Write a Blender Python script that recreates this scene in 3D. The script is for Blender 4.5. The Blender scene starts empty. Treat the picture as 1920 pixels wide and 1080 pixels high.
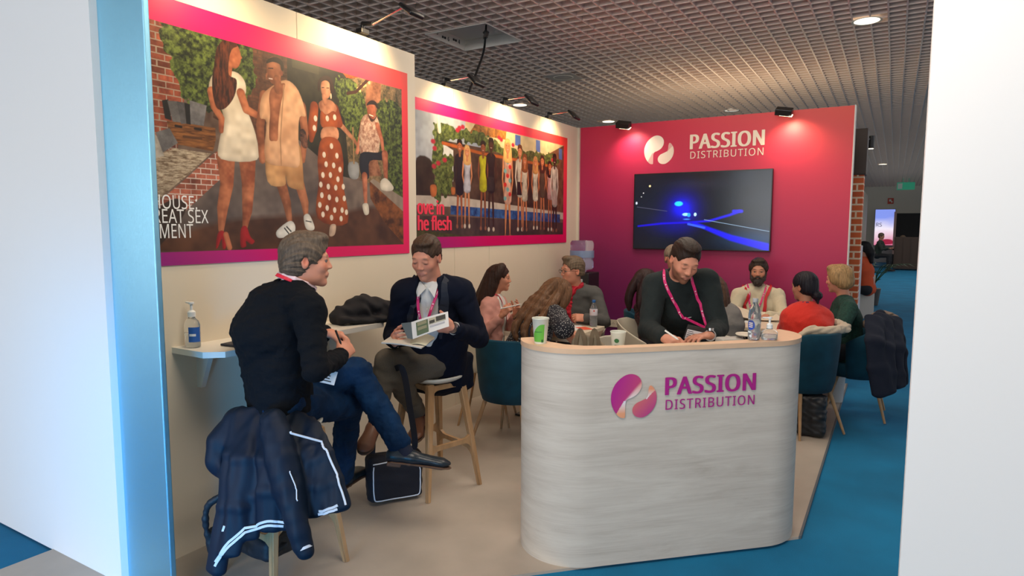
import bpy, bmesh, math, random
import numpy as np
from mathutils import Vector, Matrix
random.seed(7)
SC = bpy.context.scene
COL = SC.collection
R_ = math.radians

# ------------------------------------------------------------ camera, world, exposure, large lights
cd = bpy.data.cameras.new('camera'); cam = bpy.data.objects.new('camera', cd); COL.objects.link(cam)
CAM_P = Vector((3.354, -7.236, 1.62)); YAW, PITCH, ROLL = 0.535, 0.0949, 0.0025
_f = Vector((-math.sin(YAW)*math.cos(PITCH), math.cos(YAW)*math.cos(PITCH), -math.sin(PITCH)))
_r = Vector((math.cos(YAW), math.sin(YAW), 0)); _u = _r.cross(_f)
_r2 = _r*math.cos(ROLL)+_u*math.sin(ROLL); _u2 = -_r*math.sin(ROLL)+_u*math.cos(ROLL)
cam.matrix_world = Matrix(((_r2.x,_u2.x,-_f.x,CAM_P.x),(_r2.y,_u2.y,-_f.y,CAM_P.y),(_r2.z,_u2.z,-_f.z,CAM_P.z),(0,0,0,1)))
cd.sensor_width = 36; cd.lens = 36*1206.24/1920; cd.clip_start = .05; cd.clip_end = 200
SC.camera = cam
SC.view_settings.view_transform = 'Standard'; SC.view_settings.look = 'None'
SC.view_settings.gamma = 1; SC.view_settings.exposure = 0.05
try: SC.view_settings.use_curve_mapping = False
except Exception: pass
w = bpy.data.worlds.new('hall_daylight'); SC.world = w; w.use_nodes = True
w.node_tree.nodes['Background'].inputs[0].default_value = (1.0, .95, .90, 1)
w.node_tree.nodes['Background'].inputs[1].default_value = 1.65

def lamp(name, typ, loc, energy, color=(1,1,1), aim=None, size=.3, spot=None, blend=.6, size_y=None):
    l = bpy.data.lights.new(name, typ); l.energy = energy; l.color = color
    if typ == 'AREA':
        l.size = size
        if size_y: l.shape = 'RECTANGLE'; l.size_y = size_y
    elif typ in ('POINT','SPOT'): l.shadow_soft_size = size
    if typ == 'SPOT': l.spot_size = R_(spot or 60); l.spot_blend = blend
    o = bpy.data.objects.new(name, l); COL.objects.link(o); o.location = loc
    if aim is not None:
        o.rotation_euler = (Vector(aim)-Vector(loc)).to_track_quat('-Z','Y').to_euler()
    return o
# daylight from the glazed hall front behind the photographer
lamp('daylight_from_hall_front', 'AREA', (1.0,-13.0,2.2), 250, (.92,.96,1.0), aim=(1.0,-5,1.0), size=6, size_y=3)
lamp('added_blue_spot', 'SPOT', (1.9,-7.5,.30), 190, (.0,.42,1.0), aim=(.52,-5.6,.45), size=.35, spot=58, blend=.8)  # added blue spot for an unseen source, tints the post and low wall
lamp('hall_ceiling_light', 'AREA', (2.6,-5.6,3.5), 75, (1.0,.88,.74), aim=(3.0,-4.2,0), size=1.6, size_y=1.6)
lamp('hall_ceiling_light', 'AREA', (1.9,-2.2,3.52), 70, (1.0,.86,.70), aim=(1.9,-2.4,0), size=2.4, size_y=2.4)
lamp('hall_ceiling_light', 'AREA', (5.2,2.5,3.5), 60, (.95,.95,1.0), aim=(5.2,2.5,0), size=2.4, size_y=5)
lamp('hall_ceiling_light', 'AREA', (4.5,15,3.5), 160, (1.0,.93,.84), aim=(4.5,15,0), size=4, size_y=12)

# ------------------------------------------------------------ materials
MATS = {}
def mat(name, col=(.5,.5,.5), rough=.6, metal=0, bump=0, bscale=60, var=0, vscale=8, spec=.5, emit=None, estr=0,
        trans=0, ior=1.45, attr=None, sheen=0, coat=0, sss=0, stretch=None, alpha=1):
    if name in MATS: return MATS[name]
    m = bpy.data.materials.new(name); m.use_nodes = True; nt = m.node_tree; N = nt.nodes; L = nt.links
    b = N['Principled BSDF']
    b.inputs['Base Color'].default_value = (*col,1); b.inputs['Roughness'].default_value = rough
    b.inputs['Metallic'].default_value = metal; b.inputs['Specular IOR Level'].default_value = spec
    b.inputs['Transmission Weight'].default_value = trans; b.inputs['IOR'].default_value = ior
    b.inputs['Sheen Weight'].default_value = sheen; b.inputs['Coat Weight'].default_value = coat
    b.inputs['Alpha'].default_value = alpha
    if sss:
        b.inputs['Subsurface Weight'].default_value = sss; b.inputs['Subsurface Radius'].default_value = (.012,.005,.003)
        b.inputs['Subsurface Scale'].default_value = 1
    if emit: b.inputs['Emission Color'].default_value = (*emit,1); b.inputs['Emission Strength'].default_value = estr
    tc = N.new('ShaderNodeTexCoord'); mp = N.new('ShaderNodeMapping'); L.new(tc.outputs['Object'], mp.inputs[0])
    if stretch: mp.inputs['Scale'].default_value = stretch
    src = None
    if attr:
        a = N.new('ShaderNodeVertexColor'); a.layer_name = attr; src = a.outputs[0]
        if emit: L.new(src, b.inputs['Emission Color'])
    if var:
        n = N.new('ShaderNodeTexNoise'); n.inputs['Scale'].default_value = vscale; n.inputs['Detail'].default_value = 5
        L.new(mp.outputs[0], n.inputs['Vector'])
        mr = N.new('ShaderNodeMapRange'); mr.inputs['From Min'].default_value = .3; mr.inputs['From Max'].default_value = .7
        mr.inputs['To Min'].default_value = 1-var; mr.inputs['To Max'].default_value = 1+var
        L.new(n.outputs['Fac'], mr.inputs['Value'])
        mx = N.new('ShaderNodeVectorMath'); mx.operation = 'SCALE'
        if src is not None: L.new(src, mx.inputs[0])
        else: mx.inputs[0].default_value = col
        L.new(mr.outputs[0], mx.inputs['Scale']); src = mx.outputs[0]
    if src is not None: L.new(src, b.inputs['Base Color'])
    if bump:
        n = N.new('ShaderNodeTexNoise'); n.inputs['Scale'].default_value = bscale; n.inputs['Detail'].default_value = 3
        L.new(mp.outputs[0], n.inputs['Vector'])
        bp = N.new('ShaderNodeBump'); bp.inputs['Strength'].default_value = bump; bp.inputs['Distance'].default_value = .01
        L.new(n.outputs['Fac'], bp.inputs['Height']); L.new(bp.outputs[0], b.inputs['Normal'])
    MATS[name] = m; return m

# ------------------------------------------------------------ object helpers
def tag(o, label=None, cat=None, group=None, kind=None):
    if label: o['label'] = label
    if cat: o['category'] = cat
    if group: o['group'] = group
    if kind: o['kind'] = kind
    return o
def empty(name, loc, label=None, cat=None, group=None, rz=0):
    o = bpy.data.objects.new(name, None); COL.objects.link(o); o.location = loc; o.rotation_euler = (0,0,rz)
    o.empty_display_size = .05
    return tag(o, label, cat, group)
def link(name, me, m=None, parent=None, smooth=False, world=True):
    """link mesh; verts are in world coordinates when world=True (parent at a pure translation)"""
    o = bpy.data.objects.new(name, me); COL.objects.link(o)
    if m is not None:
        for q in (m if isinstance(m,(list,tuple)) else [m]): me.materials.append(q)
    if smooth: me.shade_smooth()
    if parent is not None:
        if world:
            t = Vector((0,0,0)); p = parent
            while p is not None: t += p.location; p = p.parent
            me.transform(Matrix.Translation(-t))
        o.parent = parent
    return o
def ctr(o):
    """move a parentless mesh object's origin to the middle of its base"""
    me = o.data; n = len(me.vertices); a = np.empty(n*3, np.float32); me.vertices.foreach_get('co', a); a = a.reshape(-1,3)
    lo, hi = a.min(0), a.max(0); c = Vector(((lo[0]+hi[0])/2,(lo[1]+hi[1])/2,lo[2]))
    me.transform(Matrix.Translation(-c))
    o.location = o.location + c
    return o
def T(p): return Matrix.Translation(Vector(p))
def RZ(a): return Matrix.Rotation(a,4,'Z')
class MB:
    """mesh builder"""
    def __init__(s): s.b = bmesh.new()
    def box(s, c, d, rot=None, bevel=0, seg=2, mi=0):
        r = bmesh.ops.create_cube(s.b, size=1); vs = r['verts']
        M = T(c) @ (rot.to_4x4() if rot is not None else Matrix.Identity(4)) @ Matrix.Diagonal((*d,1))
        bmesh.ops.transform(s.b, matrix=M, verts=vs)
        fs = {f for v in vs for f in v.link_faces}
        if bevel:
            es = list({e for v in vs for e in v.link_edges})
            r = bmesh.ops.bevel(s.b, geom=es, offset=bevel, segments=seg, profile=.5, affect='EDGES')
            fs = set(r['faces']) | {f for f in fs if f.is_valid}
        for f in fs: f.material_index = mi
        return s
    def rod(s, a, b, ra, rb=None, n=16, mi=0, caps=True):
        rb = ra if rb is None else rb; a, b = Vector(a), Vector(b); d = b-a
        r = bmesh.ops.create_cone(s.b, cap_ends=caps, segments=n, radius1=ra, radius2=rb, depth=d.length)
        M = T((a+b)/2) @ d.to_track_quat('Z','Y').to_matrix().to_4x4()
        bmesh.ops.transform(s.b, matrix=M, verts=r['verts'])
        for f in {f for v in r['verts'] for f in v.link_faces}: f.material_index = mi
        return s
    def lathe(s, prof, c=(0,0,0), n=32, rot=None, mi=0):
        """prof: list of (r,z)"""
        M = T(c) @ (rot.to_4x4() if rot is not None else Matrix.Identity(4)); rings = []
        for r, z in prof:
            if r < 1e-5: rings.append([s.b.verts.new(M @ Vector((0,0,z)))])
            else: rings.append([s.b.verts.new(M @ Vector((r*math.cos(2*math.pi*i/n), r*math.sin(2*math.pi*i/n), z))) for i in range(n)])
        for A, B in zip(rings, rings[1:]):
            for i in range(n):
                j = (i+1) % n
                if len(A) == 1 and len(B) == 1: continue
                if len(A) == 1: f = s.b.faces.new((A[0],B[j],B[i]))
                elif len(B) == 1: f = s.b.faces.new((A[i],A[j],B[0]))
                else: f = s.b.faces.new((A[i],A[j],B[j],B[i]))
                f.material_index = mi
        return s
    def prism(s, pts, z0, z1, mi=0, M=None):
        M = M or Matrix.Identity(4)
        a = [s.b.verts.new(M @ Vector((x,y,z0))) for x,y in pts]; b = [s.b.verts.new(M @ Vector((x,y,z1))) for x,y in pts]
        fs = [s.b.faces.new(a[::-1]), s.b.faces.new(b)]
        n = len(pts)
        for i in range(n): fs.append(s.b.faces.new((a[i],a[(i+1)%n],b[(i+1)%n],b[i])))
        for f in fs: f.material_index = mi
        return s
    def tube(s, pts, r, n=10, mi=0, flat=None, closed=False):
        """tube along points; r number or list; flat=(w,t,normal) makes a flat strap"""
        pts = [Vector(p) for p in pts]; N = len(pts); rings = []
        isl = flat is not None and isinstance(flat[2], list); up = None if (flat is None or isl) else Vector(flat[2])
        prev = None
        for i, p in enumerate(pts):
            t = (pts[min(i+1,N-1)]-pts[max(i-1,0)]).normalized()
            if flat is None:
                if prev is None:
                    prev = t.orthogonal().normalized()
                a = (prev - t*prev.dot(t)).normalized(); prev = a; b = t.cross(a)
                rr = r[i] if isinstance(r,(list,tuple)) else r
                rings.append([s.b.verts.new(p+(a*math.cos(2*math.pi*k/n)+b*math.sin(2*math.pi*k/n))*rr) for k in range(n)])
            else:
                nn = Vector(flat[2][i]) if isl else Vector(up)
                b = t.cross(nn).normalized(); nn = b.cross(t).normalized(); w_, th = (flat[0][i] if isinstance(flat[0], list) else flat[0])/2, flat[1]/2
                rings.append([s.b.verts.new(p+b*x+nn*y) for x, y in ((-w_,-th),(w_,-th),(w_,th),(-w_,th))])
        m_ = len(rings[0])
        for A, B in zip(rings, rings[1:]):
            for k in range(m_): s.b.faces.new((A[k],A[(k+1)%m_],B[(k+1)%m_],B[k])).material_index = mi
        s.b.faces.new(rings[0][::-1]).material_index = mi; s.b.faces.new(rings[-1]).material_index = mi
        return s
    def mesh(s, name='m'):
        bmesh.ops.recalc_face_normals(s.b, faces=s.b.faces)
        me = bpy.data.meshes.new(name); s.b.to_mesh(me); s.b.free(); return me
    def build(s, name, m, parent=None, smooth=False, world=True, angle=None):
        o = link(name, s.mesh(name), m, parent, smooth or angle is not None, world)
        if angle is not None:
            try: o.data.set_sharp_from_angle(angle=R_(angle))
            except Exception: pass
        return o
def dup(root, loc, rz=None, label=None, group=None):
    r = root.copy(); COL.objects.link(r); r.location = loc
    if rz is not None: r.rotation_euler = (0,0,rz)
    if label: r['label'] = label
    if group: r['group'] = group
    for ch in list(root.children):
        c = ch.copy(); COL.objects.link(c); c.parent = r
        for g in list(ch.children):
            d = g.copy(); COL.objects.link(d); d.parent = c
    return r
FONTS = {}
def font(fn='NotoSansHebrew-Regular.woff2'):
    if fn not in FONTS:
        import os
        try: FONTS[fn] = bpy.data.fonts.load(os.path.join(bpy.utils.resource_path('LOCAL'),'datafiles','fonts',fn))
        except Exception: FONTS[fn] = None
    return FONTS[fn]
def text(name, s, M, width, height, bold=0, ext=.001, m=None, parent=None, spacing=1, merge=False):
    """text mesh fitted to width x height (cap height); local x along the text, y up; M places it"""
    cu = bpy.data.curves.new('t','FONT'); cu.body = s; cu.space_character = spacing
    f = font()
    if f: cu.font = f
    cu.extrude = 0; cu.resolution_u = 3
    o = bpy.data.objects.new('t', cu); COL.objects.link(o)
    dg = bpy.context.evaluated_depsgraph_get(); me = bpy.data.meshes.new_from_object(o.evaluated_get(dg))
    bpy.data.objects.remove(o)
    n = len(me.vertices); a = np.empty(n*3, np.float32); me.vertices.foreach_get('co', a); a = a.reshape(-1,3)
    lo, hi = a.min(0), a.max(0)
    a[:,0] = (a[:,0]-lo[0])/(hi[0]-lo[0])*width; a[:,1] = (a[:,1]-lo[1])/(hi[1]-lo[1])*height; a[:,2] = 0
    me.vertices.foreach_set('co', a.ravel())
    bm = bmesh.new(); bm.from_mesh(me)
    if bold:
        g0 = bm.verts[:]+bm.edges[:]+bm.faces[:]; B_ = bold*height
        for k, (dx, dy) in enumerate(((-1,0),(1,0),(-.6,.35),(.6,.35),(-.6,-.35),(.6,-.35))):
            r = bmesh.ops.duplicate(bm, geom=g0); bmesh.ops.translate(bm, vec=(dx*B_,dy*B_*.5,.00012*(k+1)), verts=[v for v in r['geom'] if isinstance(v, bmesh.types.BMVert)])
    if ext:
        r = bmesh.ops.extrude_face_region(bm, geom=bm.faces[:])
        bmesh.ops.translate(bm, vec=(0,0,ext), verts=[v for v in r['geom'] if isinstance(v, bmesh.types.BMVert)])
        bmesh.ops.recalc_face_normals(bm, faces=bm.faces)
    bmesh.ops.transform(bm, matrix=M, verts=bm.verts); bm.to_mesh(me); bm.free()
    if merge: return me
    return link(name, me, m, parent)
def frame(o, x, y):
    """matrix with origin o, x axis, y axis"""
    x = Vector(x).normalized(); z = x.cross(Vector(y)).normalized(); y = z.cross(x)
    return Matrix(((x.x,y.x,z.x,o[0]),(x.y,y.y,z.y,o[1]),(x.z,y.z,z.z,o[2]),(0,0,0,1)))

# ------------------------------------------------------------ blended-volume sculpting (distance field -> surface net)
def nrm(v): v = np.asarray(v,float); return v/(np.linalg.norm(v)+1e-12)
def V3(*a): return np.array(a,float)
class Sdf:
    def __init__(s, h=.006): s.h = h; s.ops = []; s.disps = []
    def _op(s, f, lo, hi, k, sub): s.ops.append((f, np.asarray(lo,float), np.asarray(hi,float), k, sub)); return s
    def cap(s, a, b, ra, rb=None, k=.015, sub=False):
        rb = ra if rb is None else rb; a = np.asarray(a,float); b = np.asarray(b,float); ba = b-a; L = max(ba@ba,1e-9)
        def f(x,y,z):
            px,py,pz = x-a[0],y-a[1],z-a[2]
            t = np.clip((px*ba[0]+py*ba[1]+pz*ba[2])/L,0,1)
            return np.sqrt((px-ba[0]*t)**2+(py-ba[1]*t)**2+(pz-ba[2]*t)**2)-(ra+(rb-ra)*t)
        return s._op(f, np.minimum(a-ra,b-rb), np.maximum(a+ra,b+rb), k, sub)
    def tube(s, pts, r, k=.012, sub=False):
        n = len(pts)
        rs = r if isinstance(r,(list,tuple)) else [r]*n
        for i in range(n-1): s.cap(pts[i],pts[i+1],rs[i],rs[i+1],k,sub)
        return s
    def ell(s, c, r, R=None, k=.015, sub=False):
        c = np.asarray(c,float); r = np.asarray(r,float); R = np.eye(3) if R is None else np.asarray(R,float)  # rows = local axes
        def f(x,y,z):
            px,py,pz = x-c[0],y-c[1],z-c[2]
            q = [px*R[i][0]+py*R[i][1]+pz*R[i][2] for i in range(3)]
            k0 = np.sqrt((q[0]/r[0])**2+(q[1]/r[1])**2+(q[2]/r[2])**2)
            k1 = np.sqrt((q[0]/r[0]**2)**2+(q[1]/r[1]**2)**2+(q[2]/r[2]**2)**2)+1e-9
            return k0*(k0-1)/k1
        e = np.sqrt(((R*r[:,None])**2).sum(0))
        return s._op(f, c-e, c+e, k, sub)
    def ec(s, a, b, side, wa, da, wb, db, k=.02, sub=False):
        a = np.asarray(a,float); b = np.asarray(b,float); l = np.linalg.norm(b-a)+1e-9; t_ = (b-a)/l
        sd = np.asarray(side,float); sd = nrm(sd-t_*(sd@t_)); n_ = np.cross(t_,sd)
        def f(x,y,z):
            px,py,pz = x-a[0],y-a[1],z-a[2]
            t = px*t_[0]+py*t_[1]+pz*t_[2]; tc = np.clip(t,0,l); h = tc/l
            w = wa+(wb-wa)*h; d = da+(db-da)*h; m = np.minimum(w,d)
            u = (px*sd[0]+py*sd[1]+pz*sd[2])/w; v = (px*n_[0]+py*n_[1]+pz*n_[2])/d
            q0 = np.sqrt(u*u+v*v+((t-tc)/m)**2); q1 = np.sqrt((u/w)**2+(v/d)**2+((t-tc)/(m*m))**2)+1e-9
            return q0*(q0-1)/q1
        r = max(wa,da,wb,db)
        return s._op(f, np.minimum(a,b)-r, np.maximum(a,b)+r, k, sub)
    def box(s, c, hf, R=None, r=.01, k=.01, sub=False):
        c = np.asarray(c,float); R = np.eye(3) if R is None else np.asarray(R,float); hf = np.asarray(hf,float)
        def f(x,y,z):
            px,py,pz = x-c[0],y-c[1],z-c[2]
            q = [np.abs(px*R[i][0]+py*R[i][1]+pz*R[i][2])-(hf[i]-r) for i in range(3)]
            return np.sqrt(sum(np.maximum(v,0)**2 for v in q))+np.minimum(np.maximum(np.maximum(q[0],q[1]),q[2]),0)-r
        e = (np.abs(R)*hf[:,None]).sum(0)
        return s._op(f, c-e, c+e, k, sub)
    def fold(s, amp, scale, seed=0, stretch=(1,1,1)):
        rg = np.random.RandomState(seed); K = rg.normal(size=(7,3)); K /= np.linalg.norm(K,axis=1)[:,None]
        K = K*rg.uniform(.6,1.7,7)[:,None]*(2*np.pi/scale)*np.asarray(stretch); ph = rg.uniform(0,6.28,7)
        def g(P):
            w_ = [np.sin(P@K[i]+ph[i]) for i in range(3)]; o = 0
            for i in range(3,7): o = o+np.sin(P@K[i]+ph[i]+1.6*w_[i%3])
            return amp*.5*o
        s.disps.append(g); return s
    def ripple(s, fn): s.disps.append(fn); return s
    def verts(s):
        h = s.h; add = [o for o in s.ops if not o[4]]
        lo = np.min([o[1] for o in add],0)-4*h-.012; hi = np.max([o[2] for o in add],0)+4*h+.012
        n = np.ceil((hi-lo)/h).astype(int)+1; BIG = .06
        F = np.full(n, BIG, np.float32)
        ax = [(lo[i]+h*np.arange(n[i])).astype(np.float32) for i in range(3)]
        for f, l, u, k, sub in s.ops:
            m = k+3*h+.004
            i0 = np.maximum(((l-m-lo)/h).astype(int),0); i1 = np.minimum(((u+m-lo)/h).astype(int)+2, n)
            if (i1 <= i0).any(): continue
            sl = tuple(slice(i0[i],i1[i]) for i in range(3))
            d = f(ax[0][sl[0]][:,None,None], ax[1][sl[1]][None,:,None], ax[2][sl[2]][None,None,:]).astype(np.float32)
            cur = F[sl]
            if sub:
                d = -d; hh = np.maximum(k-np.abs(cur-d),0)/max(k,1e-6); F[sl] = np.maximum(cur,d)+hh*hh*k*.25
            else:
                hh = np.maximum(k-np.abs(cur-d),0)/max(k,1e-6); F[sl] = np.minimum(cur,d)-hh*hh*k*.25
        if s.disps:
            idx = np.nonzero(np.abs(F) < .02)
            P = np.stack([ax[i][idx[i]] for i in range(3)],1).astype(float)
            F[idx] += sum(g(P) for g in s.disps).astype(np.float32)
        F[F == 0] = 1e-6
        S = F < 0
        c = [S[i:n[0]-1+i, j:n[1]-1+j, k_:n[2]-1+k_] for i in (0,1) for j in (0,1) for k_ in (0,1)]
        al = c[0] & c[1] & c[2] & c[3] & c[4] & c[5] & c[6] & c[7]; an = c[0]|c[1]|c[2]|c[3]|c[4]|c[5]|c[6]|c[7]
        act = an & ~al; ci = np.nonzero(act); nv = len(ci[0])
        ID = np.full(act.shape, -1, np.int32); ID[act] = np.arange(nv)
        acc = np.zeros((nv,3)); cnt = np.zeros(nv)
        corners = [(i,j,k_) for i in (0,1) for j in (0,1) for k_ in (0,1)]
        Fv = {c_: F[ci[0]+c_[0], ci[1]+c_[1], ci[2]+c_[2]] for c_ in corners}
        for c_ in corners:
            for d in range(3):
                if c_[d] == 0:
                    e = list(c_); e[d] = 1; e = tuple(e); A, B = Fv[c_], Fv[e]; mk = (A < 0) != (B < 0)
                    t = np.where(mk, A/np.where(mk, A-B, 1), 0)
                    p = np.tile(np.array(c_,float),(nv,1)); p[:,d] += t
                    acc[mk] += p[mk]; cnt[mk] += 1
        P = acc/np.maximum(cnt,1)[:,None] + np.stack(ci,1); P = lo + P*h
        quads = []
        for d in range(3):
            a1, a2 = [(1,2),(2,0),(0,1)][d]
            sl0 = [slice(1,n[i]-1) for i in range(3)]; sl1 = list(sl0); sl0[d] = slice(0,n[d]-1); sl1[d] = slice(1,n[d])
            A, B = S[tuple(sl0)], S[tuple(sl1)]
            ei = np.nonzero(A != B); ii = np.stack(ei,1); off = np.ones(3,int); off[d] = 0; ii = ii+off
            def cell(o1,o2):
                q = ii.copy(); q[:,a1] -= o1; q[:,a2] -= o2; return ID[q[:,0],q[:,1],q[:,2]]
            q = np.stack([cell(1,1),cell(0,1),cell(0,0),cell(1,0)],1)
            fl = ~A[ei]; q[fl] = q[fl][:,::-1]
            quads.append(q)
        Q = np.concatenate(quads); Q = Q[(Q >= 0).all(1)]
        return P, Q
    def build(s, name, m, parent=None, colfn=None, relax=1):
        P, Q = s.verts()
        for _ in range(relax):      # light Laplacian smoothing
            acc = np.zeros_like(P); cnt = np.zeros(len(P))
            for a in range(4):
                for b in ((a+1)%4,(a+3)%4):
                    for d in range(3): acc[:,d] += np.bincount(Q[:,a], weights=P[Q[:,b],d], minlength=len(P))
                    cnt += np.bincount(Q[:,a], minlength=len(P))
            P = .5*P+.5*acc/np.maximum(cnt,1)[:,None]
        me = bpy.data.meshes.new(name); nq = len(Q)
        me.vertices.add(len(P)); me.vertices.foreach_set('co', P.astype(np.float32).ravel())
        me.loops.add(nq*4); me.loops.foreach_set('vertex_index', Q.astype(np.int32).ravel())
        me.polygons.add(nq); me.polygons.foreach_set('loop_start', np.arange(0,nq*4,4,dtype=np.int32))
        me.update(); me.validate()
        if colfn is not None:
            C = np.ones((len(P),4),np.float32); C[:,:3] = colfn(P)
            at = me.color_attributes.new('Col','FLOAT_COLOR','POINT'); at.data.foreach_set('color', C.ravel())
        return link(name, me, m, parent, smooth=True)
def blend_cols(base, P, spots):
    """base colour plus soft spots (centre, radius, colour)"""
    C = np.tile(np.array(base,float),(len(P),1))
    for c, r, col, a in spots:
        d = np.linalg.norm((P-np.asarray(c))/np.asarray(r),axis=1); w_ = np.clip(1.5-d*1.5,0,1)[:,None]*a
        C = C*(1-w_)+np.array(col)*w_
    return C

# ------------------------------------------------------------ snapping helper
from mathutils.bvhtree import BVHTree
def snap(pts, objs, off=.003):
    """move points onto the nearest surface of objs, lifted along the normal"""
    out = []
    trees = []
    for o in objs:
        w_ = Vector((0,0,0)); p = o
        while p is not None: w_ += p.location; p = p.parent
        me = o.data; trees.append((BVHTree.FromPolygons([v.co+w_ for v in me.vertices],[tuple(f.vertices) for f in me.polygons])))
    for p in pts:
        best = None
        for t in trees:
            r = t.find_nearest(Vector(p))
            if r[0] is not None and (best is None or r[3] < best[2]): best = (r[0], r[1], r[3])
        out.append(best[0]+best[1]*off)
    return out

J_A = dict(pel=(0.953,-5.266,0.838), hpR=(1.033,-5.336,0.828), hpL=(0.873,-5.186,0.828), chest=(0.962,-5.285,1.146), neck=(1.013,-5.243,1.353), head=(1.061,-5.192,1.461), shR=(1.190,-5.312,1.263), shL=(0.828,-5.176,1.262), wrR=(1.177,-5.113,1.021), wrL=(1.051,-5.095,1.122), elR=(1.277,-5.357,1.019), knL=(1.014,-4.852,0.878), anL=(1.241,-4.756,0.522), toL=(1.445,-4.606,0.474), knR=(0.934,-4.827,0.684), anR=(0.759,-4.725,0.228), toR=(0.726,-4.595,0.097), elL=(0.838,-5.058,0.997))
J_B = dict(pel=(0.924,-4.096,0.804), hpR=(0.844,-4.126,0.794), hpL=(1.004,-4.066,0.794), chest=(0.985,-4.171,1.059), neck=(1.030,-4.237,1.282), head=(1.030,-4.289,1.444), shR=(0.909,-4.349,1.232), shL=(1.189,-4.159,1.240), wrR=(0.959,-4.500,0.977), wrL=(1.267,-4.354,1.058), knR=(0.904,-4.499,0.855), anR=(0.841,-4.527,0.519), knL=(0.926,-4.449,0.764), anL=(0.895,-4.207,0.478), toL=(0.966,-4.346,0.427), toR=(0.875,-4.630,0.460), elR=(0.795,-4.311,0.968), elL=(1.273,-4.111,0.967))
J_C = dict(pel=(0.477,-2.749,0.595), neck=(0.482,-2.697,1.037), head=(0.521,-2.658,1.188), shR=(0.498,-2.813,0.964), shL=(0.483,-2.587,0.971), wrR=(0.682,-2.885,0.911), wrL=(0.698,-2.701,0.899), elR=(0.537,-2.937,0.759), elL=(0.576,-2.607,0.748), chest=(0.480,-2.718,0.860), hpR=(0.510,-2.822,0.595), knR=(0.876,-2.714,0.500), anR=(0.921,-2.694,0.090), toR=(1.068,-2.629,0.030), hpL=(0.445,-2.676,0.595), knL=(0.770,-2.476,0.500), anL=(0.816,-2.456,0.090), toL=(0.962,-2.391,0.030))
J_D = dict(pel=(0.989,-3.205,0.590), neck=(1.107,-2.971,1.013), head=(1.175,-2.840,1.102), shR=(1.257,-3.062,0.974), shL=(0.954,-2.833,0.975), wrR=(1.454,-3.086,0.760), wrL=(1.197,-2.766,0.809), elR=(1.414,-3.244,0.909), elL=(0.990,-2.699,0.769), chest=(1.060,-3.065,0.844), hpR=(1.065,-3.230,0.590), knR=(1.191,-2.868,0.500), anR=(1.201,-2.819,0.090), toR=(1.233,-2.662,0.030), hpL=(0.914,-3.180,0.590), knL=(0.944,-2.785,0.500), anL=(0.954,-2.736,0.090), toL=(0.987,-2.580,0.030))
J_E = dict(pel=(0.793,-1.693,0.531), neck=(0.822,-1.794,1.048), head=(0.818,-1.871,1.217), shR=(0.698,-1.875,0.978), shL=(0.975,-1.709,0.994), wrR=(0.914,-2.181,0.750), wrL=(1.035,-2.044,0.813), elR=(0.740,-2.000,0.727), elL=(1.109,-1.808,0.764), chest=(0.811,-1.753,0.841), hpR=(0.737,-1.749,0.531), knR=(0.834,-2.205,0.500), anR=(0.849,-2.253,0.090), toR=(0.897,-2.406,0.030), hpL=(0.850,-1.636,0.531), knL=(1.018,-2.021,0.500), anL=(1.033,-2.069,0.090), toL=(1.081,-2.222,0.030))
J_G = dict(pel=(1.534,-1.713,0.604), neck=(1.502,-1.748,0.989), head=(1.503,-1.789,1.134), shR=(1.650,-1.901,0.920), shL=(1.379,-1.599,0.879), wrR=(1.735,-1.753,0.746), wrL=(1.659,-1.448,0.748), elR=(1.713,-1.961,0.694), elL=(1.505,-1.579,0.672), chest=(1.515,-1.734,0.835), hpR=(1.558,-1.789,0.604), knR=(1.934,-1.723,0.500), anR=(1.981,-1.708,0.090), toR=(2.134,-1.660,0.030), hpL=(1.510,-1.637,0.604), knL=(1.855,-1.475,0.500), anL=(1.903,-1.460,0.090), toL=(2.055,-1.412,0.030))
J_H = dict(pel=(1.565,-1.040,0.715), neck=(1.549,-1.061,1.135), head=(1.532,-1.109,1.323), shR=(1.445,-1.192,1.036), shL=(1.697,-0.985,1.032), wrR=(1.613,-1.351,0.808), wrL=(1.712,-1.293,0.808), elR=(1.451,-1.179,0.766), elL=(1.730,-1.056,0.774), chest=(1.556,-1.053,0.967), hpR=(1.485,-1.040,0.715), knR=(1.517,-1.452,0.500), anR=(1.527,-1.501,0.090), toR=(1.558,-1.658,0.030), hpL=(1.645,-1.040,0.715), knL=(1.777,-1.452,0.500), anL=(1.787,-1.501,0.090), toL=(1.818,-1.658,0.030))
J_I = dict(pel=(2.179,-2.027,0.647), neck=(2.162,-2.000,0.979), head=(2.125,-1.949,1.110), shR=(2.268,-2.002,0.922), shL=(2.053,-2.013,0.917), wrR=(2.217,-1.638,0.784), wrL=(2.029,-1.689,0.808), elR=(2.278,-1.841,0.741), elL=(1.996,-1.883,0.719), chest=(2.169,-2.011,0.846), hpR=(2.259,-2.027,0.647), knR=(2.309,-1.649,0.500), anR=(2.309,-1.599,0.090), toR=(2.309,-1.439,0.030), hpL=(2.099,-2.027,0.647), knL=(2.049,-1.649,0.500), anL=(2.049,-1.599,0.090), toL=(2.049,-1.439,0.030))
J_J = dict(pel=(2.219,-0.494,0.562), neck=(2.206,-0.486,1.018), head=(2.215,-0.544,1.192), shR=(2.049,-0.610,0.950), shL=(2.386,-0.470,0.946), wrR=(2.185,-0.898,0.786), wrL=(2.367,-0.848,0.793), elR=(2.017,-0.742,0.717), elL=(2.463,-0.633,0.745), chest=(2.211,-0.490,0.836), hpR=(2.139,-0.494,0.562), knR=(2.131,-0.912,0.500), anR=(2.136,-0.962,0.090), toR=(2.152,-1.121,0.030), hpL=(2.299,-0.494,0.562), knL=(2.391,-0.912,0.500), anL=(2.396,-0.962,0.090), toL=(2.412,-1.121,0.030))
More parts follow.
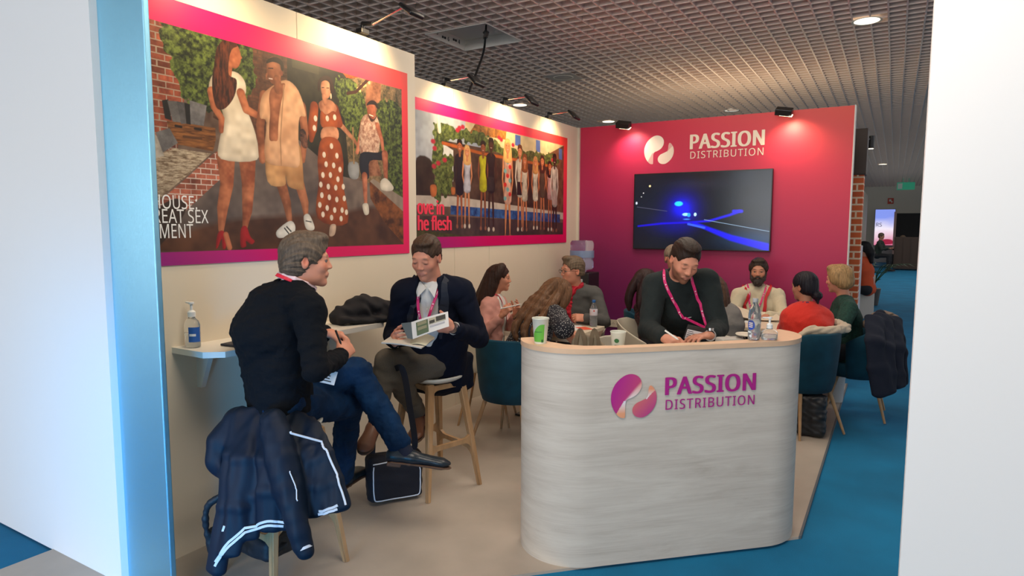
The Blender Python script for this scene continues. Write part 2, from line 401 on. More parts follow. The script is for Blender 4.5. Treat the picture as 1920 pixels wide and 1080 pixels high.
J_K = dict(pel=(2.800,-1.720,0.616), neck=(2.771,-1.603,0.985), head=(2.743,-1.579,1.142), shR=(2.901,-1.572,0.892), shL=(2.669,-1.708,0.900), wrR=(2.713,-1.411,0.713), wrL=(2.593,-1.472,0.802), elR=(2.927,-1.392,0.730), elL=(2.608,-1.645,0.673), chest=(2.783,-1.650,0.838), hpR=(2.848,-1.656,0.616), knR=(2.575,-1.390,0.500), anR=(2.535,-1.360,0.090), toR=(2.407,-1.264,0.030), hpL=(2.752,-1.784,0.616), knL=(2.419,-1.598,0.500), anL=(2.379,-1.568,0.090), toL=(2.251,-1.472,0.030))
J_L = dict(pel=(3.062,-0.987,0.565), neck=(3.004,-0.972,1.013), head=(2.952,-0.985,1.170), shR=(2.966,-0.830,0.916), shL=(3.056,-1.183,0.937), wrR=(2.853,-0.967,0.805), wrL=(2.873,-1.192,0.779), elR=(2.885,-0.784,0.686), elL=(3.006,-1.368,0.779), chest=(3.027,-0.978,0.834), hpR=(3.062,-0.907,0.565), knR=(2.676,-0.857,0.500), anR=(2.626,-0.857,0.090), toR=(2.466,-0.857,0.030), hpL=(3.062,-1.067,0.565), knL=(2.676,-1.117,0.500), anL=(2.626,-1.117,0.090), toL=(2.466,-1.117,0.030))
J_F = dict(pel=(2.213,-3.254,0.978), chest=(2.262,-3.382,1.140), neck=(2.268,-3.521,1.328), head=(2.345,-3.628,1.432), shR=(2.151,-3.550,1.278), shL=(2.420,-3.411,1.305), wrR=(2.323,-3.895,1.029), wrL=(2.519,-3.709,1.037), elR=(2.170,-3.699,1.041), elL=(2.501,-3.459,1.042), hpR=(2.133,-3.304,0.948), knR=(2.103,-3.304,0.500), anR=(2.103,-3.274,0.090), toR=(2.203,-3.394,0.040), hpL=(2.293,-3.204,0.948), knL=(2.323,-3.204,0.500), anL=(2.323,-3.174,0.090), toL=(2.423,-3.294,0.040))

# ------------------------------------------------------------ people
class HF:
    """head frame: rows of R are the head's right, forward and up axes"""
    def __init__(s, c, fwd, up=(0,0,1), sc=1.0):
        s.c = np.asarray(c,float); f = nrm(fwd); r = nrm(np.cross(f,nrm(up))); u = np.cross(r,f)
        s.R = np.stack([r,f,u]); s.s = sc
    def p(s, x, y, z): return s.c+s.s*(x*s.R[0]+y*s.R[1]+z*s.R[2])
    def q(s, *r): return np.array(r)*s.s
    def loc(s, P): return ((P-s.c)@s.R.T)/s.s
SKIN = mat('skin', rough=.52, attr='Col', sss=.12, spec=.4)
def head_shape(S, H, neck, nose=1.0, jaw=1.0, ears=True, nr=.054, lid=0):
    c = lambda a,b,ra,rb,k=.01,sub=False: S.cap(H.p(*a),H.p(*b),ra*H.s,rb*H.s,k,sub)
    e = lambda a,r,k=.012,sub=False: S.ell(H.p(*a),H.q(*r),H.R,k,sub)
    e((0,-.014,.034),(.073,.093,.083)); e((0,.022,-.020),(.061,.067,.085),.02)
    e((0,.030,-.070),(.047*jaw,.047,.036),.02); e((0,.066,-.096),(.021*jaw,.020,.018),.02)
    for sx in (-1,1): e((sx*.036,.058,-.022),(.022,.020,.024),.02)
    c((-.036,.076,.026),(.036,.076,.026),.011,.011,.015)
    for sx in (-1,1): e((sx*.031,.092,.008),(.017,.013,.011),.012,True)
    c((0,.082,.016),(0,.0985*nose,-.023),.0072,.0105,.012)
    for sx in (-1,1):
        e((sx*.0115,.093,-.027),(.0085,.009,.0065),.006)
        # upper eyelid
        c((sx*.019,.084,.012),(sx*.042,.078,.011),.0050,.0045,.006)
    if lid:
        for sx in (-1,1): e((sx*.031,.0735,.005),(.0155,.0135,.0115),.006)
    S.tube([H.p(-.022,.080,-.058),H.p(-.008,.0865,-.053),H.p(0,.0865,-.0545),H.p(.008,.0865,-.053),H.p(.022,.080,-.058)],.0048*H.s,.008)
    S.tube([H.p(-.020,.080,-.060),H.p(0,.0845,-.065),H.p(.020,.080,-.060)],.0055*H.s,.008)
    c((-.018,.089,-.0595),(.018,.089,-.0595),.0018,.0018,.004,True)
    if ears:
        for sx in (-1,1):
            e((sx*.073,-.012,-.004),(.009,.018,.031),.006); e((sx*.080,-.008,.0),(.006,.009,.018),.004,True)
    S.cap(H.p(0,-.022,-.050), neck, nr*H.s*.97, nr*1.12*H.s, .03)
def skin_fn(H, base, lips=(.50,.20,.17), brow=(.12,.07,.04), beard=None, stubble=0, blush=.25, lid=0):
    b = np.array(base)*np.array([1.0,.80,.70])
    def fn(P):
        L = H.loc(P); C = np.tile(b,(len(P),1))
        def spot(c, r, col, a):
            nonlocal C
            d = np.linalg.norm((L-np.array(c))/np.array(r),axis=1); w_ = (np.clip(1.6-d*1.6,0,1)*a)[:,None]; C = C*(1-w_)+np.array(col)*w_
        red = b*np.array([1.06,.72,.66])
        for sx in (-1,1): spot((sx*.04,.07,-.02),(.03,.03,.022),red,blush); spot((sx*.078,-.01,0),(.015,.03,.04),red,blush*1.6)
        spot((0,.11,-.022),(.02,.02,.016),red,blush)
        if stubble:
            near = (L[:,2] < -.012) & (L[:,1] > -.03) & (np.abs(L[:,0]) < .09) & (L[:,2] > -.13)
            jw = np.clip((np.abs(L[:,0])-.030)/.02,0,1)*.022; m = (np.clip((-L[:,2]-.046+jw)/.022,0,1)*np.clip((L[:,1]+.03)/.03,0,1)+np.clip(1.3-np.linalg.norm((L-np.array([0,.09,-.046]))/np.array([.028,.02,.007]),axis=1),0,1))*near*stubble; m = np.clip(m,0,1); col = np.array(beard if beard is not None else brow)
            C = C*(1-m[:,None])+col*m[:,None]
        spot((0,.088,-.055),(.026,.012,.007),lips,.85); spot((0,.086,-.066),(.023,.012,.007),lips,.85)
        for sx in (-1,1):
            spot((sx*.033,.084,.030),(.021,.016,.0055),brow,.9); spot((sx*.031,.084,-.001 if lid else .006),(.015,.014,.0036 if lid else .006),(.03,.018,.015),.9)
        return np.clip(C,0,1)
    return fn
def eyes(H, parent, iris=(.10,.07,.05)):
    """two small eyeballs with a dark iris, low in their sockets"""
    me_w = mat('eye_white',(.20,.18,.165),.35); me_i = mat('eye_iris',iris,.15)
    for sx in (-1,1):
        b = MB(); r = .0108*H.s; c = H.p(sx*.031,.0745,.0055)
        M = Matrix(((H.R[0][0],H.R[2][0],H.R[1][0],c[0]),(H.R[0][1],H.R[2][1],H.R[1][1],c[1]),(H.R[0][2],H.R[2][2],H.R[1][2],c[2]),(0,0,0,1)))
        g = bmesh.ops.create_uvsphere(b.b, u_segments=16, v_segments=16, radius=r)
        for f in b.b.faces: f.material_index = 1 if f.calc_center_median().z > r*.86 else 0
        bmesh.ops.transform(b.b, matrix=M, verts=b.b.verts)
        b.build('eye', [me_w, me_i], parent, smooth=True)
def hand(S, w_, d, n, right=True, curl=(.4,.5,.55,.6), thumb=(.7,.5), sc=1.0, spread=.10, k=.006):
    """palm, four unequal jointed fingers and a side thumb. d = finger direction, n = out of the palm"""
    d = nrm(d); n = np.asarray(n,float); n = nrm(n-d*(n@d)); t = np.cross(d,n)*(1 if right else -1)  # t points to the thumb side
    w_ = np.asarray(w_,float); P = lambda a,b,c: w_+sc*(a*d+b*t+c*n)
    S.ec(P(.0,0,0),P(.030,0,0),t,.026*sc,.019*sc,.034*sc,.017*sc,.012)
    S.ec(P(.030,0,0),P(.078,-.002,0),t,.036*sc,.016*sc,.040*sc,.012*sc,.012)
    S.ell(P(.035,.022,.008),np.array([.026,.018,.014])*sc,np.stack([d,t,n]),.012)
    for i,(b,L,r) in enumerate(((.030,.072,.0088),(.0105,.080,.0090),(-.0095,.074,.0086),(-.029,.058,.0078))):
        base = P(.082-.004*abs(i-1.2),b,0); ang = curl[i]; dd = nrm(d+t*spread*(1.3-i)*.8)
        p = base
        for j,(fr,mul) in enumerate(((.46,.8),(.30,1.25),(.24,.8))):
            ang_ = curl[i]*mul; a = ang_ if j == 0 else a+ang_
            v = dd*math.cos(a)+n*math.sin(a); q = p+v*L*fr*sc
            S.cap(p,q,(r-.0006*j)*sc,(r-.0006*(j+1))*sc,k if j else .010); p = q
    p = P(.022,.026,.004)
    a0, a1 = thumb
    v = nrm(d*math.cos(a0)+t*math.sin(a0)+n*.35); q = p+v*.042*sc; S.cap(p,q,.0145*sc,.0112*sc,.012)
    v2 = nrm(v+n*a1*.5+d*.25); q2 = q+v2*.031*sc; S.cap(q,q2,.0108*sc,.0098*sc,k)
    v3 = nrm(v2+n*a1*.4+d*.2); S.cap(q2,q2+v3*.024*sc,.0098*sc,.0078*sc,k)
def A_(t): return np.array(t,float)
def mid(a,b,t=.5): return A_(a)*(1-t)+A_(b)*t
def torso_shape(S, J, o=0, f=1.0, k=.03, low=0.0, hipw=None, waistw=None):
    """pelvis to shoulders; o = cloth offset, f = overall girth"""
    pel, ch, nk, sR, sL = (A_(J[q]) for q in ('pel','chest','neck','shR','shL'))
    sh = nrm(sR-sL); hs = nrm(A_(J['hpR'])-A_(J['hpL'])) if 'hpR' in J else sh
    waist = mid(pel,ch,.45); upper = mid(ch,mid(sR,sL,.5)*.5+nk*.5,.75)
    hw = hipw or .158; ww = waistw or .138
    S.ec(pel-low*nrm(ch-pel),waist,hs,(hw+o)*f,(.112+o)*f,(ww+o)*f,(.100+o)*f,k)
    S.ec(waist,ch,mid(hs,sh),(ww+o)*f,(.100+o)*f,(.158+o)*f,(.112+o)*f,k)
    S.ec(ch,upper,sh,(.158+o)*f,(.112+o)*f,(.128+o)*f,(.078+o)*f,k)
    base = nk*.72+mid(sR,sL)*.28
    for s_ in (sR,sL): S.cap(mid(base,s_,.12),mid(base,s_,.93),(.052+o)*f,(.050+o)*f,k)
def arm_shape(S, J, q, r=(.050,.042,.040,.027), o=0, upto=1.0, k=.015, start=0):
    sh, el, wr = A_(J['sh'+q]), A_(J['el'+q]), A_(J['wr'+q])
    if start < 1: S.cap(mid(sh,el,start),el,r[0]+o,r[1]+o,k)
    S.cap(el,mid(el,wr,upto),r[1]*.98+o,r[2]*(1-upto)+r[3]*upto+o,k)
def leg_shape(S, J, q, r=(.082,.056,.054,.034), o=0, upto=1.0, k=.02):
    hp, kn, an = A_(J['hp'+q]), A_(J['kn'+q]), A_(J['an'+q])
    S.cap(hp,kn,r[0]+o,r[1]+o,k); m = mid(kn,an,.35)
    S.cap(kn,m,r[1]+o,r[2]+o,k); S.cap(m,mid(kn,an,upto),r[2]+o,r[3]+o,k)
def shoe(J, q, m, sole_m, parent, up=None, L=.27, heel=.02, wdt=.045, name='shoe'):
    an, to = A_(J['an'+q]), A_(J['to'+q]); d = nrm(to-an*1.0)
    leg = nrm(A_(J['kn'+q])-an); u = nrm(leg-d*(leg@d)) if up is None else nrm(up); d = nrm(d-u*(d@u)); s_ = np.cross(d,u)
    h0 = an-u*.062-d*.055; S = Sdf(.005); R = np.stack([s_,d,u])
    S.ec(h0+u*.030,h0+d*.10+u*.030,s_,wdt*.80,.034,wdt*.86,.034,.012); S.ec(h0+d*.10+u*.030,h0+d*(L-.06)+u*.022,s_,wdt*.86,.034,wdt,.020,.02)
    S.ell(h0+d*(L-.065)+u*.020,(wdt,.055,.019),R,.02); S.cap(h0+u*.03+d*.02,h0+u*.082+d*.03,.036,.037,.02)
    S.cap(h0+u*.09+d*.02,h0+u*.13+d*.02,.034,.036,.004,True)
    S.box(h0+d*L*.4-u*.031,(.1,.3,.03),R,.002,.003,True)
    o = S.build(name, m, parent)
    S2 = Sdf(.004); S2.ec(h0-u*.002,h0+d*.09-u*.002,s_,wdt*.84,.008,wdt*.80,.008,.01); S2.ec(h0+d*.09-u*.002,h0+d*(L-.06)-u*.002,s_,wdt*.80,.008,wdt*1.04,.008,.01)
    S2.ell(h0+d*(L-.064)-u*.002,(wdt*1.05,.060,.008),R,.01)
    S2.box(h0+d*.015-u*.012,(wdt*.75,.035,.010),R,.003,.004)
    S2.build('sole', sole_m, o)
    return o
def hair_cap(S, H, t=.010, front=.055, low=-.075, side=.02, back=-.10, k=.012, part=0):
    """close-fitting hair shell: skull shell minus the face"""
    S.ell(H.p(0,-.018,.040),H.q(.074+t,.094+t,.083+t),H.R,k)
    S.ell(H.p(0,-.050,-.020),H.q(.064+t*.7,.058+t,.072),H.R,.02)
    # open the face
    S.ell(H.p(0,.105,front-.100),H.q(.086,.094,.105),H.R,.008,True)
    for sx in (-1,1): S.ell(H.p(sx*.095,.025,low+.028),H.q(.042,.034,.055),H.R,.008,True)
    for sx in (-1,1): S.ell(H.p(sx*.088,-.010,-.012),H.q(.022,.020,.034),H.R,.006,True)
    S.box(H.p(0,-.03,low-.10),H.q(.2,.2,.10),H.R,.01,.015,True)
def strands(H, amp=.0025, n=75, seed=0, axis='down'):
    """comb ridges running back over the head"""
    rg = np.random.RandomState(seed); a = rg.uniform(0,6.28,6)
    def g(P):
        L = H.loc(P)
        th = np.arctan2(L[:,0], L[:,2]+.05) if axis == 'back' else np.arctan2(L[:,0], L[:,1]+1e-3)
        ph = L[:,1]*14 if axis == 'back' else L[:,2]*12
        return amp*(np.sin(n*.45*th+2.2*np.sin(ph+a[0])+a[1])*.5+np.sin(n*th+1.5*np.sin(ph*1.7+a[2])+a[3])*.5)
    return g
def hair_mat(name, col, rough=.45): return mat(name, col, max(rough,.5), var=.35, vscale=90, bump=.35, bscale=170, stretch=(1,1,.2), spec=.25)
def lanyard(H_or_none, pts, parent, col_m, w_=.016, badge=None, name='lanyard', nrmv=(0,-1,0)):
    """flat strap through pts; badge=(centre, right, up, w, h)"""
    b = MB(); b.tube(pts, 0, flat=(w_,.0022,nrmv)); o = b.build(name, col_m, parent)
    return o
def collar(S, J, H, r=.062, h=.018, open_=.0):
    pass
def band(name, a, b_, r0, r1, m, parent, th=.003):
    q = MB(); q.rod(a,b_,r0,r1,28); return q.build(name, m, parent, angle=50)
def collar_band(S, nk, f, r, tilt=0, hgt=.019, th=.006, rad=1.0, front=.10):
    for sx in (-1,1):
        Q = [nk-f*.056*rad+[0,0,.034], nk-f*.036*rad+r*sx*.048*rad+[0,0,.028], nk+f*.012+r*sx*.067*rad+[0,0,.016], nk+f*.062+r*sx*.050*rad-[0,0,.006], nk+f*front+r*sx*.018-[0,0,.030]]
        for a,b_ in zip(Q,Q[1:]): S.ec(a,b_,(0,0,1),hgt,th,hgt,th,.008)
def chain(pts, n=4):
    """Catmull-Rom through points"""
    P = [A_(p) for p in pts]; P = [2*P[0]-P[1]]+P+[2*P[-1]-P[-2]]; out = []
    for i in range(1,len(P)-2):
        for k in range(n):
            t = k/n; a,b,c,d = P[i-1:i+3]
            out.append(.5*((2*b)+(c-a)*t+(2*a-5*b+4*c-d)*t*t+(3*b-a-3*c+d)*t**3))
    out.append(P[-2]); return out

# --- man in the dark sweater on the near stool
pink_strap = mat('lanyard_pink',(.62,.02,.16),.5,var=.15,vscale=60)
red_strap = mat('lanyard_red',(.60,.02,.05),.5)
denim = mat('denim_blue',(.0035,.024,.072),.85,var=.35,vscale=9,bump=.35,bscale=300,spec=.2)
navy_knit = mat('knit_charcoal',(.0035,.005,.008),.9,bump=.3,bscale=250,spec=.2)
black_leather = mat('leather_dark_blue',(.012,.022,.032),.32,bump=.1,bscale=120)
sole_brown = mat('sole_brown',(.10,.055,.035),.7)
sock_m = mat('sock_navy',(.008,.012,.03),.9)
FLOOR_Z = 0
def man_A():
    J = dict(J_A); J['anL'] = tuple(A_(J['anL'])-[0,0,.045]); J['toL'] = tuple(A_(J['toL'])-[0,0,.035]); root = empty('person', (.93,-5.10,0), 'person in charcoal sweater and blue jeans sitting cross-legged on the near bar stool', 'person', )
    H = HF(J['head'], (.66,.75,-.04), (-.06,0,1), 1.0)
    S = Sdf(.0045)
    head_shape(S, H, A_(J['neck'])+[-.01,0,-.02], nose=1.0)
    torso_shape(S, J, -.02); [arm_shape(S,J,q,o=-.006) for q in 'RL']; [leg_shape(S,J,q,o=-.012) for q in 'RL']
    hand(S, J['wrR'], (-.15,.75,.40), (-.75,-.1,-.35), True, (.75,.8,.85,.9), (.5,.8))
    hand(S, J['wrL'], (.55,.45,-.12), (.2,.1,-1), False, (.55,.75,.85,.95), (.35,.9))
    S.build('body', SKIN, root, skin_fn(H,(.60,.335,.25),brow=(.16,.11,.08),blush=.45))
    eyes(H, root)
    # hair
    S = Sdf(.0045); hair_cap(S, H, .016, front=.062, low=-.075); S.ell(H.p(0,.045,.105),H.q(.062,.045,.030),H.R,.02); S.ell(H.p(0,-.065,-.01),H.q(.068,.050,.075),H.R,.02)
    S.ripple(strands(H,.0040,46,3,'back')); S.build('hair', hair_mat('hair_grey_brown',(.115,.085,.062)), root)
    # shirt collar
    S = Sdf(.004); nk = A_(J['neck']); f = H.R[1]; r = H.R[0]; collar_band(S, nk+[0,0,.012], f, r, hgt=.015, th=.006, rad=1.0, front=.10)
    S.build('shirt_collar', mat('shirt_pale_pink',(.72,.55,.60),.8), root)
    # sweater
    S = Sdf(.006); torso_shape(S, J, .020, 1.06, low=.035, hipw=.178, waistw=.172)
    pel, ch = A_(J['pel']), A_(J['chest']); bk = -nrm([.57,.80,0])
    sd = nrm(A_(J['shR'])-A_(J['shL'])); S.ec(pel+bk*.05+[0,0,.02], ch+bk*.085+[0,0,.0], sd, .165,.10,.165,.10,.05); S.ec(ch+bk*.085, ch+bk*.05+[0,0,.13], sd, .165,.10,.12,.075,.05)
    S.box(pel-[0,0,.115],(.3,.3,.06),None,.02,.02,True)
    for q in 'RL': S.cap(J['sh'+q],mid(J['sh'+q],J['el'+q],.1),.068,.066,.03); arm_shape(S,J,q,(.064,.054,.052,.040),.002,.93,.02)
    S.cap(nk+[0,0,.03],nk+[0,0,.12],.052,.07,.008,True)
    S.fold(.0035,.11,4); S.fold(.0018,.05,9); S.build('sweater', navy_knit, root)
    # jeans
    S = Sdf(.006); S.ec(pel-[0,0,.03],pel+[0,0,.05],nrm(A_(J['hpR'])-A_(J['hpL'])),.170,.130,.150,.105,.03)
    for q in 'RL':
        hp,kn,an = (A_(J[a+q]) for a in ('hp','kn','an')); S.cap(hp,kn,.097,.073,.022); m = mid(kn,an,.4); S.cap(kn,m,.072,.066,.015); S.cap(m,mid(kn,an,.88 if q == 'L' else .97),.066,.064,.012)
        S.cap(an+nrm(an-kn)*.03,an+nrm(an-kn)*.09,.054,.07,.006,True)
    S.fold(.0045,.12,11,(1,1,.6)); S.fold(.0018,.04,5); S.build('jeans', denim, root)
    for q in 'RL':
        S = Sdf(.004); an,kn = A_(J['an'+q]),A_(J['kn'+q]); S.cap(mid(kn,an,.80),an-nrm(kn-an)*.02,.046,.042); S.build('sock', sock_m, root)
        shoe(J,q,black_leather,sole_brown,root,up=None if q=='L' else (0,0,1),L=.315,wdt=.050)
    # lanyard behind the neck and its badge hanging at the lap
    b = MB(); b.tube(chain([nk+f*.075+r*.062+A_([0,0,-.010]),nk+r*.080+f*.02+A_([0,0,.014]),nk-f*.042+r*.058+A_([0,0,.040]),nk-f*.066+A_([0,0,.048]),nk-f*.042-r*.058+A_([0,0,.040])],5),0,flat=(.016,.003,nrm(-f+A_([0,0,.8])))); b.build('lanyard', red_strap, root)
    c = A_((1.213,-5.239,0.955)); MM = frame(c,(.80,.55,-.25),(.15,.45,.9)); b = MB(); b.box((0,0,0),(.085,.060,.002)); bmesh.ops.transform(b.b,matrix=MM,verts=b.b.verts); bd = b.build('badge', mat('badge_paper',(.62,.64,.66),.4), root)
    b = MB()
    for i in range(4): b.box((-.004*i,.012*i-.018,.0018),(.05-.01*(i%2),.005,.001))
    bmesh.ops.transform(b.b,matrix=MM,verts=b.b.verts)
    b.build('printed_lines', mat('print_black',(.03,.03,.035),.6), bd)['kind'] = 'stuff'
    b = MB(); b.tube([tuple(c+A_([-.03,-.02,.12])),tuple(c+A_([-.02,-.01,.07])),tuple(c+A_([-.005,0,.03]))],0,flat=(.014,.002,(.5,-.85,.2))); b.build('badge_strap', mat('strap_white_red',(.5,.35,.38),.6), root)
    return root
man_A()

# --- man in the navy blazer on the far stool
paper_m = mat('paper',(.66,.68,.68),.6); ink_m = mat('print_dark',(.05,.055,.05),.6); print_green = mat('print_green',(.10,.15,.09),.6)
white_shirt = mat('shirt_white',(.60,.60,.58),.8,bump=.15,bscale=90)
navy_wool = mat('wool_navy',(.0025,.005,.015),.85,bump=.2,bscale=300,spec=.2)
def lan_motif(pts, root_, n, nv=(0,-1,0)):
    """little white marks printed along a strap"""
    b = MB()
    for i in range(n):
        k = (i+.7)/n*(len(pts)-1); a = int(k); c = mid(pts[a],pts[min(a+1,len(pts)-1)],k-a)+nrm(nv)*.0018; d = nrm(A_(pts[min(a+1,len(pts)-1)])-A_(pts[a]))
        M = frame(c, np.cross(d,nrm(nv)), d)
        b.lathe([(0,.0004),(.0042,.0004),(.0042,-.0004),(0,-.0004)],n=10,rot=None); bmesh.ops.transform(b.b, matrix=M, verts=b.b.verts[-22:])
        b.box((0,0,0),(.0028,.022,.0006)); bmesh.ops.transform(b.b, matrix=M@T((0,.024,0)), verts=b.b.verts[-8:])
    return b
def strap(name, pts, root, m, w_=.016, nv=(0,-1,0), marks=0, sub=6, on=None):
    P = chain(pts, sub)
    if on: P = snap(P, on, .005)
    b = MB(); b.tube(P, 0, flat=(w_,.0022,nv)); o = b.build(name, m, root)
    if marks: lan_motif(P, o, marks, nv).build('printed_marks', mat('print_white',(.75,.7,.7),.6), o)['kind'] = 'stuff'
    return o
def blazer_open(S, ch, nk, r, f, top=.03, w0=.062, w1=.045, low=-.25, deep=.02):
    """cut the front opening of a jacket; r right, f forward"""
    up = nrm(np.cross(r,f))
    a = nk+up*top+f*.10; b_ = ch+up*low+f*.14
    S.ec(a,b_,r,w0,.09,w1,.085,.012,True)
def man_B():
    J = J_B; root = empty('person', (.95,-4.25,0), 'person in a navy blazer and grey trousers on the far stool reading a leaflet', 'person')
    H = HF(A_(J['head'])+[0,0,-.004], (.22,-.90,-.34), (.13,-.34,1), 1.05); f = nrm([.35,-.93,0]); r = nrm([-.93,-.35,0])
    nk, ch, pel = A_(J['neck']), A_(J['chest']), A_(J['pel']); up = nrm(nk-pel)
    S = Sdf(.0042); head_shape(S, H, nk+[0,.01,-.02], nose=.98, lid=1)
    torso_shape(S, J, -.02); [arm_shape(S,J,q,o=-.008) for q in 'RL']; [leg_shape(S,J,q,o=-.012) for q in 'RL']
    hand(S, J['wrR'], (.62,-.62,.28), (.60,.70,.1), True, (.5,.7,.8,.9), (.6,.9))
    hand(S, J['wrL'], (-.86,-.45,.18), (-.45,.85,.1), False, (.45,.6,.75,.9), (.6,.9))
    S.build('body', SKIN, root, skin_fn(H,(.56,.31,.235),brow=(.15,.09,.06),blush=.35,stubble=.10,beard=(.2,.12,.09),lid=1))
    S = Sdf(.0042); hair_cap(S, H, .006, front=.066, low=-.045); S.ell(H.p(-.01,.035,.104),H.q(.056,.042,.020),H.R,.02)
    S.box(H.p(0,-.03,-.10),H.q(.2,.2,.055),H.R,.01,.02,True)
    S.ripple(strands(H,.0018,52,8,'back')); S.build('hair', hair_mat('hair_brown',(.055,.032,.020)), root)
    # shirt
    S = Sdf(.005); torso_shape(S, J, .004, 1.0); S.cap(nk+[0,0,.02],nk+[0,-.01,.12],.050,.07,.008,True); S.fold(.0015,.08,3,(1,1,.5)); sh = S.build('shirt', white_shirt, root)
    c0 = nk+[0,0,.012]; S = Sdf(.004); collar_band(S, c0, f, r, hgt=.016, front=.085); co = S.build('collar', white_shirt, sh)
    for sx in (-1,1):
        P3 = [c0+f*.088+r*sx*.006-[0,0,.026], c0+f*.060+r*sx*.060+[0,0,.012], c0+f*.112+r*sx*.050-[0,0,.078]]; b = MB()
        lo = [b.b.verts.new(p) for p in P3]; hi = [b.b.verts.new(p+f*.006) for p in P3]; b.b.faces.new(lo); b.b.faces.new(hi)
        for k in range(3): b.b.faces.new((lo[k],lo[(k+1)%3],hi[(k+1)%3],hi[k]))
        b.build('collar_tip', white_shirt, co)
    for i in range(3):
        c = ch+f*(.118-.004*i)+up*(.09-.075*i); b = MB(); b.lathe([(0,.002),(.005,.0015),(.005,-.001)],tuple(c),10,Vector(f).to_track_quat('Z','Y').to_matrix()); b.build('button', mat('button_white',(.6,.6,.58),.3), sh)
    # blazer
    S = Sdf(.0055); torso_shape(S, J, .026, 1.06, low=.10, hipw=.185, waistw=.172)
    for q in 'RL': S.cap(mid(nk,J['sh'+q],.35),mid(J['sh'+q],J['el'+q],.06),.056,.066,.03); arm_shape(S,J,q,(.070,.060,.056,.044),.0,.86,.02)
    S.ec(pel+[.12,.10,.0],pel+[.14,.08,-.17],(.6,.8,0),.10,.045,.095,.035,.03)
    S.cap(nk+[0,0,.0],nk+[0,-.01,.12],.060,.075,.008,True); blazer_open(S, ch, nk, r, f, .05,.056,.088,-.30)
    S.fold(.003,.12,6); S.build('blazer', navy_wool, root)
    # lapels
    bz = [o_ for o_ in root.children if o_.name.startswith('blazer')]
    for sx in (-1,1):
        P = chain([nk-f*.04+r*sx*.080+[0,0,.030], nk+f*.05+r*sx*.095+[0,0,.0], ch+f*.10+r*sx*.100+up*.13, ch+f*.13+r*sx*.095+up*.03, ch+f*.14+r*sx*.088-up*.10],5); P = snap(P,bz,.004)
        b = MB(); W_ = [float(v) for v in np.interp(np.linspace(0,1,len(P)),[0,.3,.62,.66,1],[.030,.036,.062,.052,.014])]; b.tube(P,0,flat=(W_,.006,tuple(f+r*sx*.45))); b.build('lapel', mat('lapel_navy',(.007,.012,.026),.7), root)
    # shirt cuffs, watch, ring
    wl, el = A_(J['wrL']), A_(J['elL']); d = nrm(wl-el); band('cuff',wl-d*.045,wl-d*.006,.040,.037,white_shirt,root)
    band('watch',wl-d*.004,wl+d*.014,.0315,.0315,mat('metal_steel',(.35,.35,.36),.25,metal=1),root)
    # lanyard
    strap('lanyard',[nk+r*.066+[0,0,.03]-f*.01,nk+r*.062+f*.055-[0,0,.01],ch+f*.140+r*.045+up*.10,ch+f*.150+r*.018-up*.03,ch+f*.148+r*.012-up*.075],root,pink_strap,.016,tuple(f),5)
    strap('lanyard',[nk-r*.066+[0,0,.03]-f*.01,nk-r*.062+f*.055-[0,0,.01],ch+f*.140-r*.035+up*.10,ch+f*.150-r*.002-up*.02,ch+f*.152+r*.010-up*.080],root,pink_strap,.016,tuple(f),6)
    # trousers
    S = Sdf(.0055); S.ec(pel-[0,0,.03],pel+[0,0,.06],nrm(A_(J['hpR'])-A_(J['hpL'])),.168,.125,.150,.105,.03)
    for q in 'RL':
        hp,kn,an = (A_(J[a+q]) for a in ('hp','kn','an')); S.cap(hp,kn,.094,.070,.02); m = mid(kn,an,.4); S.cap(kn,m,.069,.064,.012); S.cap(m,mid(kn,an,.92),.064,.053,.012)
    S.fold(.003,.13,21); S.build('trousers', mat('trouser_grey_brown',(.105,.090,.070),.85,bump=.25,bscale=400,var=.12,vscale=200), root)
    for q in 'RL':
        S = Sdf(.004); an,kn = A_(J['an'+q]),A_(J['kn'+q]); S.cap(mid(kn,an,.80),an+nrm(an-kn)*.03,.042,.040); S.build('sock', sock_m, root)
        shoe(J,q,mat('leather_tan',(.16,.065,.035),.45,bump=.1),sole_brown,root,up=None,L=.28)
    return root
man_B()

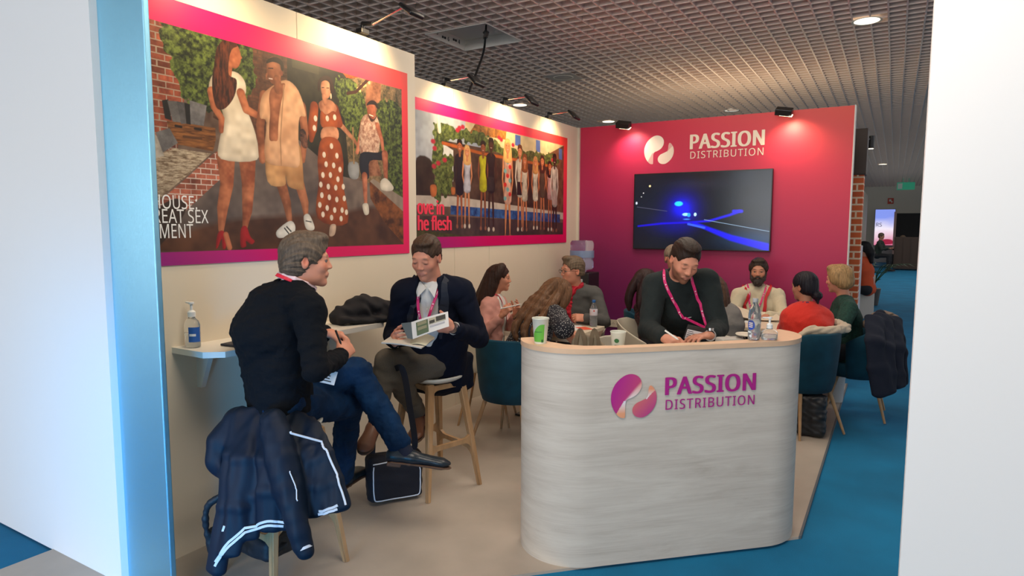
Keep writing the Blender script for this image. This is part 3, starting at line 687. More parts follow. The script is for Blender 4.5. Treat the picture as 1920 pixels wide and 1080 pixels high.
# --- people at the tables and behind the counter
def seated(J, label, hf, hup, skin, cloth, sleeves='long', hs=.92, brow=(.1,.06,.04), hands=None, blush=.3, stub=0, beard=None, voxel=.0055, nose=1, jaw=1,
           trous=None, shoes=None, girth=.92, fat=.012, armr=None, foldamp=.003, name='person', clothname='top', lips=(.50,.20,.17), bag=0, upto=.93, skirt=False, nr=.05, lid=0):
    root = empty(name, tuple(mid(J['anR'],J['anL'],.5)[:2])+(0,), label, 'person')
    H = HF(J['head'], hf, hup, hs); nk, ch, pel = A_(J['neck']), A_(J['chest']), A_(J['pel'])
    ar = armr or ((.044,.036,.034,.024) if hs < .97 else (.050,.042,.040,.027))
    S = Sdf(voxel*.85); head_shape(S, H, nk-[0,0,.02], nose=nose, jaw=jaw, nr=nr, lid=lid)
    torso_shape(S, J, -.022, girth); [arm_shape(S,J,q,ar,o=-.002) for q in 'RL']; [leg_shape(S,J,q,o=-.014) for q in 'RL']
    for q,(d,n,c,t) in (hands or {}).items(): hand(S, J['wr'+q], d, n, q == 'R', c, t, .92 if hs < .97 else 1.0)
    S.build('body', SKIN, root, skin_fn(H,skin,brow=brow,blush=blush,stubble=stub,beard=beard,lips=lips,lid=lid)); (None if lid else eyes(H, root))
    S = Sdf(voxel); torso_shape(S, J, fat, girth*1.03, low=.03)
    o = fat*.9
    for q in 'RL':
        sh,el,wr = A_(J['sh'+q]),A_(J['el'+q]),A_(J['wr'+q])
        if sleeves == 'long': S.cap(sh,el,ar[0]+o+.004,ar[1]+o,.02); S.cap(el,mid(el,wr,upto),ar[1]+o,ar[3]+o+.002,.015)
        elif sleeves == 'short': S.cap(sh,mid(sh,el,.93),ar[0]+o+.006,ar[1]+o+.016,.02)
    S.cap(nk+[0,0,.018],nk+[0,0,.12],.046*hs/.92,.07,.008,True)
    S.fold(foldamp*.8,.17,len(label)%50); S.fold(foldamp*.3,.06,7)
    top = S.build(clothname, cloth, root)
    tm = trous or mat('trouser_dark',(.012,.013,.018),.85)
    S = Sdf(.007); S.cap(J['hpR'],J['hpL'],.10,.10,.03)
    for q in 'RL': leg_shape(S,J,q,(.088,.064,.060,.044),upto=.92)
    S.build('trousers', tm, root)
    for q in 'RL': shoe(J,q,shoes or mat('shoe_black',(.012,.012,.014),.4),mat('sole_white',(.6,.6,.6),.7) if shoes else sole_brown,root,up=(0,0,1),L=.25)
    return root, H, nk, ch, pel, top
def locks(S, H, paths, r=(.020,.024,.020,.010), k=.02):
    for P in paths: S.tube(chain([H.p(*p) for p in P],3), [float(v) for v in np.interp(np.linspace(0,1,3*(len(P)-1)+1),np.linspace(0,1,len(r)),r)], k)
polka = None
def dots_mat(name, base, dot, scale=70, thr=.30):
    m = mat(name, base, .8); nt = m.node_tree; N, L = nt.nodes, nt.links; b = N['Principled BSDF']
    tc = N.new('ShaderNodeTexCoord'); v = N.new('ShaderNodeTexVoronoi'); v.inputs['Scale'].default_value = scale; v.inputs['Randomness'].default_value = .8
    L.new(tc.outputs['Object'], v.inputs['Vector'])
    c = N.new('ShaderNodeMath'); c.operation = 'LESS_THAN'; c.inputs[1].default_value = thr; L.new(v.outputs['Distance'], c.inputs[0])
    mx = N.new('ShaderNodeMix'); mx.data_type = 'RGBA'; mx.inputs[6].default_value = (*base,1); mx.inputs[7].default_value = (*dot,1); L.new(c.outputs[0], mx.inputs[0]); L.new(mx.outputs[2], b.inputs['Base Color'])
    return m
def make_mid():
    # woman in pink by the left wall
    J = J_C; R0, H, nk, ch, pel, top = seated(J, 'person in a pale pink cardigan with long dark brown hair, gesturing with a white pen', (.86,.45,-.04), (0,0,1), (.50,.27,.19), mat('knit_pink',(.52,.25,.21),.85,bump=.2,bscale=200), hs=.90,
        hands={'R':((.5,.25,.75),(.3,.8,.2),(.5,.8,1.0,1.1),(.5,.8)), 'L':((.45,-.1,.8),(-.3,-.7,.2),(.3,.5,.6,.7),(.7,.5))}, clothname='cardigan', upto=.80)
    f = nrm([.86,.45,0]); r = nrm([.45,-.86,0])
    S = Sdf(.005); hair_cap(S,H,.012,front=.060,low=-.05,k=.015)
    locks(S,H,[((.03,-.085,.06),(.045,-.12,-.05),(.05,-.16,-.16),(.06,-.20,-.28)),((0,-.10,.05),(.0,-.14,-.06),(.0,-.19,-.17),(.02,-.24,-.27)),((-.04,-.09,.05),(-.05,-.12,-.07),(-.06,-.15,-.18),(-.05,-.17,-.27)),
        ((.066,-.02,.05),(.076,-.05,-.07),(.085,-.08,-.19),(.09,-.05,-.29)),((.06,-.055,.06),(.07,-.09,-.06),(.08,-.13,-.18),(.085,-.13,-.30)),((.02,.02,.115),(.05,.0,.09),(.074,-.02,.03),(.078,-.04,-.04))],(.026,.032,.028,.012))
    S.ripple(strands(H,.003,60,1)); S.build('hair', hair_mat('hair_dark_brown',(.030,.014,.010)), R0)
    S = Sdf(.005); torso_shape(S,J,.016,.95); S.cap(nk+[0,0,.02],nk+[0,0,.1],.045,.06,.008,True); S.ec(ch-f*.04+[0,0,.2],ch-f*.06-[0,0,.3],r,.4,.09,.4,.11,.005,True)
    for sx in (-1,1): S.ec(ch+r*sx*.19+[0,0,.22],ch+r*sx*.20-[0,0,.4],r,.135,.5,.135,.5,.006,True)
    S.build('blouse', mat('blouse_white',(.62,.60,.56),.8), R0)
    for sx in (-1,1): strap('lanyard',[nk+r*sx*.055+[0,0,.025],nk+r*sx*.052+f*.06,ch+f*.125+r*sx*.03+[0,0,.02],ch+f*.135-[0,0,.15]],R0,red_strap,.014,tuple(f))
    # woman in the dotted blouse, leaning over the left table
    J = J_D; dm = dots_mat('cloth_dotted',(.010,.011,.018),(.55,.55,.52),85,.26)
    D0, H, nk, ch, pel, top = seated(J, 'person in a black dotted short-sleeved top with long light brown hair, leaning over the table', (.62,.75,-.38), (.25,.30,.9), (.52,.29,.21), dm, 'short', hs=.93,
        hands={'R':((.4,.4,-.2),(0,0,-1),(.3,.4,.5,.5),(.6,.4)),'L':((.5,.5,-.1),(0,0,-1),(.6,.8,.9,1),(.4,.7))}, fat=.018, girth=1.0, clothname='blouse', armr=(.050,.042,.036,.025))
    S = Sdf(.005); hair_cap(S,H,.013,front=.060,low=-.06,k=.015)
    w = lambda *a: A_(a)
    for P in [[H.p(-.02,-.06,.10),H.p(-.03,-.12,.03),nk+w(-.02,-.07,.06),ch+w(-.06,-.14,.06),ch+w(-.03,-.17,-.06)],[H.p(.03,-.06,.10),H.p(.03,-.12,.02),nk+w(.02,-.08,.05),ch+w(.02,-.15,.05),ch+w(.05,-.17,-.05)],
              [H.p(.06,-.02,.06),H.p(.075,-.05,-.02),nk+w(.09,-.06,.03),ch+w(.10,-.13,.06),ch+w(.10,-.17,-.03)],[H.p(.068,.03,.05),H.p(.08,.02,-.04),H.p(.085,-.01,-.13),nk+w(.14,-.02,-.06)],[H.p(-.05,-.03,.08),H.p(-.07,-.09,0),nk+w(-.07,-.05,.06),ch+w(-.10,-.10,.10)]]:
        S.tube(chain(P,3),[float(v) for v in np.interp(np.linspace(0,1,3*(len(P)-1)+1),[0,.4,.8,1],[.028,.034,.026,.010])],.02)
    S.ripple(strands(H,.003,60,2)); S.build('hair', hair_mat('hair_light_brown',(.120,.058,.027)), D0)
    # man in the grey blazer
    J = J_E; E0, H, nk, ch, pel, top = seated(J, 'person in a grey blazer, red scarf and glasses at the table by the water cooler', (-.60,-.80,-.05), (0,0,1), (.56,.31,.23), mat('wool_grey',(.075,.075,.072),.85,bump=.3,bscale=300), hs=1.07, girth=1.0, fat=.022, brow=(.15,.09,.06),
        hands={'L':((-.85,-.45,.10),(-.4,.6,-.6),(.5,.7,.8,.9),(.4,.6)),'R':((.3,-.7,-.1),(0,0,-1),(.6,.8,.9,1),(.5,.6))}, clothname='blazer')
    f = nrm([-.35,-.93,0]); r = nrm([-.93,.35,0])
    S = Sdf(.005); hair_cap(S,H,.008,front=.066,low=-.045); S.ell(H.p(.01,.042,.108),H.q(.058,.040,.026),H.R,.02); S.ripple(strands(H,.003,50,3,'back')); S.build('hair', hair_mat('hair_sandy_grey',(.12,.085,.055)), E0)
    b = MB()
    for sx in (-1,1):
        pts = [H.p(sx*.033+.021*math.cos(t),.100,.004+.016*math.sin(t)) for t in np.linspace(0,2*math.pi,17)]; b.tube(pts,.0018,6); b.tube([H.p(sx*.054,.098,.008),H.p(sx*.076,.02,.006),H.p(sx*.078,-.01,.0)],.0018,6)
    b.tube([H.p(-.012,.100,.008),H.p(.012,.100,.008)],.0018,6); b.build('glasses', mat('glasses_brown',(.05,.03,.02),.3), E0)
    S = Sdf(.005); torso_shape(S,J,.030,1.02); S.cap(nk+[0,0,.03],nk+[0,0,.12],.048,.065,.008,True)
    S.ec(ch-f*.06+[0,0,.25],ch-f*.06-[0,0,.35],r,.4,.13,.4,.13,.005,True)
    for sx in (-1,1): S.ec(ch+r*(sx*.25+.0)+[0,0,.22],ch+r*sx*.25-[0,0,.4],r,.185,.5,.20,.5,.006,True)
    for sx in (-1,1): S.tube([nk-f*.05+r*sx*.03+[0,0,.04],nk+r*sx*.065+[0,0,.03],nk+f*.075+r*sx*.035-[0,0,.01],ch+f*.14+r*sx*.022+[0,0,.0]],[.02,.024,.026,.022],.015)
    S.fold(.004,.06,2); S.build('scarf', mat('cloth_red',(.42,.008,.025),.75), E0)
    for sx in (-1,1): strap('lanyard',[nk+r*sx*.07+[0,0,.03],nk+r*sx*.062+f*.085,ch+f*.165+r*sx*.035+[0,0,.02],ch+f*.172-[0,0,.12]],E0,red_strap,.014,tuple(f))
    # man writing at the counter
    J = J_F; F0, H, nk, ch, pel, top = seated(J, 'person in a dark green-black sweater standing behind the counter, writing with a white pen', (.50,-.66,-.50), (.34,-.30,.88), (.55,.31,.235), mat('knit_dark_green',(.006,.012,.013),.9,bump=.35,bscale=260), hs=.99, girth=1.05, fat=.016, brow=(.09,.05,.035), stub=.85, beard=(.13,.055,.030),
        hands={'R':((.80,-.45,-.05),(.2,.3,-.9),(.75,.9,1.0,1.1),(.45,1.0)),'L':((-.62,-.75,-.05),(0,0,-1),(.25,.35,.45,.55),(.7,.4))}, clothname='sweater', armr=(.054,.045,.043,.028), voxel=.005, upto=.90, lid=1)
    f = nrm([.42,-.80,-.25]); r = nrm([-.84,-.50,0])
    S = Sdf(.0042); hair_cap(S,H,.006,front=.070,low=-.040,k=.012); S.ell(H.p(0,.018,.106),H.q(.056,.058,.018),H.R,.02); S.box(H.p(0,-.03,-.115),H.q(.2,.2,.055),H.R,.01,.02,True); S.ripple(strands(H,.0014,60,5,'back')); S.build('hair', hair_mat('hair_dark_brown_short',(.020,.011,.008)), F0)
    strap('lanyard',[nk+r*.066+[0,0,.035],nk+r*.075+f*.055+[0,0,-.01],ch+f*.16+r*.075+[0,0,.09],ch+f*.20+r*.01+[0,0,-.02],A_((2.415,-3.671,1.094))],F0,pink_strap,.016,tuple(f),6,on=[top])
    strap('lanyard',[nk-r*.066+[0,0,.035],nk-r*.078+f*.06+[0,0,-.01],ch+f*.17-r*.080+[0,0,.06],ch+f*.195-r*.065-[0,0,.04],A_((2.417,-3.669,1.094))],F0,pink_strap,.016,tuple(f),5,on=[top])
    c = A_((2.444,-3.752,1.045)); M = frame(c, -r+A_([0,0,-.22]), A_([0,0,1])+f*.25)
    b = MB(); b.box((0,0,0),(.10,.085,.003)); bmesh.ops.transform(b.b,matrix=M,verts=b.b.verts); hd = b.build('badge_holder', mat('badge_dark',(.02,.022,.025),.3), F0)
    b = MB(); b.box((0,-.012,.003),(.088,.058,.001)); bmesh.ops.transform(b.b,matrix=M,verts=b.b.verts); b.build('badge_card', mat('badge_paper',(.62,.64,.66),.4), hd)
    b = MB()
    for i,wd in enumerate((.03,.05,.022,.045)): b.box((-.04+wd/2,.008-i*.011,.0042),(wd,.003,.0006)); 
    bmesh.ops.transform(b.b,matrix=M,verts=b.b.verts); b.build('printed_lines', mat('print_black',(.03,.03,.035),.6), hd)['kind'] = 'stuff'
    wl, el = A_(J['wrL']), A_(J['elL']); d = nrm(wl-el); w1 = band('watch',wl-d*.006,wl+d*.012,.0325,.0325,mat('metal_steel',(.35,.35,.36),.25,metal=1),F0); b = MB(); b.rod(wl+[0,0,.026]+d*.003,wl+[0,0,.040]+d*.003,.020,.019,24); b.build('watch_face', mat('metal_steel',(0,0,0)), w1, angle=50)
    # woman with dark maroon dotted dress, mostly behind him
    J = J_G; G0, H, nk, ch, pel, top = seated(J, 'person with long dark hair and a dark maroon spotted dress, in the white chair', (.9,.3,-.1), (0,0,1), (.42,.23,.17), dots_mat('cloth_maroon_spots',(.030,.010,.014),(.16,.03,.04),45,.32), hs=.92, clothname='dress')
    S = Sdf(.006); hair_cap(S,H,.014,front=.055,low=-.06); locks(S,H,[((x,-.085,.05),(x*1.4,-.13,-.06),(x*1.6,-.15,-.17),(x*1.7,-.13,-.27)) for x in (-.05,-.02,.02,.05)]+[((.068,-.02,.05),(.085,-.04,-.07),(.10,-.04,-.19),(.10,-.03,-.27))],(.028,.034,.030,.014)); S.ripple(strands(H,.003,60,6)); S.build('hair', hair_mat('hair_black_red',(.022,.009,.009)), G0)
    # man seated further back behind the writer
    J = J_H; H0, H, nk, ch, pel, top = seated(J, 'person with short greying hair, only an ear showing behind the writing person', (.55,-.8,0), (0,0,1), (.56,.31,.23), mat('cloth_dark',(.02,.02,.025),.9), hs=1.0, girth=.95, voxel=.007)
    S = Sdf(.006); hair_cap(S,H,.010,front=.06,low=-.05); S.ripple(strands(H,.003,50,7)); S.build('hair', hair_mat('hair_grey',(.20,.16,.12)), H0)
    # woman in grey with brown hair
    J = J_I; I0, H, nk, ch, pel, top = seated(J, 'person in a light grey top with long brown hair, back turned, behind the writing person', (-.25,.95,-.05), (0,0,1), (.50,.28,.2), mat('knit_grey',(.17,.16,.15),.9,bump=.3,bscale=120), hs=.92, girth=1.04, fat=.03, clothname='jumper')
    S = Sdf(.006); hair_cap(S,H,.014,front=.055,low=-.06); locks(S,H,[((x,-.085,.05),(x*1.3,-.12,-.06),(x*1.5,-.13,-.17),(x*1.6,-.12,-.25)) for x in (-.05,-.02,.02,.05)]+[((.068,-.02,.05),(.088,-.04,-.07),(.105,-.04,-.19),(.12,-.03,-.25)),((.05,-.06,.06),(.08,-.09,-.06),(.10,-.10,-.2),(.11,-.08,-.26))],(.028,.034,.030,.014)); S.ripple(strands(H,.003,60,8)); S.build('hair', hair_mat('hair_mid_brown',(.060,.030,.018)), I0)
    # bearded man with red braces
    J = J_J; J0, H, nk, ch, pel, top = seated(J, 'person with a full dark beard, cream shirt and red braces', (.12,-.98,-.10), (0,0,1), (.50,.28,.20), mat('shirt_cream',(.56,.50,.36),.85,bump=.25,bscale=60), hs=1.02, girth=1.02, fat=.020, brow=(.035,.022,.018), stub=.9, beard=(.045,.030,.026),
        hands={'R':((.6,-.7,-.1),(0,0,-1),(.4,.5,.6,.6),(.5,.5)),'L':((-.5,-.8,-.1),(0,0,-1),(.4,.5,.6,.6),(.5,.5))}, clothname='shirt', foldamp=.005)
    f = A_([0,-1,0]); r = A_([-1,0,0])
    S = Sdf(.005); hair_cap(S,H,.009,front=.066,low=-.05); S.ell(H.p(.0,.040,.104),H.q(.060,.036,.020),H.R,.02)
    for sx in (-1,1): S.ell(H.p(sx*.074,.0,.030),H.q(.015,.036,.036),H.R,.02)
    S.ripple(strands(H,.0025,46,9,'back')); S.build('hair', hair_mat('hair_dark_grey_brown',(.035,.024,.018)), J0)
    S = Sdf(.0045); S.ell(H.p(0,.055,-.088),H.q(.054,.048,.044),H.R,.02); S.ell(H.p(0,.075,-.112),H.q(.036,.030,.030),H.R,.02)
    for sx in (-1,1): S.cap(H.p(sx*.064,.005,-.02),H.p(sx*.052,.045,-.07),.016,.022,.02); S.cap(H.p(sx*.006,.099,-.043),H.p(sx*.034,.086,-.060),.0085,.008,.008)
    S.ell(H.p(0,.100,-.060),H.q(.020,.012,.006),H.R,.004,True); S.fold(.0025,.018,2); S.build('beard', hair_mat('beard_dark',(.040,.030,.027)), J0)
    S = Sdf(.004)
    for sx in (-1,1): S.tube([nk-f*.03+r*sx*.052+[0,0,.03],nk+f*.04+r*sx*.060+[0,0,.012],nk+f*.085+r*sx*.03-[0,0,.02],nk+f*.095+r*sx*.045-[0,0,.055]],[.012,.013,.014,.007],.008)
    S.build('collar', mat('shirt_cream',(0,0,0)), J0)
    for sx in (-1,1):
        strap('braces',[nk+r*sx*.115-f*.03+[0,0,.028],nk+r*sx*.12+f*.055+[0,0,.005],ch+f*.135+r*sx*.100+[0,0,.07],ch+f*.155+r*sx*.095-[0,0,.08],ch+f*.150+r*sx*.095-[0,0,.22]],J0,mat('braces_red',(.50,.010,.018),.6),.032,tuple(f),on=[top])
        strap('lanyard',[nk+r*sx*.062+[0,0,.028],nk+r*sx*.075+f*.075-[0,0,.01],ch+f*.155+r*sx*.05+[0,0,.03],ch+f*.168-[0,0,.085]],J0,pink_strap,.017,tuple(f),4,on=[top])
    # woman in the red jumper
    J = J_K; K0, H, nk, ch, pel, top = seated(J, 'person in a bright red jumper with black hair in a low bun, back turned', (-.85,.5,-.05), (0,0,1), (.42,.24,.17), mat('knit_red',(.56,.022,.012),.9,bump=.35,bscale=180,sheen=.1), hs=.95, girth=1.08, fat=.024, clothname='jumper')
    S = Sdf(.005); hair_cap(S,H,.014,front=.055,low=-.06); S.ell(H.p(0,-.06,.0),H.q(.070,.055,.075),H.R,.02); S.ell(H.p(.02,-.112,-.072),H.q(.046,.040,.038),H.R,.015); S.cap(H.p(.01,-.12,-.09),H.p(.01,-.125,-.135),.016,.008,.01)
    S.ripple(strands(H,.003,60,10)); S.build('hair', hair_mat('hair_black',(.010,.009,.014),.35), K0)
    S = Sdf(.005); S.tube([nk+A_([math.cos(t)*.068,math.sin(t)*.068,.018+.010*math.sin(3*t)]) for t in np.linspace(0,2*math.pi,15)],.020,.01); S.fold(.003,.03,3); S.build('scarf', mat('scarf_plum',(.13,.02,.06),.8), K0)
    # blonde woman in green
    J = J_L; L0, H, nk, ch, pel, top = seated(J, 'person in a dark green checked shirt with a short blonde bob, seen from the side', (-.93,.22,-.10), (0,0,1), (.54,.31,.23), mat('cloth_green',(.008,.040,.030),.9,var=.4,vscale=60), hs=.97, girth=.90, fat=.018, clothname='shirt', brow=(.3,.2,.12),
        hands={'R':((-.9,0,-.1),(0,0,-1),(.4,.5,.6,.6),(.5,.5)),'L':((-.9,.1,-.1),(0,0,-1),(.4,.5,.6,.6),(.5,.5))})
    S = Sdf(.005); hair_cap(S,H,.018,front=.066,low=-.06); S.ell(H.p(0,-.05,-.02),H.q(.084,.070,.085),H.R,.03); S.ell(H.p(0,.045,.105),H.q(.066,.045,.034),H.R,.02)
    for sx in (-1,1): S.ell(H.p(sx*.078,.005,.012),H.q(.020,.045,.055),H.R,.02)
    S.box(H.p(0,-.03,-.16),H.q(.2,.2,.06),H.R,.01,.03,True); S.ripple(strands(H,.0022,50,11)); S.build('hair', hair_mat('hair_blonde',(.30,.19,.085)), L0)
make_mid()

# ------------------------------------------------------------ the setting
beige_floor = mat('floor_oak_grey',(.43,.375,.32),.42,var=.10,vscale=3,bump=.05,bscale=40,stretch=(1,1,1))
carpet = mat('carpet_blue',(.0,.17,.36),.95,var=.16,vscale=2.2,bump=.5,bscale=500)
wall_white = mat('wall_cream_white',(.68,.60,.475),.6,var=.02,vscale=2)
alu = mat('metal_brushed',(.30,.64,.84),.42,metal=1,bump=.25,bscale=60,stretch=(40,40,.6))
grey_cell = mat('ceiling_grid_grey',(.80,.66,.58),.6)
dark_void = mat('ceiling_void',(.62,.52,.46),.9)
def gradient_print():
    """brand print, low right darkened for light falloff: purple low left, magenta, orange-red high right"""
    m = mat('print_magenta_gradient',(.6,.03,.14),.5); nt = m.node_tree; N, L = nt.nodes, nt.links; b = N['Principled BSDF']
    tc = N.new('ShaderNodeTexCoord'); sp = N.new('ShaderNodeSeparateXYZ'); L.new(tc.outputs['Object'], sp.inputs[0])
    a = N.new('ShaderNodeMath'); a.operation = 'MULTIPLY_ADD'; a.inputs[1].default_value = .10; a.inputs[2].default_value = -.10; L.new(sp.outputs['X'], a.inputs[0])
    c = N.new('ShaderNodeMath'); c.operation = 'MULTIPLY_ADD'; c.inputs[1].default_value = .275; L.new(sp.outputs['Z'], c.inputs[0]); L.new(a.outputs[0], c.inputs[2])
    r = N.new('ShaderNodeValToRGB'); e = r.color_ramp.elements
    e[0].position = .05; e[0].color = (.13,.012,.11,1); e[1].position = 1.0; e[1].color = (.60,.060,.035,1)  # print colours, with some falloff of light mixed into the low right
    for p, q in ((.30,(.21,.011,.085,1)),(.50,(.40,.014,.085,1)),(.78,(.55,.022,.058,1))):
        n = e.new(p); n.color = q
    L.new(c.outputs[0], r.inputs[0]); L.new(r.outputs[0], b.inputs['Base Color']); return m
grad = gradient_print()
H_W = 2.81
def struct(name, b, m, **k):
    o = b.build(name, m, **k); o['kind'] = 'structure'; return o
b = MB(); b.box((3,8,-.06),(44,56,.1)); struct('floor_carpet', b, carpet)
b = MB(); b.prism([(-.2,.2),(3.0,.2),(3.0,-3.68),(1.74,-4.94),(-.2,-6.9)],-.01,.004); struct('floor', b, beige_floor)
b = MB(); b.prism([(3.0,.2),(3.012,.2),(3.012,-3.67),(3.0,-3.68)],-.01,.006); struct('trim_1', b, mat('floor_edge',(.10,.12,.14),.5))
# partition walls of the stand, in panels with fine joints
def panels(name, x, ys, z1, th=.06):
    b = MB()
    for a, c in zip(ys, ys[1:]):
        b.box((x-th/2,(a+c)/2,z1/2),(th,abs(c-a)-.003,z1-.002),bevel=.0012,seg=1)
    b.box((x-th/2-.002,(ys[0]+ys[-1])/2,z1/2-.002),(th-.008,abs(ys[-1]-ys[0]),z1-.006))
    return struct(name, b, wall_white)
panels('wall_left_near', .4225, [-5.69,-4.655,-3.623], H_W, .42)
panels('wall_left', 0, [-3.64,-2.58,-2.01,-1.0,0.0], H_W)
b = MB(); b.box((1.48,.06,H_W/2),(2.96,.118,H_W)); struct('wall_back', b, wall_white)
b = MB(); b.box((1.481,-.003,H_W/2),(2.958,.006,H_W)); struct('wall_back_print', b, grad)
b = MB(); b.box((.012,-.02,H_W/2),(.03,.03,H_W)); struct('trim_2', b, mat('profile_cream',(.60,.55,.45),.4))
b = MB(); b.box((2.962,.055,H_W/2),(.012,.13,H_W+.01),bevel=.003); struct('trim_3', b, mat('profile_white',(.60,.58,.54),.4))
# brushed metal post ending the near wall, then the plain neighbouring panel
b = MB(); b.box((.585,-5.705,1.6),(.346,.026,3.2),bevel=.005,seg=3); struct('pillar_metal', b, alu)
b = MB(); b.box((-1.10,-5.725,1.6),(3.05,.05,3.2)); struct('wall_neighbour_left', b, mat('wall_white_panel',(.84,.84,.84),.6))
b = MB(); b.box((4.6,-4.90,1.45),(2.36,.10,2.9)); struct('wall_neighbour_right', b, mat('wall_white_panel',(0,0,0)))
# egg-crate ceiling
b = MB(); G = .15; x0, x1, y0, y1 = -7.0, 7.0, -9.0, 30.0
holes = [(-.93,-.19,-1.78,-1.06)]
def bar(a, c, fix, ax_):
    if ax_ == 'y': b.box((fix,(a+c)/2,3.655),(.014,c-a,.105))
    else: b.box(((a+c)/2,fix,3.656),(c-a,.010,.105))
for i in range(int((x1-x0)/G)+1):
    x = x0+i*G
    if holes[0][0] < x < holes[0][1]: bar(y0,holes[0][2],x,'y'); bar(holes[0][3],y1,x,'y')
    else: bar(y0,y1,x,'y')
for i in range(int((y1-y0)/G)+1):
    y = y0+i*G
    if holes[0][2] < y < holes[0][3]: bar(x0,holes[0][0],y,'x'); bar(holes[0][1],x1,y,'x')
    else: bar(x0,x1,y,'x')
struct('ceiling_grid', b, grey_cell)
b = MB(); b.box((2,8,3.76),(40,56,.08)); struct('ceiling', b, dark_void)
# hall beyond the stand
hall_cream = mat('hall_wall_cream',(.52,.50,.44),.7)
b = MB(); b.box((1.2,29.2,1.9),(20,.2,3.9)); struct('wall_hall_end', b, hall_cream)
b = MB(); b.box((2.10,16,1.55),(.2,22,3.1)); struct('wall_hall_left', b, mat('hall_wall_pale',(.60,.56,.47),.7))
def brick_mat():
    m = mat('brick_orange',(.6,.15,.05),.8); nt = m.node_tree; N, L = nt.nodes, nt.links; b = N['Principled BSDF']
    tc = N.new('ShaderNodeTexCoord'); sp = N.new('ShaderNodeSeparateXYZ'); cb = N.new('ShaderNodeCombineXYZ'); L.new(tc.outputs['Object'], sp.inputs[0])
    ad = N.new('ShaderNodeMath'); L.new(sp.outputs[0], ad.inputs[0]); L.new(sp.outputs[1], ad.inputs[1]); L.new(ad.outputs[0], cb.inputs[0]); L.new(sp.outputs[2], cb.inputs[1])
    t = N.new('ShaderNodeTexBrick'); L.new(cb.outputs[0], t.inputs[0]); t.inputs['Scale'].default_value = 1; t.inputs['Brick Width'].default_value = .215; t.inputs['Row Height'].default_value = .075
    t.inputs['Mortar Size'].default_value = .010; t.inputs['Color1'].default_value = (.62,.13,.04,1); t.inputs['Color2'].default_value = (.50,.09,.03,1); t.inputs['Mortar'].default_value = (.75,.58,.42,1)
    L.new(t.outputs[0], b.inputs['Base Color']); return m
b = MB(); b.box((2.80,1.02,1.10),(.46,.24,2.20)); struct('pillar_brick', b, brick_mat())
b = MB(); b.box((2.80,1.02,2.45),(.50,.30,.50),bevel=.01); struct('beam_dark', b, mat('beam_brown',(.05,.035,.03),.6))
b = MB(); b.box((3.00,1.62,.70),(.04,.55,1.40),bevel=.006); struct('partition_low', b, mat('partition_grey',(.42,.44,.47),.4))

# ------------------------------------------------------------ stools
oak = mat('wood_oak',(.42,.25,.12),.5,var=.18,vscale=30,bump=.08,bscale=80,stretch=(1,1,.15))
stool_seat_m = mat('seat_white',(.60,.60,.54),.35)
def stool(loc, rz, label):
    root = empty('bar_stool', loc, label, 'stool', None, rz)
    b = MB(); n = 40; prof = [(0,.700),(.10,.700),(.15,.706),(.176,.716),(.184,.712),(.180,.700),(.150,.682),(.09,.672),(0,.670)]
    b.lathe(prof, n=n)
    for v in b.b.verts:   # rounded square outline
        a = math.atan2(v.co.y,v.co.x); k = 1+.07*(abs(math.cos(2*a))**2-.5)*-1; v.co.x *= k; v.co.y *= k
    b.build('seat', stool_seat_m, root, smooth=True, world=False)
    T0, B0 = .118, .200
    for sx in (-1,1):
        for sy in (-1,1):
            b = MB(); g = bmesh.ops.create_cube(b.b, size=1)
            for v in g['verts']:
                top = v.co.z > 0; w_ = .023 if top else .014
                cx = (T0 if top else B0)*sx; cy = (T0 if top else B0)*sy
                v.co = Vector((cx+(w_ if v.co.x > 0 else -w_), cy+(w_ if v.co.y > 0 else -w_), .682 if top else 0))
            bmesh.ops.bevel(b.b, geom=b.b.edges[:], offset=.006, segments=3, affect='EDGES')
            b.build('leg', oak, root, world=False, angle=50)
    for k in range(4):
        z = .30 if k % 2 else .25; zz = z/.682; r = B0+(T0-B0)*zz; pts = []; N = 14
        for side, sg in ((1,1),(-1,-1)):
            for i in range(N+1):
                t = i/N if side == 1 else 1-i/N; x = -r+2*r*t; e = abs(2*t-1); h = .014+.045*max(0,(e-.62)/.38)**2
                pts.append((x, z+sg*h))
        b = MB(); M = Matrix.Rotation(k*math.pi/2,4,'Z')@Matrix(((1,0,0,0),(0,0,1,-r),(0,1,0,0),(0,0,0,1)))
        b.prism(pts,-.010,.010,M=M); bmesh.ops.bevel(b.b, geom=[e for e in b.b.edges if len(e.link_faces) == 2 and e.calc_face_angle(0) > 1.2], offset=.004, segments=2, affect='EDGES')
        b.build('stretcher', oak, root, world=False, angle=40)
        z = .655; pts = []; r = T0+.004
        for side, sg in ((1,1),(-1,-1)):
            for i in range(N+1):
                t = i/N if side == 1 else 1-i/N; x = -r+2*r*t; e = abs(2*t-1); h = .016 if sg > 0 else .014+.05*max(0,(e-.55)/.45)**2
                pts.append((x, z+sg*h))
        b = MB(); M = Matrix.Rotation(k*math.pi/2,4,'Z')@Matrix(((1,0,0,0),(0,0,1,-r),(0,1,0,0),(0,0,0,1)))
        b.prism(pts,-.010,.010,M=M); b.build('seat_rail', oak, root, world=False, angle=40)
    return root
st0 = stool((.937,-4.107,0), math.atan2(.386,.107)-math.pi/2, 'white-seated oak bar stool under the person in the navy blazer')
dup(st0, (.93,-5.262,0), math.atan2(.19,.227)-math.pi/4, 'white-seated oak bar stool with a dark bomber jacket hanging over it')
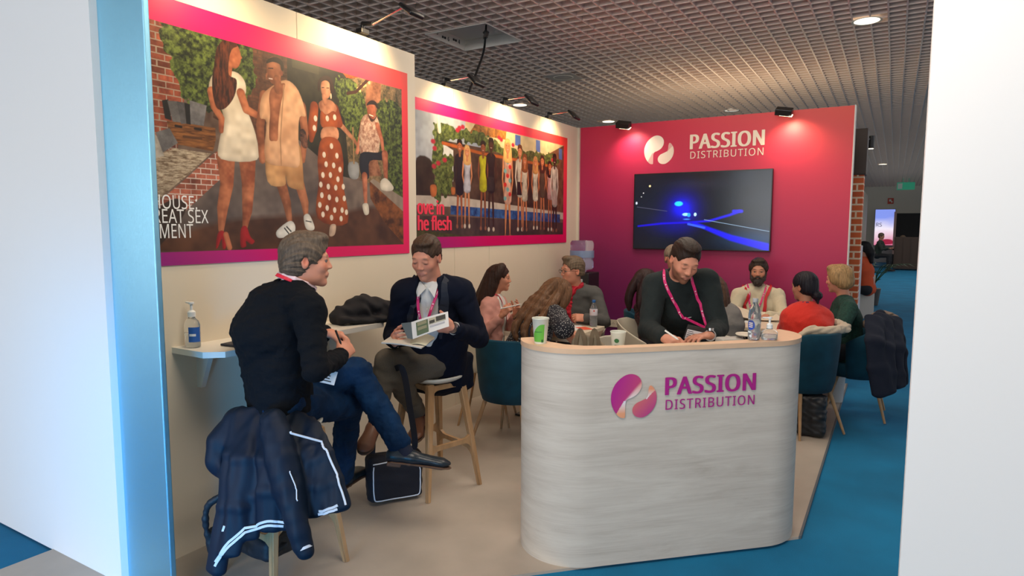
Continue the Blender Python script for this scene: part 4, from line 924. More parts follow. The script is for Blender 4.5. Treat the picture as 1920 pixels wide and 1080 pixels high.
# ------------------------------------------------------------ tub chairs
velvet = mat('velvet_teal',(.0022,.040,.070),.8,sheen=.04,spec=.25,var=.25,vscale=7,bump=.08,bscale=200)
leg_oak = mat('wood_leg_oak',(.36,.22,.11),.5,var=.15,vscale=20)
def tub_chair(loc, rz, label, m=velvet, name='tub_chair'):
    """faces local +y"""
    root = empty(name, loc, label, 'chair', None, rz)
    S = 44; rows = [(.355,.200,.0),(.36,.225,.0),(.45,.245,.3),(.60,.262,.7),(1,.272,1)]
    b = MB(); outer = []; inner = []
    A0 = R_(108)
    for i in range(S+1):
        a = -A0+2*A0*i/S; c = abs(a)/A0; topz = .805-.155*max(0,(c-.30)/.70)**1.4
        co, ci = [], []
        for z, r, t in ((.335,.180,0),(.345,.222,0),(.42,.243,0),(.55,.256,0),(.68,.266,0),(1,.272,0)):
            zz = topz if z == 1 else z+(topz-.805)*max(0,(z-.42))/.385; q = (math.sin(a)*r*1.04, -math.cos(a)*r)
            co.append(b.b.verts.new((q[0],q[1],zz)))
        for r, zz in ((.266,topz+.010),(.250,topz+.012),(.236,topz+.002),(.222,topz-.10),(.212,.47),(.205,.44)):
            ci.append(b.b.verts.new((math.sin(a)*r*1.04,-math.cos(a)*r,zz)))
        outer.append(co+ci)
    for A, B in zip(outer, outer[1:]):
        for k in range(len(A)-1): b.b.faces.new((A[k],A[k+1],B[k+1],B[k]))
    for A in (outer[0],outer[-1]):
        try: b.b.faces.new(A)
        except Exception: pass
    b.build('backrest', m, root, smooth=True, world=False)
    b = MB(); b.lathe([(0,.335),(.16,.335),(.222,.350),(.236,.38),(.236,.44),(.225,.462),(.15,.472),(0,.474)],n=44)
    for v in b.b.verts: v.co.y = v.co.y*1.02+.012
    b.build('seat', m, root, smooth=True, world=False)
    for sx in (-1,1):
        for sy in (-1,1):
            b = MB(); b.rod((sx*.15,sy*.14-.0,.345),(sx*.232,sy*.232,0),.0165,.0095,14); b.build('leg', leg_oak, root, world=False, angle=60)
    return root
tc0 = tub_chair((.945,-3.16,0), .03, 'teal velvet tub chair at the left table, back to the counter')
tub = [((2.765,-1.70,0), math.atan2(.6,-.8)-math.pi/2, 'teal velvet tub chair with a cream coat over it, right behind the counter'),
       ((3.125,-.95,0), math.pi/2+.02, 'teal velvet tub chair on the blue carpet edge, dark coat hanging over its back')]
for l, rz, lb in tub: dup(tc0, l, rz, lb)
dup(tc0, (1.36,-1.20,0), -1.2, 'teal tub chair with only its rim showing left of the writing person')
# white plastic chairs
plastic = mat('plastic_white',(.62,.57,.46),.4)
def shell_chair(loc, rz, label):
    root = empty('plastic_chair', loc, label, 'chair', None, rz); b = MB(); S = 40; cols = []; A0 = R_(112)
    for i in range(S+1):
        a = -A0+2*A0*i/S; c = abs(a)/A0; tz = .80-.16*max(0,(c-.25)/.75)**1.3; col = []
        for r, z in ((.06,.430),(.17,.432),(.205,.450),(.222,.50),(.235,.62),(.246,tz-.02),(.250,tz-.004),(.246,tz),(.240,tz-.004),(.226,.62),(.212,.50),(.196,.458),(.16,.446),(.06,.444)):
            zz = min(z,tz) if z > .6 else z; col.append(b.b.verts.new((math.sin(a)*r,-math.cos(a)*r,zz)))
        cols.append(col)
    for A, B in zip(cols,cols[1:]):
        for k in range(len(A)-1): b.b.faces.new((A[k],A[k+1],B[k+1],B[k]))
    b.b.faces.new(cols[0]); b.b.faces.new(cols[-1]); b.build('seat_shell', plastic, root, smooth=True, world=False)
    b = MB(); b.lathe([(0,.432),(.17,.432),(.200,.446),(.17,.452),(0,.450)],n=40); b.build('seat_pan', plastic, root, smooth=True, world=False)
    for sx in (-1,1):
        for sy in (-1,1):
            b = MB(); b.rod((sx*.12,sy*.12,.435),(sx*.21,sy*.21,0),.012,.009,10); b.build('leg', leg_oak, root, world=False)
    return root
sc0 = shell_chair((1.50,-1.80,0), -math.pi/2, 'white plastic chair under the person in the maroon spotted dress')
dup(sc0, (1.33,-2.55,0), math.pi/2-.3, 'white plastic chair beside the left table, its rounded back just above the counter')
dup(sc0, (.48,-2.78,0), -math.pi/2+.4, 'white plastic chair under the person in the pink cardigan')
dup(sc0, (.80,-1.64,0), math.pi+.3, 'white plastic chair under the person in the grey blazer')
dup(sc0, (1.56,-1.0,0), math.pi, 'white plastic chair behind the writing person, against the screen wall')
dup(sc0, (2.17,-2.02,0), 0, 'white plastic chair under the person in light grey')
dup(sc0, (2.22,-.46,0), math.pi, 'white plastic chair under the bearded person')
# ------------------------------------------------------------ tables
table_m = mat('table_top_white',(.66,.58,.45),.35)
def table(loc, sx, sy, label, rz=0):
    root = empty('meeting_table', loc, label, 'table', None, rz)
    b = MB(); b.box((0,0,.735),(sx,sy,.034),bevel=.003); b.build('tabletop', table_m, root, world=False)
    b = MB(); b.box((0,0,.36),(.10,.10,.72),bevel=.01); b.build('column', mat('metal_dark',(.03,.03,.035),.35,metal=.6), root, world=False)
    b = MB(); b.box((0,0,.012),(.42,.42,.016),bevel=.004); b.build('base_plate', mat('metal_dark',(0,0,0)), root, world=False)
    return root
table((.83,-2.36,0), .74, .72, 'white square meeting table between the pink cardigan and the grey blazer')
table((2.40,-1.06,0), .80, .68, 'white meeting table in front of the bearded person')
# ------------------------------------------------------------ wall shelf
b = MB(); b.prism([(.4225,-5.463),(.66,-5.463),(.735,-5.40),(.735,-4.33),(.66,-4.27),(.4225,-4.27)],1.017,1.045)
shr = empty('wall_shelf', (.4225,-4.87,1.017), 'long white wall shelf with cut corners under the big poster', 'shelf')
b.build('shelf_board', mat('shelf_white',(.66,.63,.57),.4), shr)
for y in (-5.33,-4.46):
    b = MB(); pts = [(0,0),(.11,0),(.11,-.015),(.045,-.16),(.030,-.19),(0,-.19)]; M = Matrix(((1,0,0,.4225),(0,0,1,y),(0,1,0,1.017),(0,0,0,1))); b.prism(pts,-.012,.012,M=M); b.build('bracket', mat('shelf_white',(0,0,0)), shr)
# ------------------------------------------------------------ reception counter
def UN(u, n): return (.7284*u+.6833*n, .6842*u-.7297*n)   # along the front / out of the front
_iv = np.linalg.inv(np.array([[.73,.685],[.685,-.73]]))
def UN(u, n): p = _iv@np.array([u,n]); return (float(p[0]),float(p[1]))
def arc(cu, cn, r, a0, a1, n=10, rn=None): return [(cu+r*math.cos(a), cn+(rn or r)*math.sin(a)) for a in np.linspace(R_(a0),R_(a1),n)]
outer = arc(-.56,4.55,.275,-20,90,16,.25)+arc(-1.50,4.53,.275,90,200,16,.27)
inner = [(-1.70,4.43),(-1.685,4.47),(-1.655,4.57),(-1.60,4.66),(-1.52,4.715),(-1.38,4.738),(-1.14,4.740),(-.90,4.738),(-.70,4.725),(-.60,4.70),(-.50,4.63),(-.42,4.54),(-.37,4.47)]
def wood_pale():
    m = mat('wood_ash_pale',(.6,.58,.54),.5); nt = m.node_tree; N, L = nt.nodes, nt.links; b = N['Principled BSDF']
    tc = N.new('ShaderNodeTexCoord'); mp = N.new('ShaderNodeMapping'); mp.inputs['Scale'].default_value = (.9,.9,7); L.new(tc.outputs['Object'], mp.inputs[0])
    n = N.new('ShaderNodeTexNoise'); n.inputs['Scale'].default_value = 2.2; n.inputs['Detail'].default_value = 7; n.inputs['Roughness'].default_value = .65; n.inputs['Distortion'].default_value = .6; L.new(mp.outputs[0], n.inputs[0])
    mp2 = N.new('ShaderNodeMapping'); mp2.inputs['Scale'].default_value = (1.2,1.2,60); L.new(tc.outputs['Object'], mp2.inputs[0])
    n2 = N.new('ShaderNodeTexNoise'); n2.inputs['Scale'].default_value = 3; n2.inputs['Detail'].default_value = 4; L.new(mp2.outputs[0], n2.inputs[0])
    a = N.new('ShaderNodeMath'); a.operation = 'MULTIPLY_ADD'; a.inputs[1].default_value = .35; L.new(n2.outputs[0], a.inputs[0]); L.new(n.outputs[0], a.inputs[2])
    r = N.new('ShaderNodeValToRGB'); e = r.color_ramp.elements; e[0].position = .42; e[0].color = (.46,.42,.37,1); e[1].position = .82; e[1].color = (.62,.585,.53,1); k = e.new(.62); k.color = (.55,.51,.46,1)
    L.new(a.outputs[0], r.inputs[0]); L.new(r.outputs[0], b.inputs['Base Color']); return m
ash = wood_pale()
cn_ = empty('reception_counter', (*UN(-1.0,4.6),0), 'curved pale wood reception counter with a purple and pink logo on its front', 'counter')
poly = [UN(*p) for p in outer+inner][::-1]
b = MB(); b.prism([UN(*p) for p in outer+inner],0.004,1.035); b.build('front_panel', ash, cn_, angle=35)
def grow(pts, d):
    c = np.array([-1.03,4.30]); return pts
b = MB(); b.prism([UN(*p) for p in arc(-.56,4.55,.279,-20,90,16,.254)+arc(-1.50,4.53,.279,90,200,16,.274)+inner],1.036,1.060); b.build('counter_top', mat('edge_peach_wood',(.66,.46,.31),.45,var=.06,vscale=12), cn_, angle=35)
b = MB(); b.prism([UN(*p) for p in [(-.42,4.60),(-.52,4.70),(-.72,4.735),(-1.38,4.745),(-1.55,4.70),(-1.64,4.60),(-1.64,4.30),(-.42,4.30)]],.945,.970); b.build('desk_shelf', mat('desk_white',(.60,.55,.48),.5), cn_)
# logo blobs and words on the counter front
def logo_shape(polyfn, box, cols, name, M, parent, res=70, ext=.0015):
    """flat coloured emblem part: outline in a -1..1 box, colour per vertex"""
    pts = polyfn; xs = [p[0] for p in pts]; ys = [p[1] for p in pts]
    me_b = bmesh.new(); vs = [me_b.verts.new((x,y,0)) for x,y in pts]; f = me_b.faces.new(vs)
    bmesh.ops.triangulate(me_b, faces=[f])
    for _ in range(7): bmesh.ops.subdivide_edges(me_b, edges=[e for e in me_b.edges if e.calc_length() > .022], cuts=1, use_grid_fill=False); bmesh.ops.triangulate(me_b, faces=me_b.faces[:])
    me = bpy.data.meshes.new(name); me_b.to_mesh(me); me_b.free()
    n = len(me.vertices); a = np.empty(n*3,np.float32); me.vertices.foreach_get('co',a); a = a.reshape(-1,3)
    C = np.ones((n,4),np.float32); C[:,:3] = cols(a[:,0],a[:,1]); at = me.color_attributes.new('Col','FLOAT_COLOR','POINT'); at.data.foreach_set('color',C.ravel())
    me.transform(M); return link(name, me, mat('emblem_print',(.5,.5,.5),.45,attr='Col'), parent)
def smooth_poly(P, n=6):
    out = []; N = len(P)
    for i in range(N):
        a,b_,c,d = (np.array(P[(i+k)%N],float) for k in (-1,0,1,2))
        for k in range(n):
            t = k/n; q = .5*((2*b_)+(c-a)*t+(2*a-5*b_+4*c-d)*t*t+(3*b_-a-3*c+d)*t**3); out.append((float(q[0]),float(q[1])))
    return out
# emblem outlines, unit = emblem width 1 x height 1, origin lower left
EM_A = smooth_poly([(.30,.02),(.20,.04),(.09,.17),(.015,.36),(.01,.58),(.10,.80),(.26,.95),(.42,1.0),(.57,.95),(.655,.83),(.655,.68),(.58,.55),(.46,.47),(.36,.43),(.32,.36),(.315,.20),(.315,.07)])
EM_B = smooth_poly([(.86,.72),(.93,.66),(.985,.55),(1.0,.40),(.96,.24),(.86,.10),(.72,.01),(.58,.02),(.49,.10),(.475,.22),(.55,.33),(.68,.39),(.775,.44),(.81,.52),(.82,.65)])
def mixc(a,b,t): t = np.clip(t,0,1)[:,None]; return np.array(a)*(1-t)+np.array(b)*t
def col_a(x,y):
    c = mixc((.44,.02,.26),(.66,.10,.12),(x*1.1-.25)+(1-y)*.35)
    edge = (x-.28)*.9-(y-.40)*.75      # fold boundary
    lt = mixc((.78,.36,.30),(.85,.76,.80),1-(y-.42)/.36); k = np.clip(edge*14+.4*0,0,1)*(y > .40)
    c = c*(1-k[:,None])+lt*k[:,None]
    k = ((y < .40) & (x > .13+(.40-y)*-.02+ (y-.12)*.55)).astype(float); lo = mixc((.80,.36,.20),(.80,.80,.88),(y-.12)/.26); return c*(1-k[:,None])+lo*k[:,None]
def col_b(x,y):
    c = mixc((.68,.16,.16),(.42,.02,.27),(x-.50)*1.2+(.35-y)*1.2)
    k = ((y > .42+(x-.78)*1.05)).astype(float)*(x > .77); lo = mixc((.82,.82,.88),(.80,.32,.18),(y-.44)/.2); return c*(1-k[:,None])+lo*k[:,None]
o3 = (*UN(-1.0,4.803),0); ux = (_iv@np.array([1.,0.])); ux = np.array([ux[0],ux[1],0])/np.linalg.norm(ux)
def on_front(px, z): return px
def front_pt(u, z): x_, y_ = UN(u,4.8045); return (x_,y_,z)

# ------------------------------------------------------------ printed pictures: colours worked out point by point on a fine sheet
def vnoise(u, v, s, seed=0):
    rg = np.random.RandomState(seed); g = rg.rand(64,64); x = u*s; y = v*s; xi = np.floor(x).astype(int); yi = np.floor(y).astype(int); fx = x-xi; fy = y-yi
    fx = fx*fx*(3-2*fx); fy = fy*fy*(3-2*fy); q = lambda i,j: g[(xi+i)%64,(yi+j)%64]
    return (q(0,0)*(1-fx)+q(1,0)*fx)*(1-fy)+(q(0,1)*(1-fx)+q(1,1)*fx)*fy
def lin(c): return tuple(((v/255)/12.92 if v/255 <= .04045 else ((v/255+.055)/1.055)**2.4) for v in c)
class Pic:
    def __init__(s, u0, u1, v0, v1, nu, nv, base=(128,128,128)):
        s.u = np.linspace(u0,u1,nu); s.v = np.linspace(v0,v1,nv); s.U, s.V = np.meshgrid(s.u,s.v); s.I = np.ones((nv,nu,3))*np.array(lin(base)); s.px = (v1-v0)/(nv-1)
    def put(s, m, col):
        if callable(col): c = col(s.U,s.V)
        else: c = np.array(lin(col))
        m = np.clip(m,0,1)[...,None]; s.I = s.I*(1-m)+c*m
    def tex(s, c1, c2, sc=30, seed=0, pw=1, su=1, sv=1):
        a, b = np.array(lin(c1)), np.array(lin(c2))
        def f(U,V):
            n = (.5*vnoise(U*su,V*sv,sc,seed)+.3*vnoise(U*su,V*sv,sc*2.3,seed+1)+.2*vnoise(U*su,V*sv,sc*5,seed+2)); n = np.clip((n-.25)*2,0,1)**pw
            return a*(1-n[...,None])+b*n[...,None]
        return f
    def sd_poly(s, P):
        P = np.array(P); d = np.full(s.U.shape,1e9); ins = np.zeros(s.U.shape,bool); n = len(P)
        for i in range(n):
            a, b = P[i], P[(i+1)%n]; e = b-a; wx, wy = s.U-a[0], s.V-a[1]; t = np.clip((wx*e[0]+wy*e[1])/(e@e+1e-12),0,1)
            d = np.minimum(d,(wx-e[0]*t)**2+(wy-e[1]*t)**2)
            c = (a[1] > s.V) != (b[1] > s.V); xx = a[0]+(s.V-a[1])*e[0]/(e[1] if abs(e[1]) > 1e-12 else 1e-12); ins ^= c & (s.U < xx)
        return np.where(ins,-1,1)*np.sqrt(d)
    def poly(s, P, col, soft=1.0, smooth=True, rough=0, rs=60):
        if smooth and len(P) > 3: P = smooth_poly(P,4)
        d = s.sd_poly(P)
        if rough: d = d+rough*(vnoise(s.U,s.V,rs,5)-.5)*2
        s.put(.5-d/(s.px*soft), s.round(d, col) if smooth and not rough and soft < 2 else col)
    def round(s, d, col, sw=.032):
        g = np.gradient(np.minimum(d,0))[1]/s.px; k = np.clip(-d/sw,0,1); f = (.72+.34*k**.6+.16*(1-k)*np.clip(g,-1,1))[...,None]; c0 = col(s.U,s.V) if callable(col) else np.array(lin(col))
        return lambda U,V: c0*f
    def line(s, P, w, col, soft=1.0):
        P = [np.array(p) for p in P]; ws = w if isinstance(w,(list,tuple)) else [w]*len(P); d = np.full(s.U.shape,1e9)
        for i in range(len(P)-1):
            a, b = P[i], P[i+1]; e = b-a; wx, wy = s.U-a[0], s.V-a[1]; t = np.clip((wx*e[0]+wy*e[1])/(e@e+1e-12),0,1)
            d = np.minimum(d,np.hypot(wx-e[0]*t,wy-e[1]*t)-(ws[i]+(ws[i+1]-ws[i])*t)/2)
        s.put(.5-d/(s.px*soft), s.round(d, col, max(ws)*.4) if soft < 2 and max(ws) > .015 else col)
    def dot(s, c, ru, rv, col, soft=1.0):
        k = np.hypot((s.U-c[0])/ru,(s.V-c[1])/rv); s.put(.5-(k-1)*min(ru,rv)/(s.px*soft), s.round((k-1)*min(ru,rv), col, min(ru,rv)*.7) if soft < 2 and min(ru,rv) > .015 else col)
    def bricks(s, c1, c2, mortar, w=.11, h=.034, seed=3):
        m = np.array(lin(mortar)); f0 = s.tex(c1,c2,25,seed)
        def f(U,V):
            r = np.floor(V/h); x = U/w+.5*(r%2); g = vnoise(np.floor(x)*.37,r*.61,1.7,seed)[...,None]; c = f0(U,V)*(.55+.9*g)
            e = ((V/h-r < .16)|((x-np.floor(x)) < .07))[...,None]; return np.where(e,m,c)
        return f
    def sheet(s, M, name, m, parent, bow=0):
        """mesh whose local u,v,0 is mapped by M"""
        nv, nu = s.U.shape; P = np.stack([s.U.ravel(),s.V.ravel(),np.zeros(nu*nv)],1)
        i = (np.arange(nv-1)[:,None]*nu+np.arange(nu-1)[None,:]).ravel(); Q = np.stack([i,i+1,i+1+nu,i+nu],1)
        me = bpy.data.meshes.new(name); me.vertices.add(len(P)); me.vertices.foreach_set('co',P.astype(np.float32).ravel()); me.loops.add(len(Q)*4); me.loops.foreach_set('vertex_index',Q.astype(np.int32).ravel())
        me.polygons.add(len(Q)); me.polygons.foreach_set('loop_start',np.arange(0,len(Q)*4,4,dtype=np.int32)); me.update(); me.validate()
        C = np.ones((len(P),4),np.float32); C[:,:3] = np.clip(s.I.reshape(-1,3),0,1); at = me.color_attributes.new('Col','FLOAT_COLOR','POINT'); at.data.foreach_set('color',C.ravel())
        me.transform(M); return link(name, me, m, parent)
def frame_grad(p, u0, u1, v0, v1):
    """border print: purple low left through magenta to orange-red high right"""
    A = [np.array(lin(c)) for c in ((110,35,130),(200,0,90),(225,10,90),(225,60,55))]
    def f(U,V):
        x = (U-u0)/(u1-u0); y = (V-v0)/(v1-v0); t = np.clip(.15+.55*x*1.0+.42*y-.08,0,1)*3; t = t[...,None]
        return np.where(t < 1,A[0]*(1-t)+A[1]*t,np.where(t < 2,A[1]*(2-t)+A[2]*(t-1),A[2]*(3-t)+A[3]*(t-2)))
    return f
SK1, SK2, SK3 = (196,120,84), (150,86,58), (92,54,40)
def body2d(p, head, hr, neck, sh, waist, hem, cols, legs, legw, skin, hairc, arms=(), long_hair=False, shoe_c=(225,220,210), top_w=None):
    pass
def poster_one():
    u0, u1, v0, v1 = -5.66, -3.713, 1.434, 2.662
    p = Pic(u0,u1,v0,v1,800,500,(110,85,70)); p.put(np.ones(p.U.shape), frame_grad(p,u0+.1,u1,v0,v1))
    iu1, iv0, iv1 = -3.775, 1.497, 2.545
    inner = np.clip(.5+np.minimum(np.minimum(iu1-p.U,p.V-iv0),iv1-p.V)/p.px,0,1); keep = p.I.copy()
    p.I[:] = np.array(lin((104,84,72)))
    p.put(np.ones(p.U.shape), p.tex((84,62,50),(128,108,94),9,4))
    # wall areas
    p.poly([(-5.537,2.614),(-5.329,2.651),(-5.351,2.182),(-5.403,1.929),(-5.577,1.842)], p.bricks((120,58,42),(165,92,66),(168,150,135),.075,.030), smooth=False)
    p.poly([(-5.120,2.608),(-4.651,2.643),(-4.671,2.107),(-4.988,2.070),(-5.200,2.154)], p.bricks((78,48,34),(118,78,56),(92,66,50),.085,.018,7), smooth=False)
    p.poly([(-4.732,2.638),(-4.238,2.646),(-4.260,1.883),(-4.436,1.920),(-4.704,2.020),(-4.745,2.098)], p.tex((30,30,24),(62,58,42),8,9), smooth=False)
    p.poly([(-4.707,2.624),(-4.496,2.626),(-4.508,2.497),(-4.701,2.499)], (66,62,46), smooth=False)
    p.poly([(-4.405,2.610),(-3.991,2.599),(-4.053,2.504),(-4.278,2.517),(-4.330,2.554)], p.tex((120,52,18),(190,100,45),60,3,1,1,6), smooth=False)
    p.poly([(-4.331,2.500),(-3.678,2.697),(-3.696,1.786),(-4.069,1.877),(-4.281,1.963)], p.tex((70,66,42),(150,124,92),40,11), smooth=False)
    p.poly([(-4.110,2.543),(-3.976,2.568),(-3.999,2.259),(-4.025,2.051),(-3.986,1.951),(-4.165,1.938)], p.tex((112,70,48),(170,120,92),20,31), smooth=False)
    for pts, sc in (([(-5.432,2.589),(-5.291,2.603),(-5.091,2.595),(-4.967,2.573),(-4.946,2.464),(-4.963,2.352),(-5.040,2.218),(-5.109,2.181),(-5.199,2.170),(-5.282,2.205),(-5.358,2.215),(-5.389,2.322),(-5.434,2.456)], 60),([(-4.366,2.500),(-4.242,2.518),(-4.105,2.378),(-4.130,2.175),(-4.218,2.083),(-4.296,2.220),(-4.362,2.369)], 70),([(-4.016,2.392),(-3.875,2.449),(-3.763,2.361),(-3.774,1.856),(-3.915,1.885),(-3.988,2.089)], 60),([(-3.849,1.960),(-3.772,1.947),(-3.775,1.783),(-3.873,1.852)],60)):
        p.poly(pts, p.tex((22,34,14),(112,128,62),sc,13,1.3), rough=.02, rs=40)
    for i in range(12):
        a = ([(-4.207,2.453),(-4.021,2.593)])[0]; b_ = ([(-4.207,2.453),(-4.021,2.593)])[1]; t = i/11; c = (a[0]*(1-t)+b_[0]*t, a[1]*(1-t)+b_[1]*t+.012*math.sin(i*2.4)); p.dot(c,.009,.009,(255,214,140),3)
    p.line([(-4.280,2.431),(-4.207,2.453),(-4.101,2.545),(-4.026,2.582)],.02,(70,40,26))
    # ground
    p.poly([(-4.988,2.070),(-4.671,2.107),(-4.349,1.926),(-4.069,1.894),(-3.754,1.711),(-3.760,1.453),(-5.527,1.494),(-5.495,1.629),(-5.153,1.871)], p.tex((92,80,76),(134,118,108),6,21), smooth=False)
    p.poly([(-5.527,1.494),(-5.421,1.579),(-5.070,1.658),(-4.443,1.698),(-3.971,1.742),(-3.757,1.564),(-3.760,1.434)], p.tex((74,44,30),(112,74,52),5,23), soft=14)
    p.poly([(-4.103,1.916),(-3.765,1.718),(-3.776,1.501),(-3.963,1.643),(-4.096,1.800)], p.tex((76,42,20),(150,92,48),20,25), smooth=False)
    p.poly([(-4.068,1.928),(-3.764,1.813),(-3.765,1.718),(-4.098,1.909)],(152,138,124), smooth=False)
    # bench, cushions, crate
    p.poly([(-5.519,1.942),(-5.401,1.983),(-5.219,1.976),(-5.354,1.858),(-5.521,1.721)], p.tex((120,98,76),(206,190,166),14,27,1,3,14), smooth=False)
    p.poly([(-5.526,1.706),(-5.348,1.853),(-5.214,1.971),(-5.147,2.015),(-5.153,1.871),(-5.333,1.719),(-5.498,1.580)], p.bricks((150,84,66),(186,112,88),(214,196,184),.055,.026,4), smooth=False)
    p.poly([(-5.518,1.677),(-5.412,1.749),(-5.361,1.701),(-5.452,1.579),(-5.521,1.526)],(64,46,36),2)
    p.poly([(-5.438,2.105),(-5.190,2.104),(-5.190,2.047),(-5.207,1.988),(-5.426,2.005)], p.tex((92,56,26),(156,104,56),9,29,1,2,20), smooth=False)
    p.line([(-5.396,2.087),(-5.369,2.086)],.012,(40,26,16)); p.line([(-5.299,2.087),(-5.268,2.086)],.012,(40,26,16)); p.line([(-5.358,2.042),(-5.268,2.043)],.012,(96,62,34))
    for q, c in (([(-5.457,2.194),(-5.426,2.204),(-5.415,2.109),(-5.446,2.114)],(40,38,36)),([(-5.431,2.198),(-5.379,2.202),(-5.363,2.106),(-5.410,2.105)],(120,118,118)),([(-5.385,2.201),(-5.348,2.202),(-5.342,2.104),(-5.369,2.100)],(104,102,104)),([(-5.348,2.202),(-5.316,2.198),(-5.320,2.102),(-5.342,2.104)],(34,32,32)),([(-5.320,2.217),(-5.232,2.206),(-5.253,2.106),(-5.320,2.107)],(134,132,134)),([(-5.523,2.065),(-5.476,2.014),(-5.459,1.943),(-5.530,1.917)],(190,182,170)),([(-5.494,2.045),(-5.427,2.073),(-5.389,2.009),(-5.464,1.957)],(128,124,124))):
        p.poly(q, p.tex(tuple(int(v*.8) for v in c),c,30,5), smooth=False)
    # woman in the white dress
    L = p.line; D = p.dot; s1 = p.tex((150,84,56),(206,132,92),14,33)
    L([(-5.137,1.965),(-5.137,1.832),(-5.167,1.711),(-5.180,1.603)],[.105,.075,.062,.032],s1); L([(-5.012,1.977),(-5.011,1.839),(-5.023,1.701),(-5.040,1.617)],[.105,.078,.060,.032],s1)
    p.poly([(-5.202,1.577),(-5.178,1.598),(-5.154,1.576),(-5.157,1.511),(-5.176,1.507),(-5.180,1.555),(-5.202,1.513),(-5.214,1.513)],(176,34,38)); p.poly([(-5.066,1.603),(-5.033,1.620),(-5.009,1.564),(-4.984,1.541),(-5.005,1.524),(-5.037,1.542),(-5.038,1.514),(-5.070,1.515)],(170,34,38)); L([(-5.154,1.576),(-5.136,1.511)],.03,SK1)
    p.poly([(-5.216,2.306),(-5.178,2.374),(-5.069,2.401),(-5.014,2.370),(-5.004,2.312),(-5.025,2.260),(-4.984,2.180),(-4.949,2.075),(-4.953,1.969),(-5.165,1.955),(-5.169,2.049),(-5.141,2.137),(-5.156,2.213),(-5.200,2.267)], p.tex((196,180,156),(240,228,206),7,35))
    L([(-5.200,2.278),(-5.191,2.207),(-5.153,2.156),(-5.158,2.095)],[.05,.04,.034,.026],s1); L([(-5.036,2.299),(-5.008,2.223),(-4.930,2.199),(-4.840,2.229)],[.05,.045,.034,.026],s1)
    for q in ([(-4.854,2.227),(-4.818,2.277)],[(-4.848,2.222),(-4.808,2.256)],[(-4.848,2.216),(-4.812,2.233)]): L(q,.009,s1)
    D([(-5.072,2.482)][0],.044,.066,s1); L([(-5.046,2.496),(-5.028,2.479),(-5.045,2.464)],.012,s1); L([(-5.098,2.432),(-5.107,2.378)],.04,s1)
    p.poly([(-5.111,2.554),(-5.068,2.559),(-5.045,2.533),(-5.077,2.510),(-5.097,2.458),(-5.101,2.379),(-5.058,2.361),(-5.074,2.279),(-5.126,2.212),(-5.174,2.200),(-5.195,2.258),(-5.197,2.335),(-5.182,2.414),(-5.161,2.501)], p.tex((44,22,14),(116,62,38),40,37,1,3,.6))
    # man in cream shirt and shorts
    s2 = p.tex((138,84,56),(192,126,90),12,39)
    L([(-4.798,1.852),(-4.766,1.751),(-4.748,1.647)],[.07,.058,.034],s2); L([(-4.672,1.859),(-4.637,1.755),(-4.632,1.688)],[.068,.056,.034],s2)
    p.poly([(-4.837,1.597),(-4.748,1.650),(-4.711,1.621),(-4.728,1.572),(-4.803,1.555),(-4.838,1.562)],(226,220,208)); p.poly([(-4.648,1.676),(-4.608,1.688),(-4.570,1.618),(-4.587,1.596),(-4.634,1.608)],(226,220,208)); L([(-4.786,1.609),(-4.758,1.579)],.008,(30,30,30)); L([(-4.771,1.617),(-4.742,1.591)],.008,(30,30,30)); L([(-4.633,1.651),(-4.594,1.645)],.006,(30,30,30))
    L([(-4.892,2.310),(-4.925,2.152),(-4.919,1.972)],[.06,.05,.04],s2); L([(-4.641,2.294),(-4.623,2.148),(-4.644,1.996)],[.062,.052,.036],s2); L([(-4.639,2.146),(-4.625,2.088)],.05,p.tex((60,44,40),(130,88,70),60,3))
    p.poly([(-4.874,2.083),(-4.678,2.106),(-4.641,1.861),(-4.658,1.827),(-4.748,1.840),(-4.768,1.897),(-4.777,1.844),(-4.890,1.861)], p.tex((176,128,84),(220,172,120),7,41))
    p.poly([(-4.913,2.293),(-4.863,2.354),(-4.748,2.421),(-4.661,2.379),(-4.612,2.251),(-4.658,2.232),(-4.671,2.107),(-4.668,1.964),(-4.758,1.951),(-4.899,1.973),(-4.884,2.172),(-4.924,2.194)], p.tex((196,146,108),(236,190,150),7,43))
    p.poly([(-4.849,2.351),(-4.814,2.380),(-4.756,2.402),(-4.761,2.361),(-4.781,2.300),(-4.798,2.226),(-4.808,2.154),(-4.814,2.090),(-4.839,2.081),(-4.867,2.084),(-4.868,2.146),(-4.858,2.232),(-4.862,2.301)],s2); L([(-4.760,2.390),(-4.775,2.273),(-4.796,2.092),(-4.795,1.954)],.007,(180,140,105))
    D([(-4.825,2.454)][0],.048,.072,s2); L([(-4.805,2.410),(-4.800,2.360)],.05,s2); p.poly([(-4.872,2.483),(-4.860,2.507),(-4.822,2.527),(-4.780,2.525),(-4.759,2.501),(-4.764,2.466),(-4.775,2.472),(-4.784,2.496),(-4.830,2.500)],(52,36,28)); L([(-4.870,2.430),(-4.874,2.416)],.01,s2); L([(-4.858,2.408),(-4.837,2.409)],.005,(230,210,200)); L([(-4.859,2.461),(-4.831,2.466)],.006,(50,34,28)); D([(-4.775,2.452)][0],.009,.015,(140,80,60))
    # woman in polka dots
    rust = p.tex((130,58,24),(176,92,44),9,45); s3 = p.tex((156,100,72),(216,158,124),12,47)
    L([(-4.547,2.309),(-4.567,2.185),(-4.577,2.117)],[.06,.07,.03],rust); L([(-4.398,2.317),(-4.340,2.231),(-4.234,2.157),(-4.198,2.118)],[.05,.035,.026,.02],s3); L([(-4.389,2.321),(-4.357,2.244)],.06,rust)
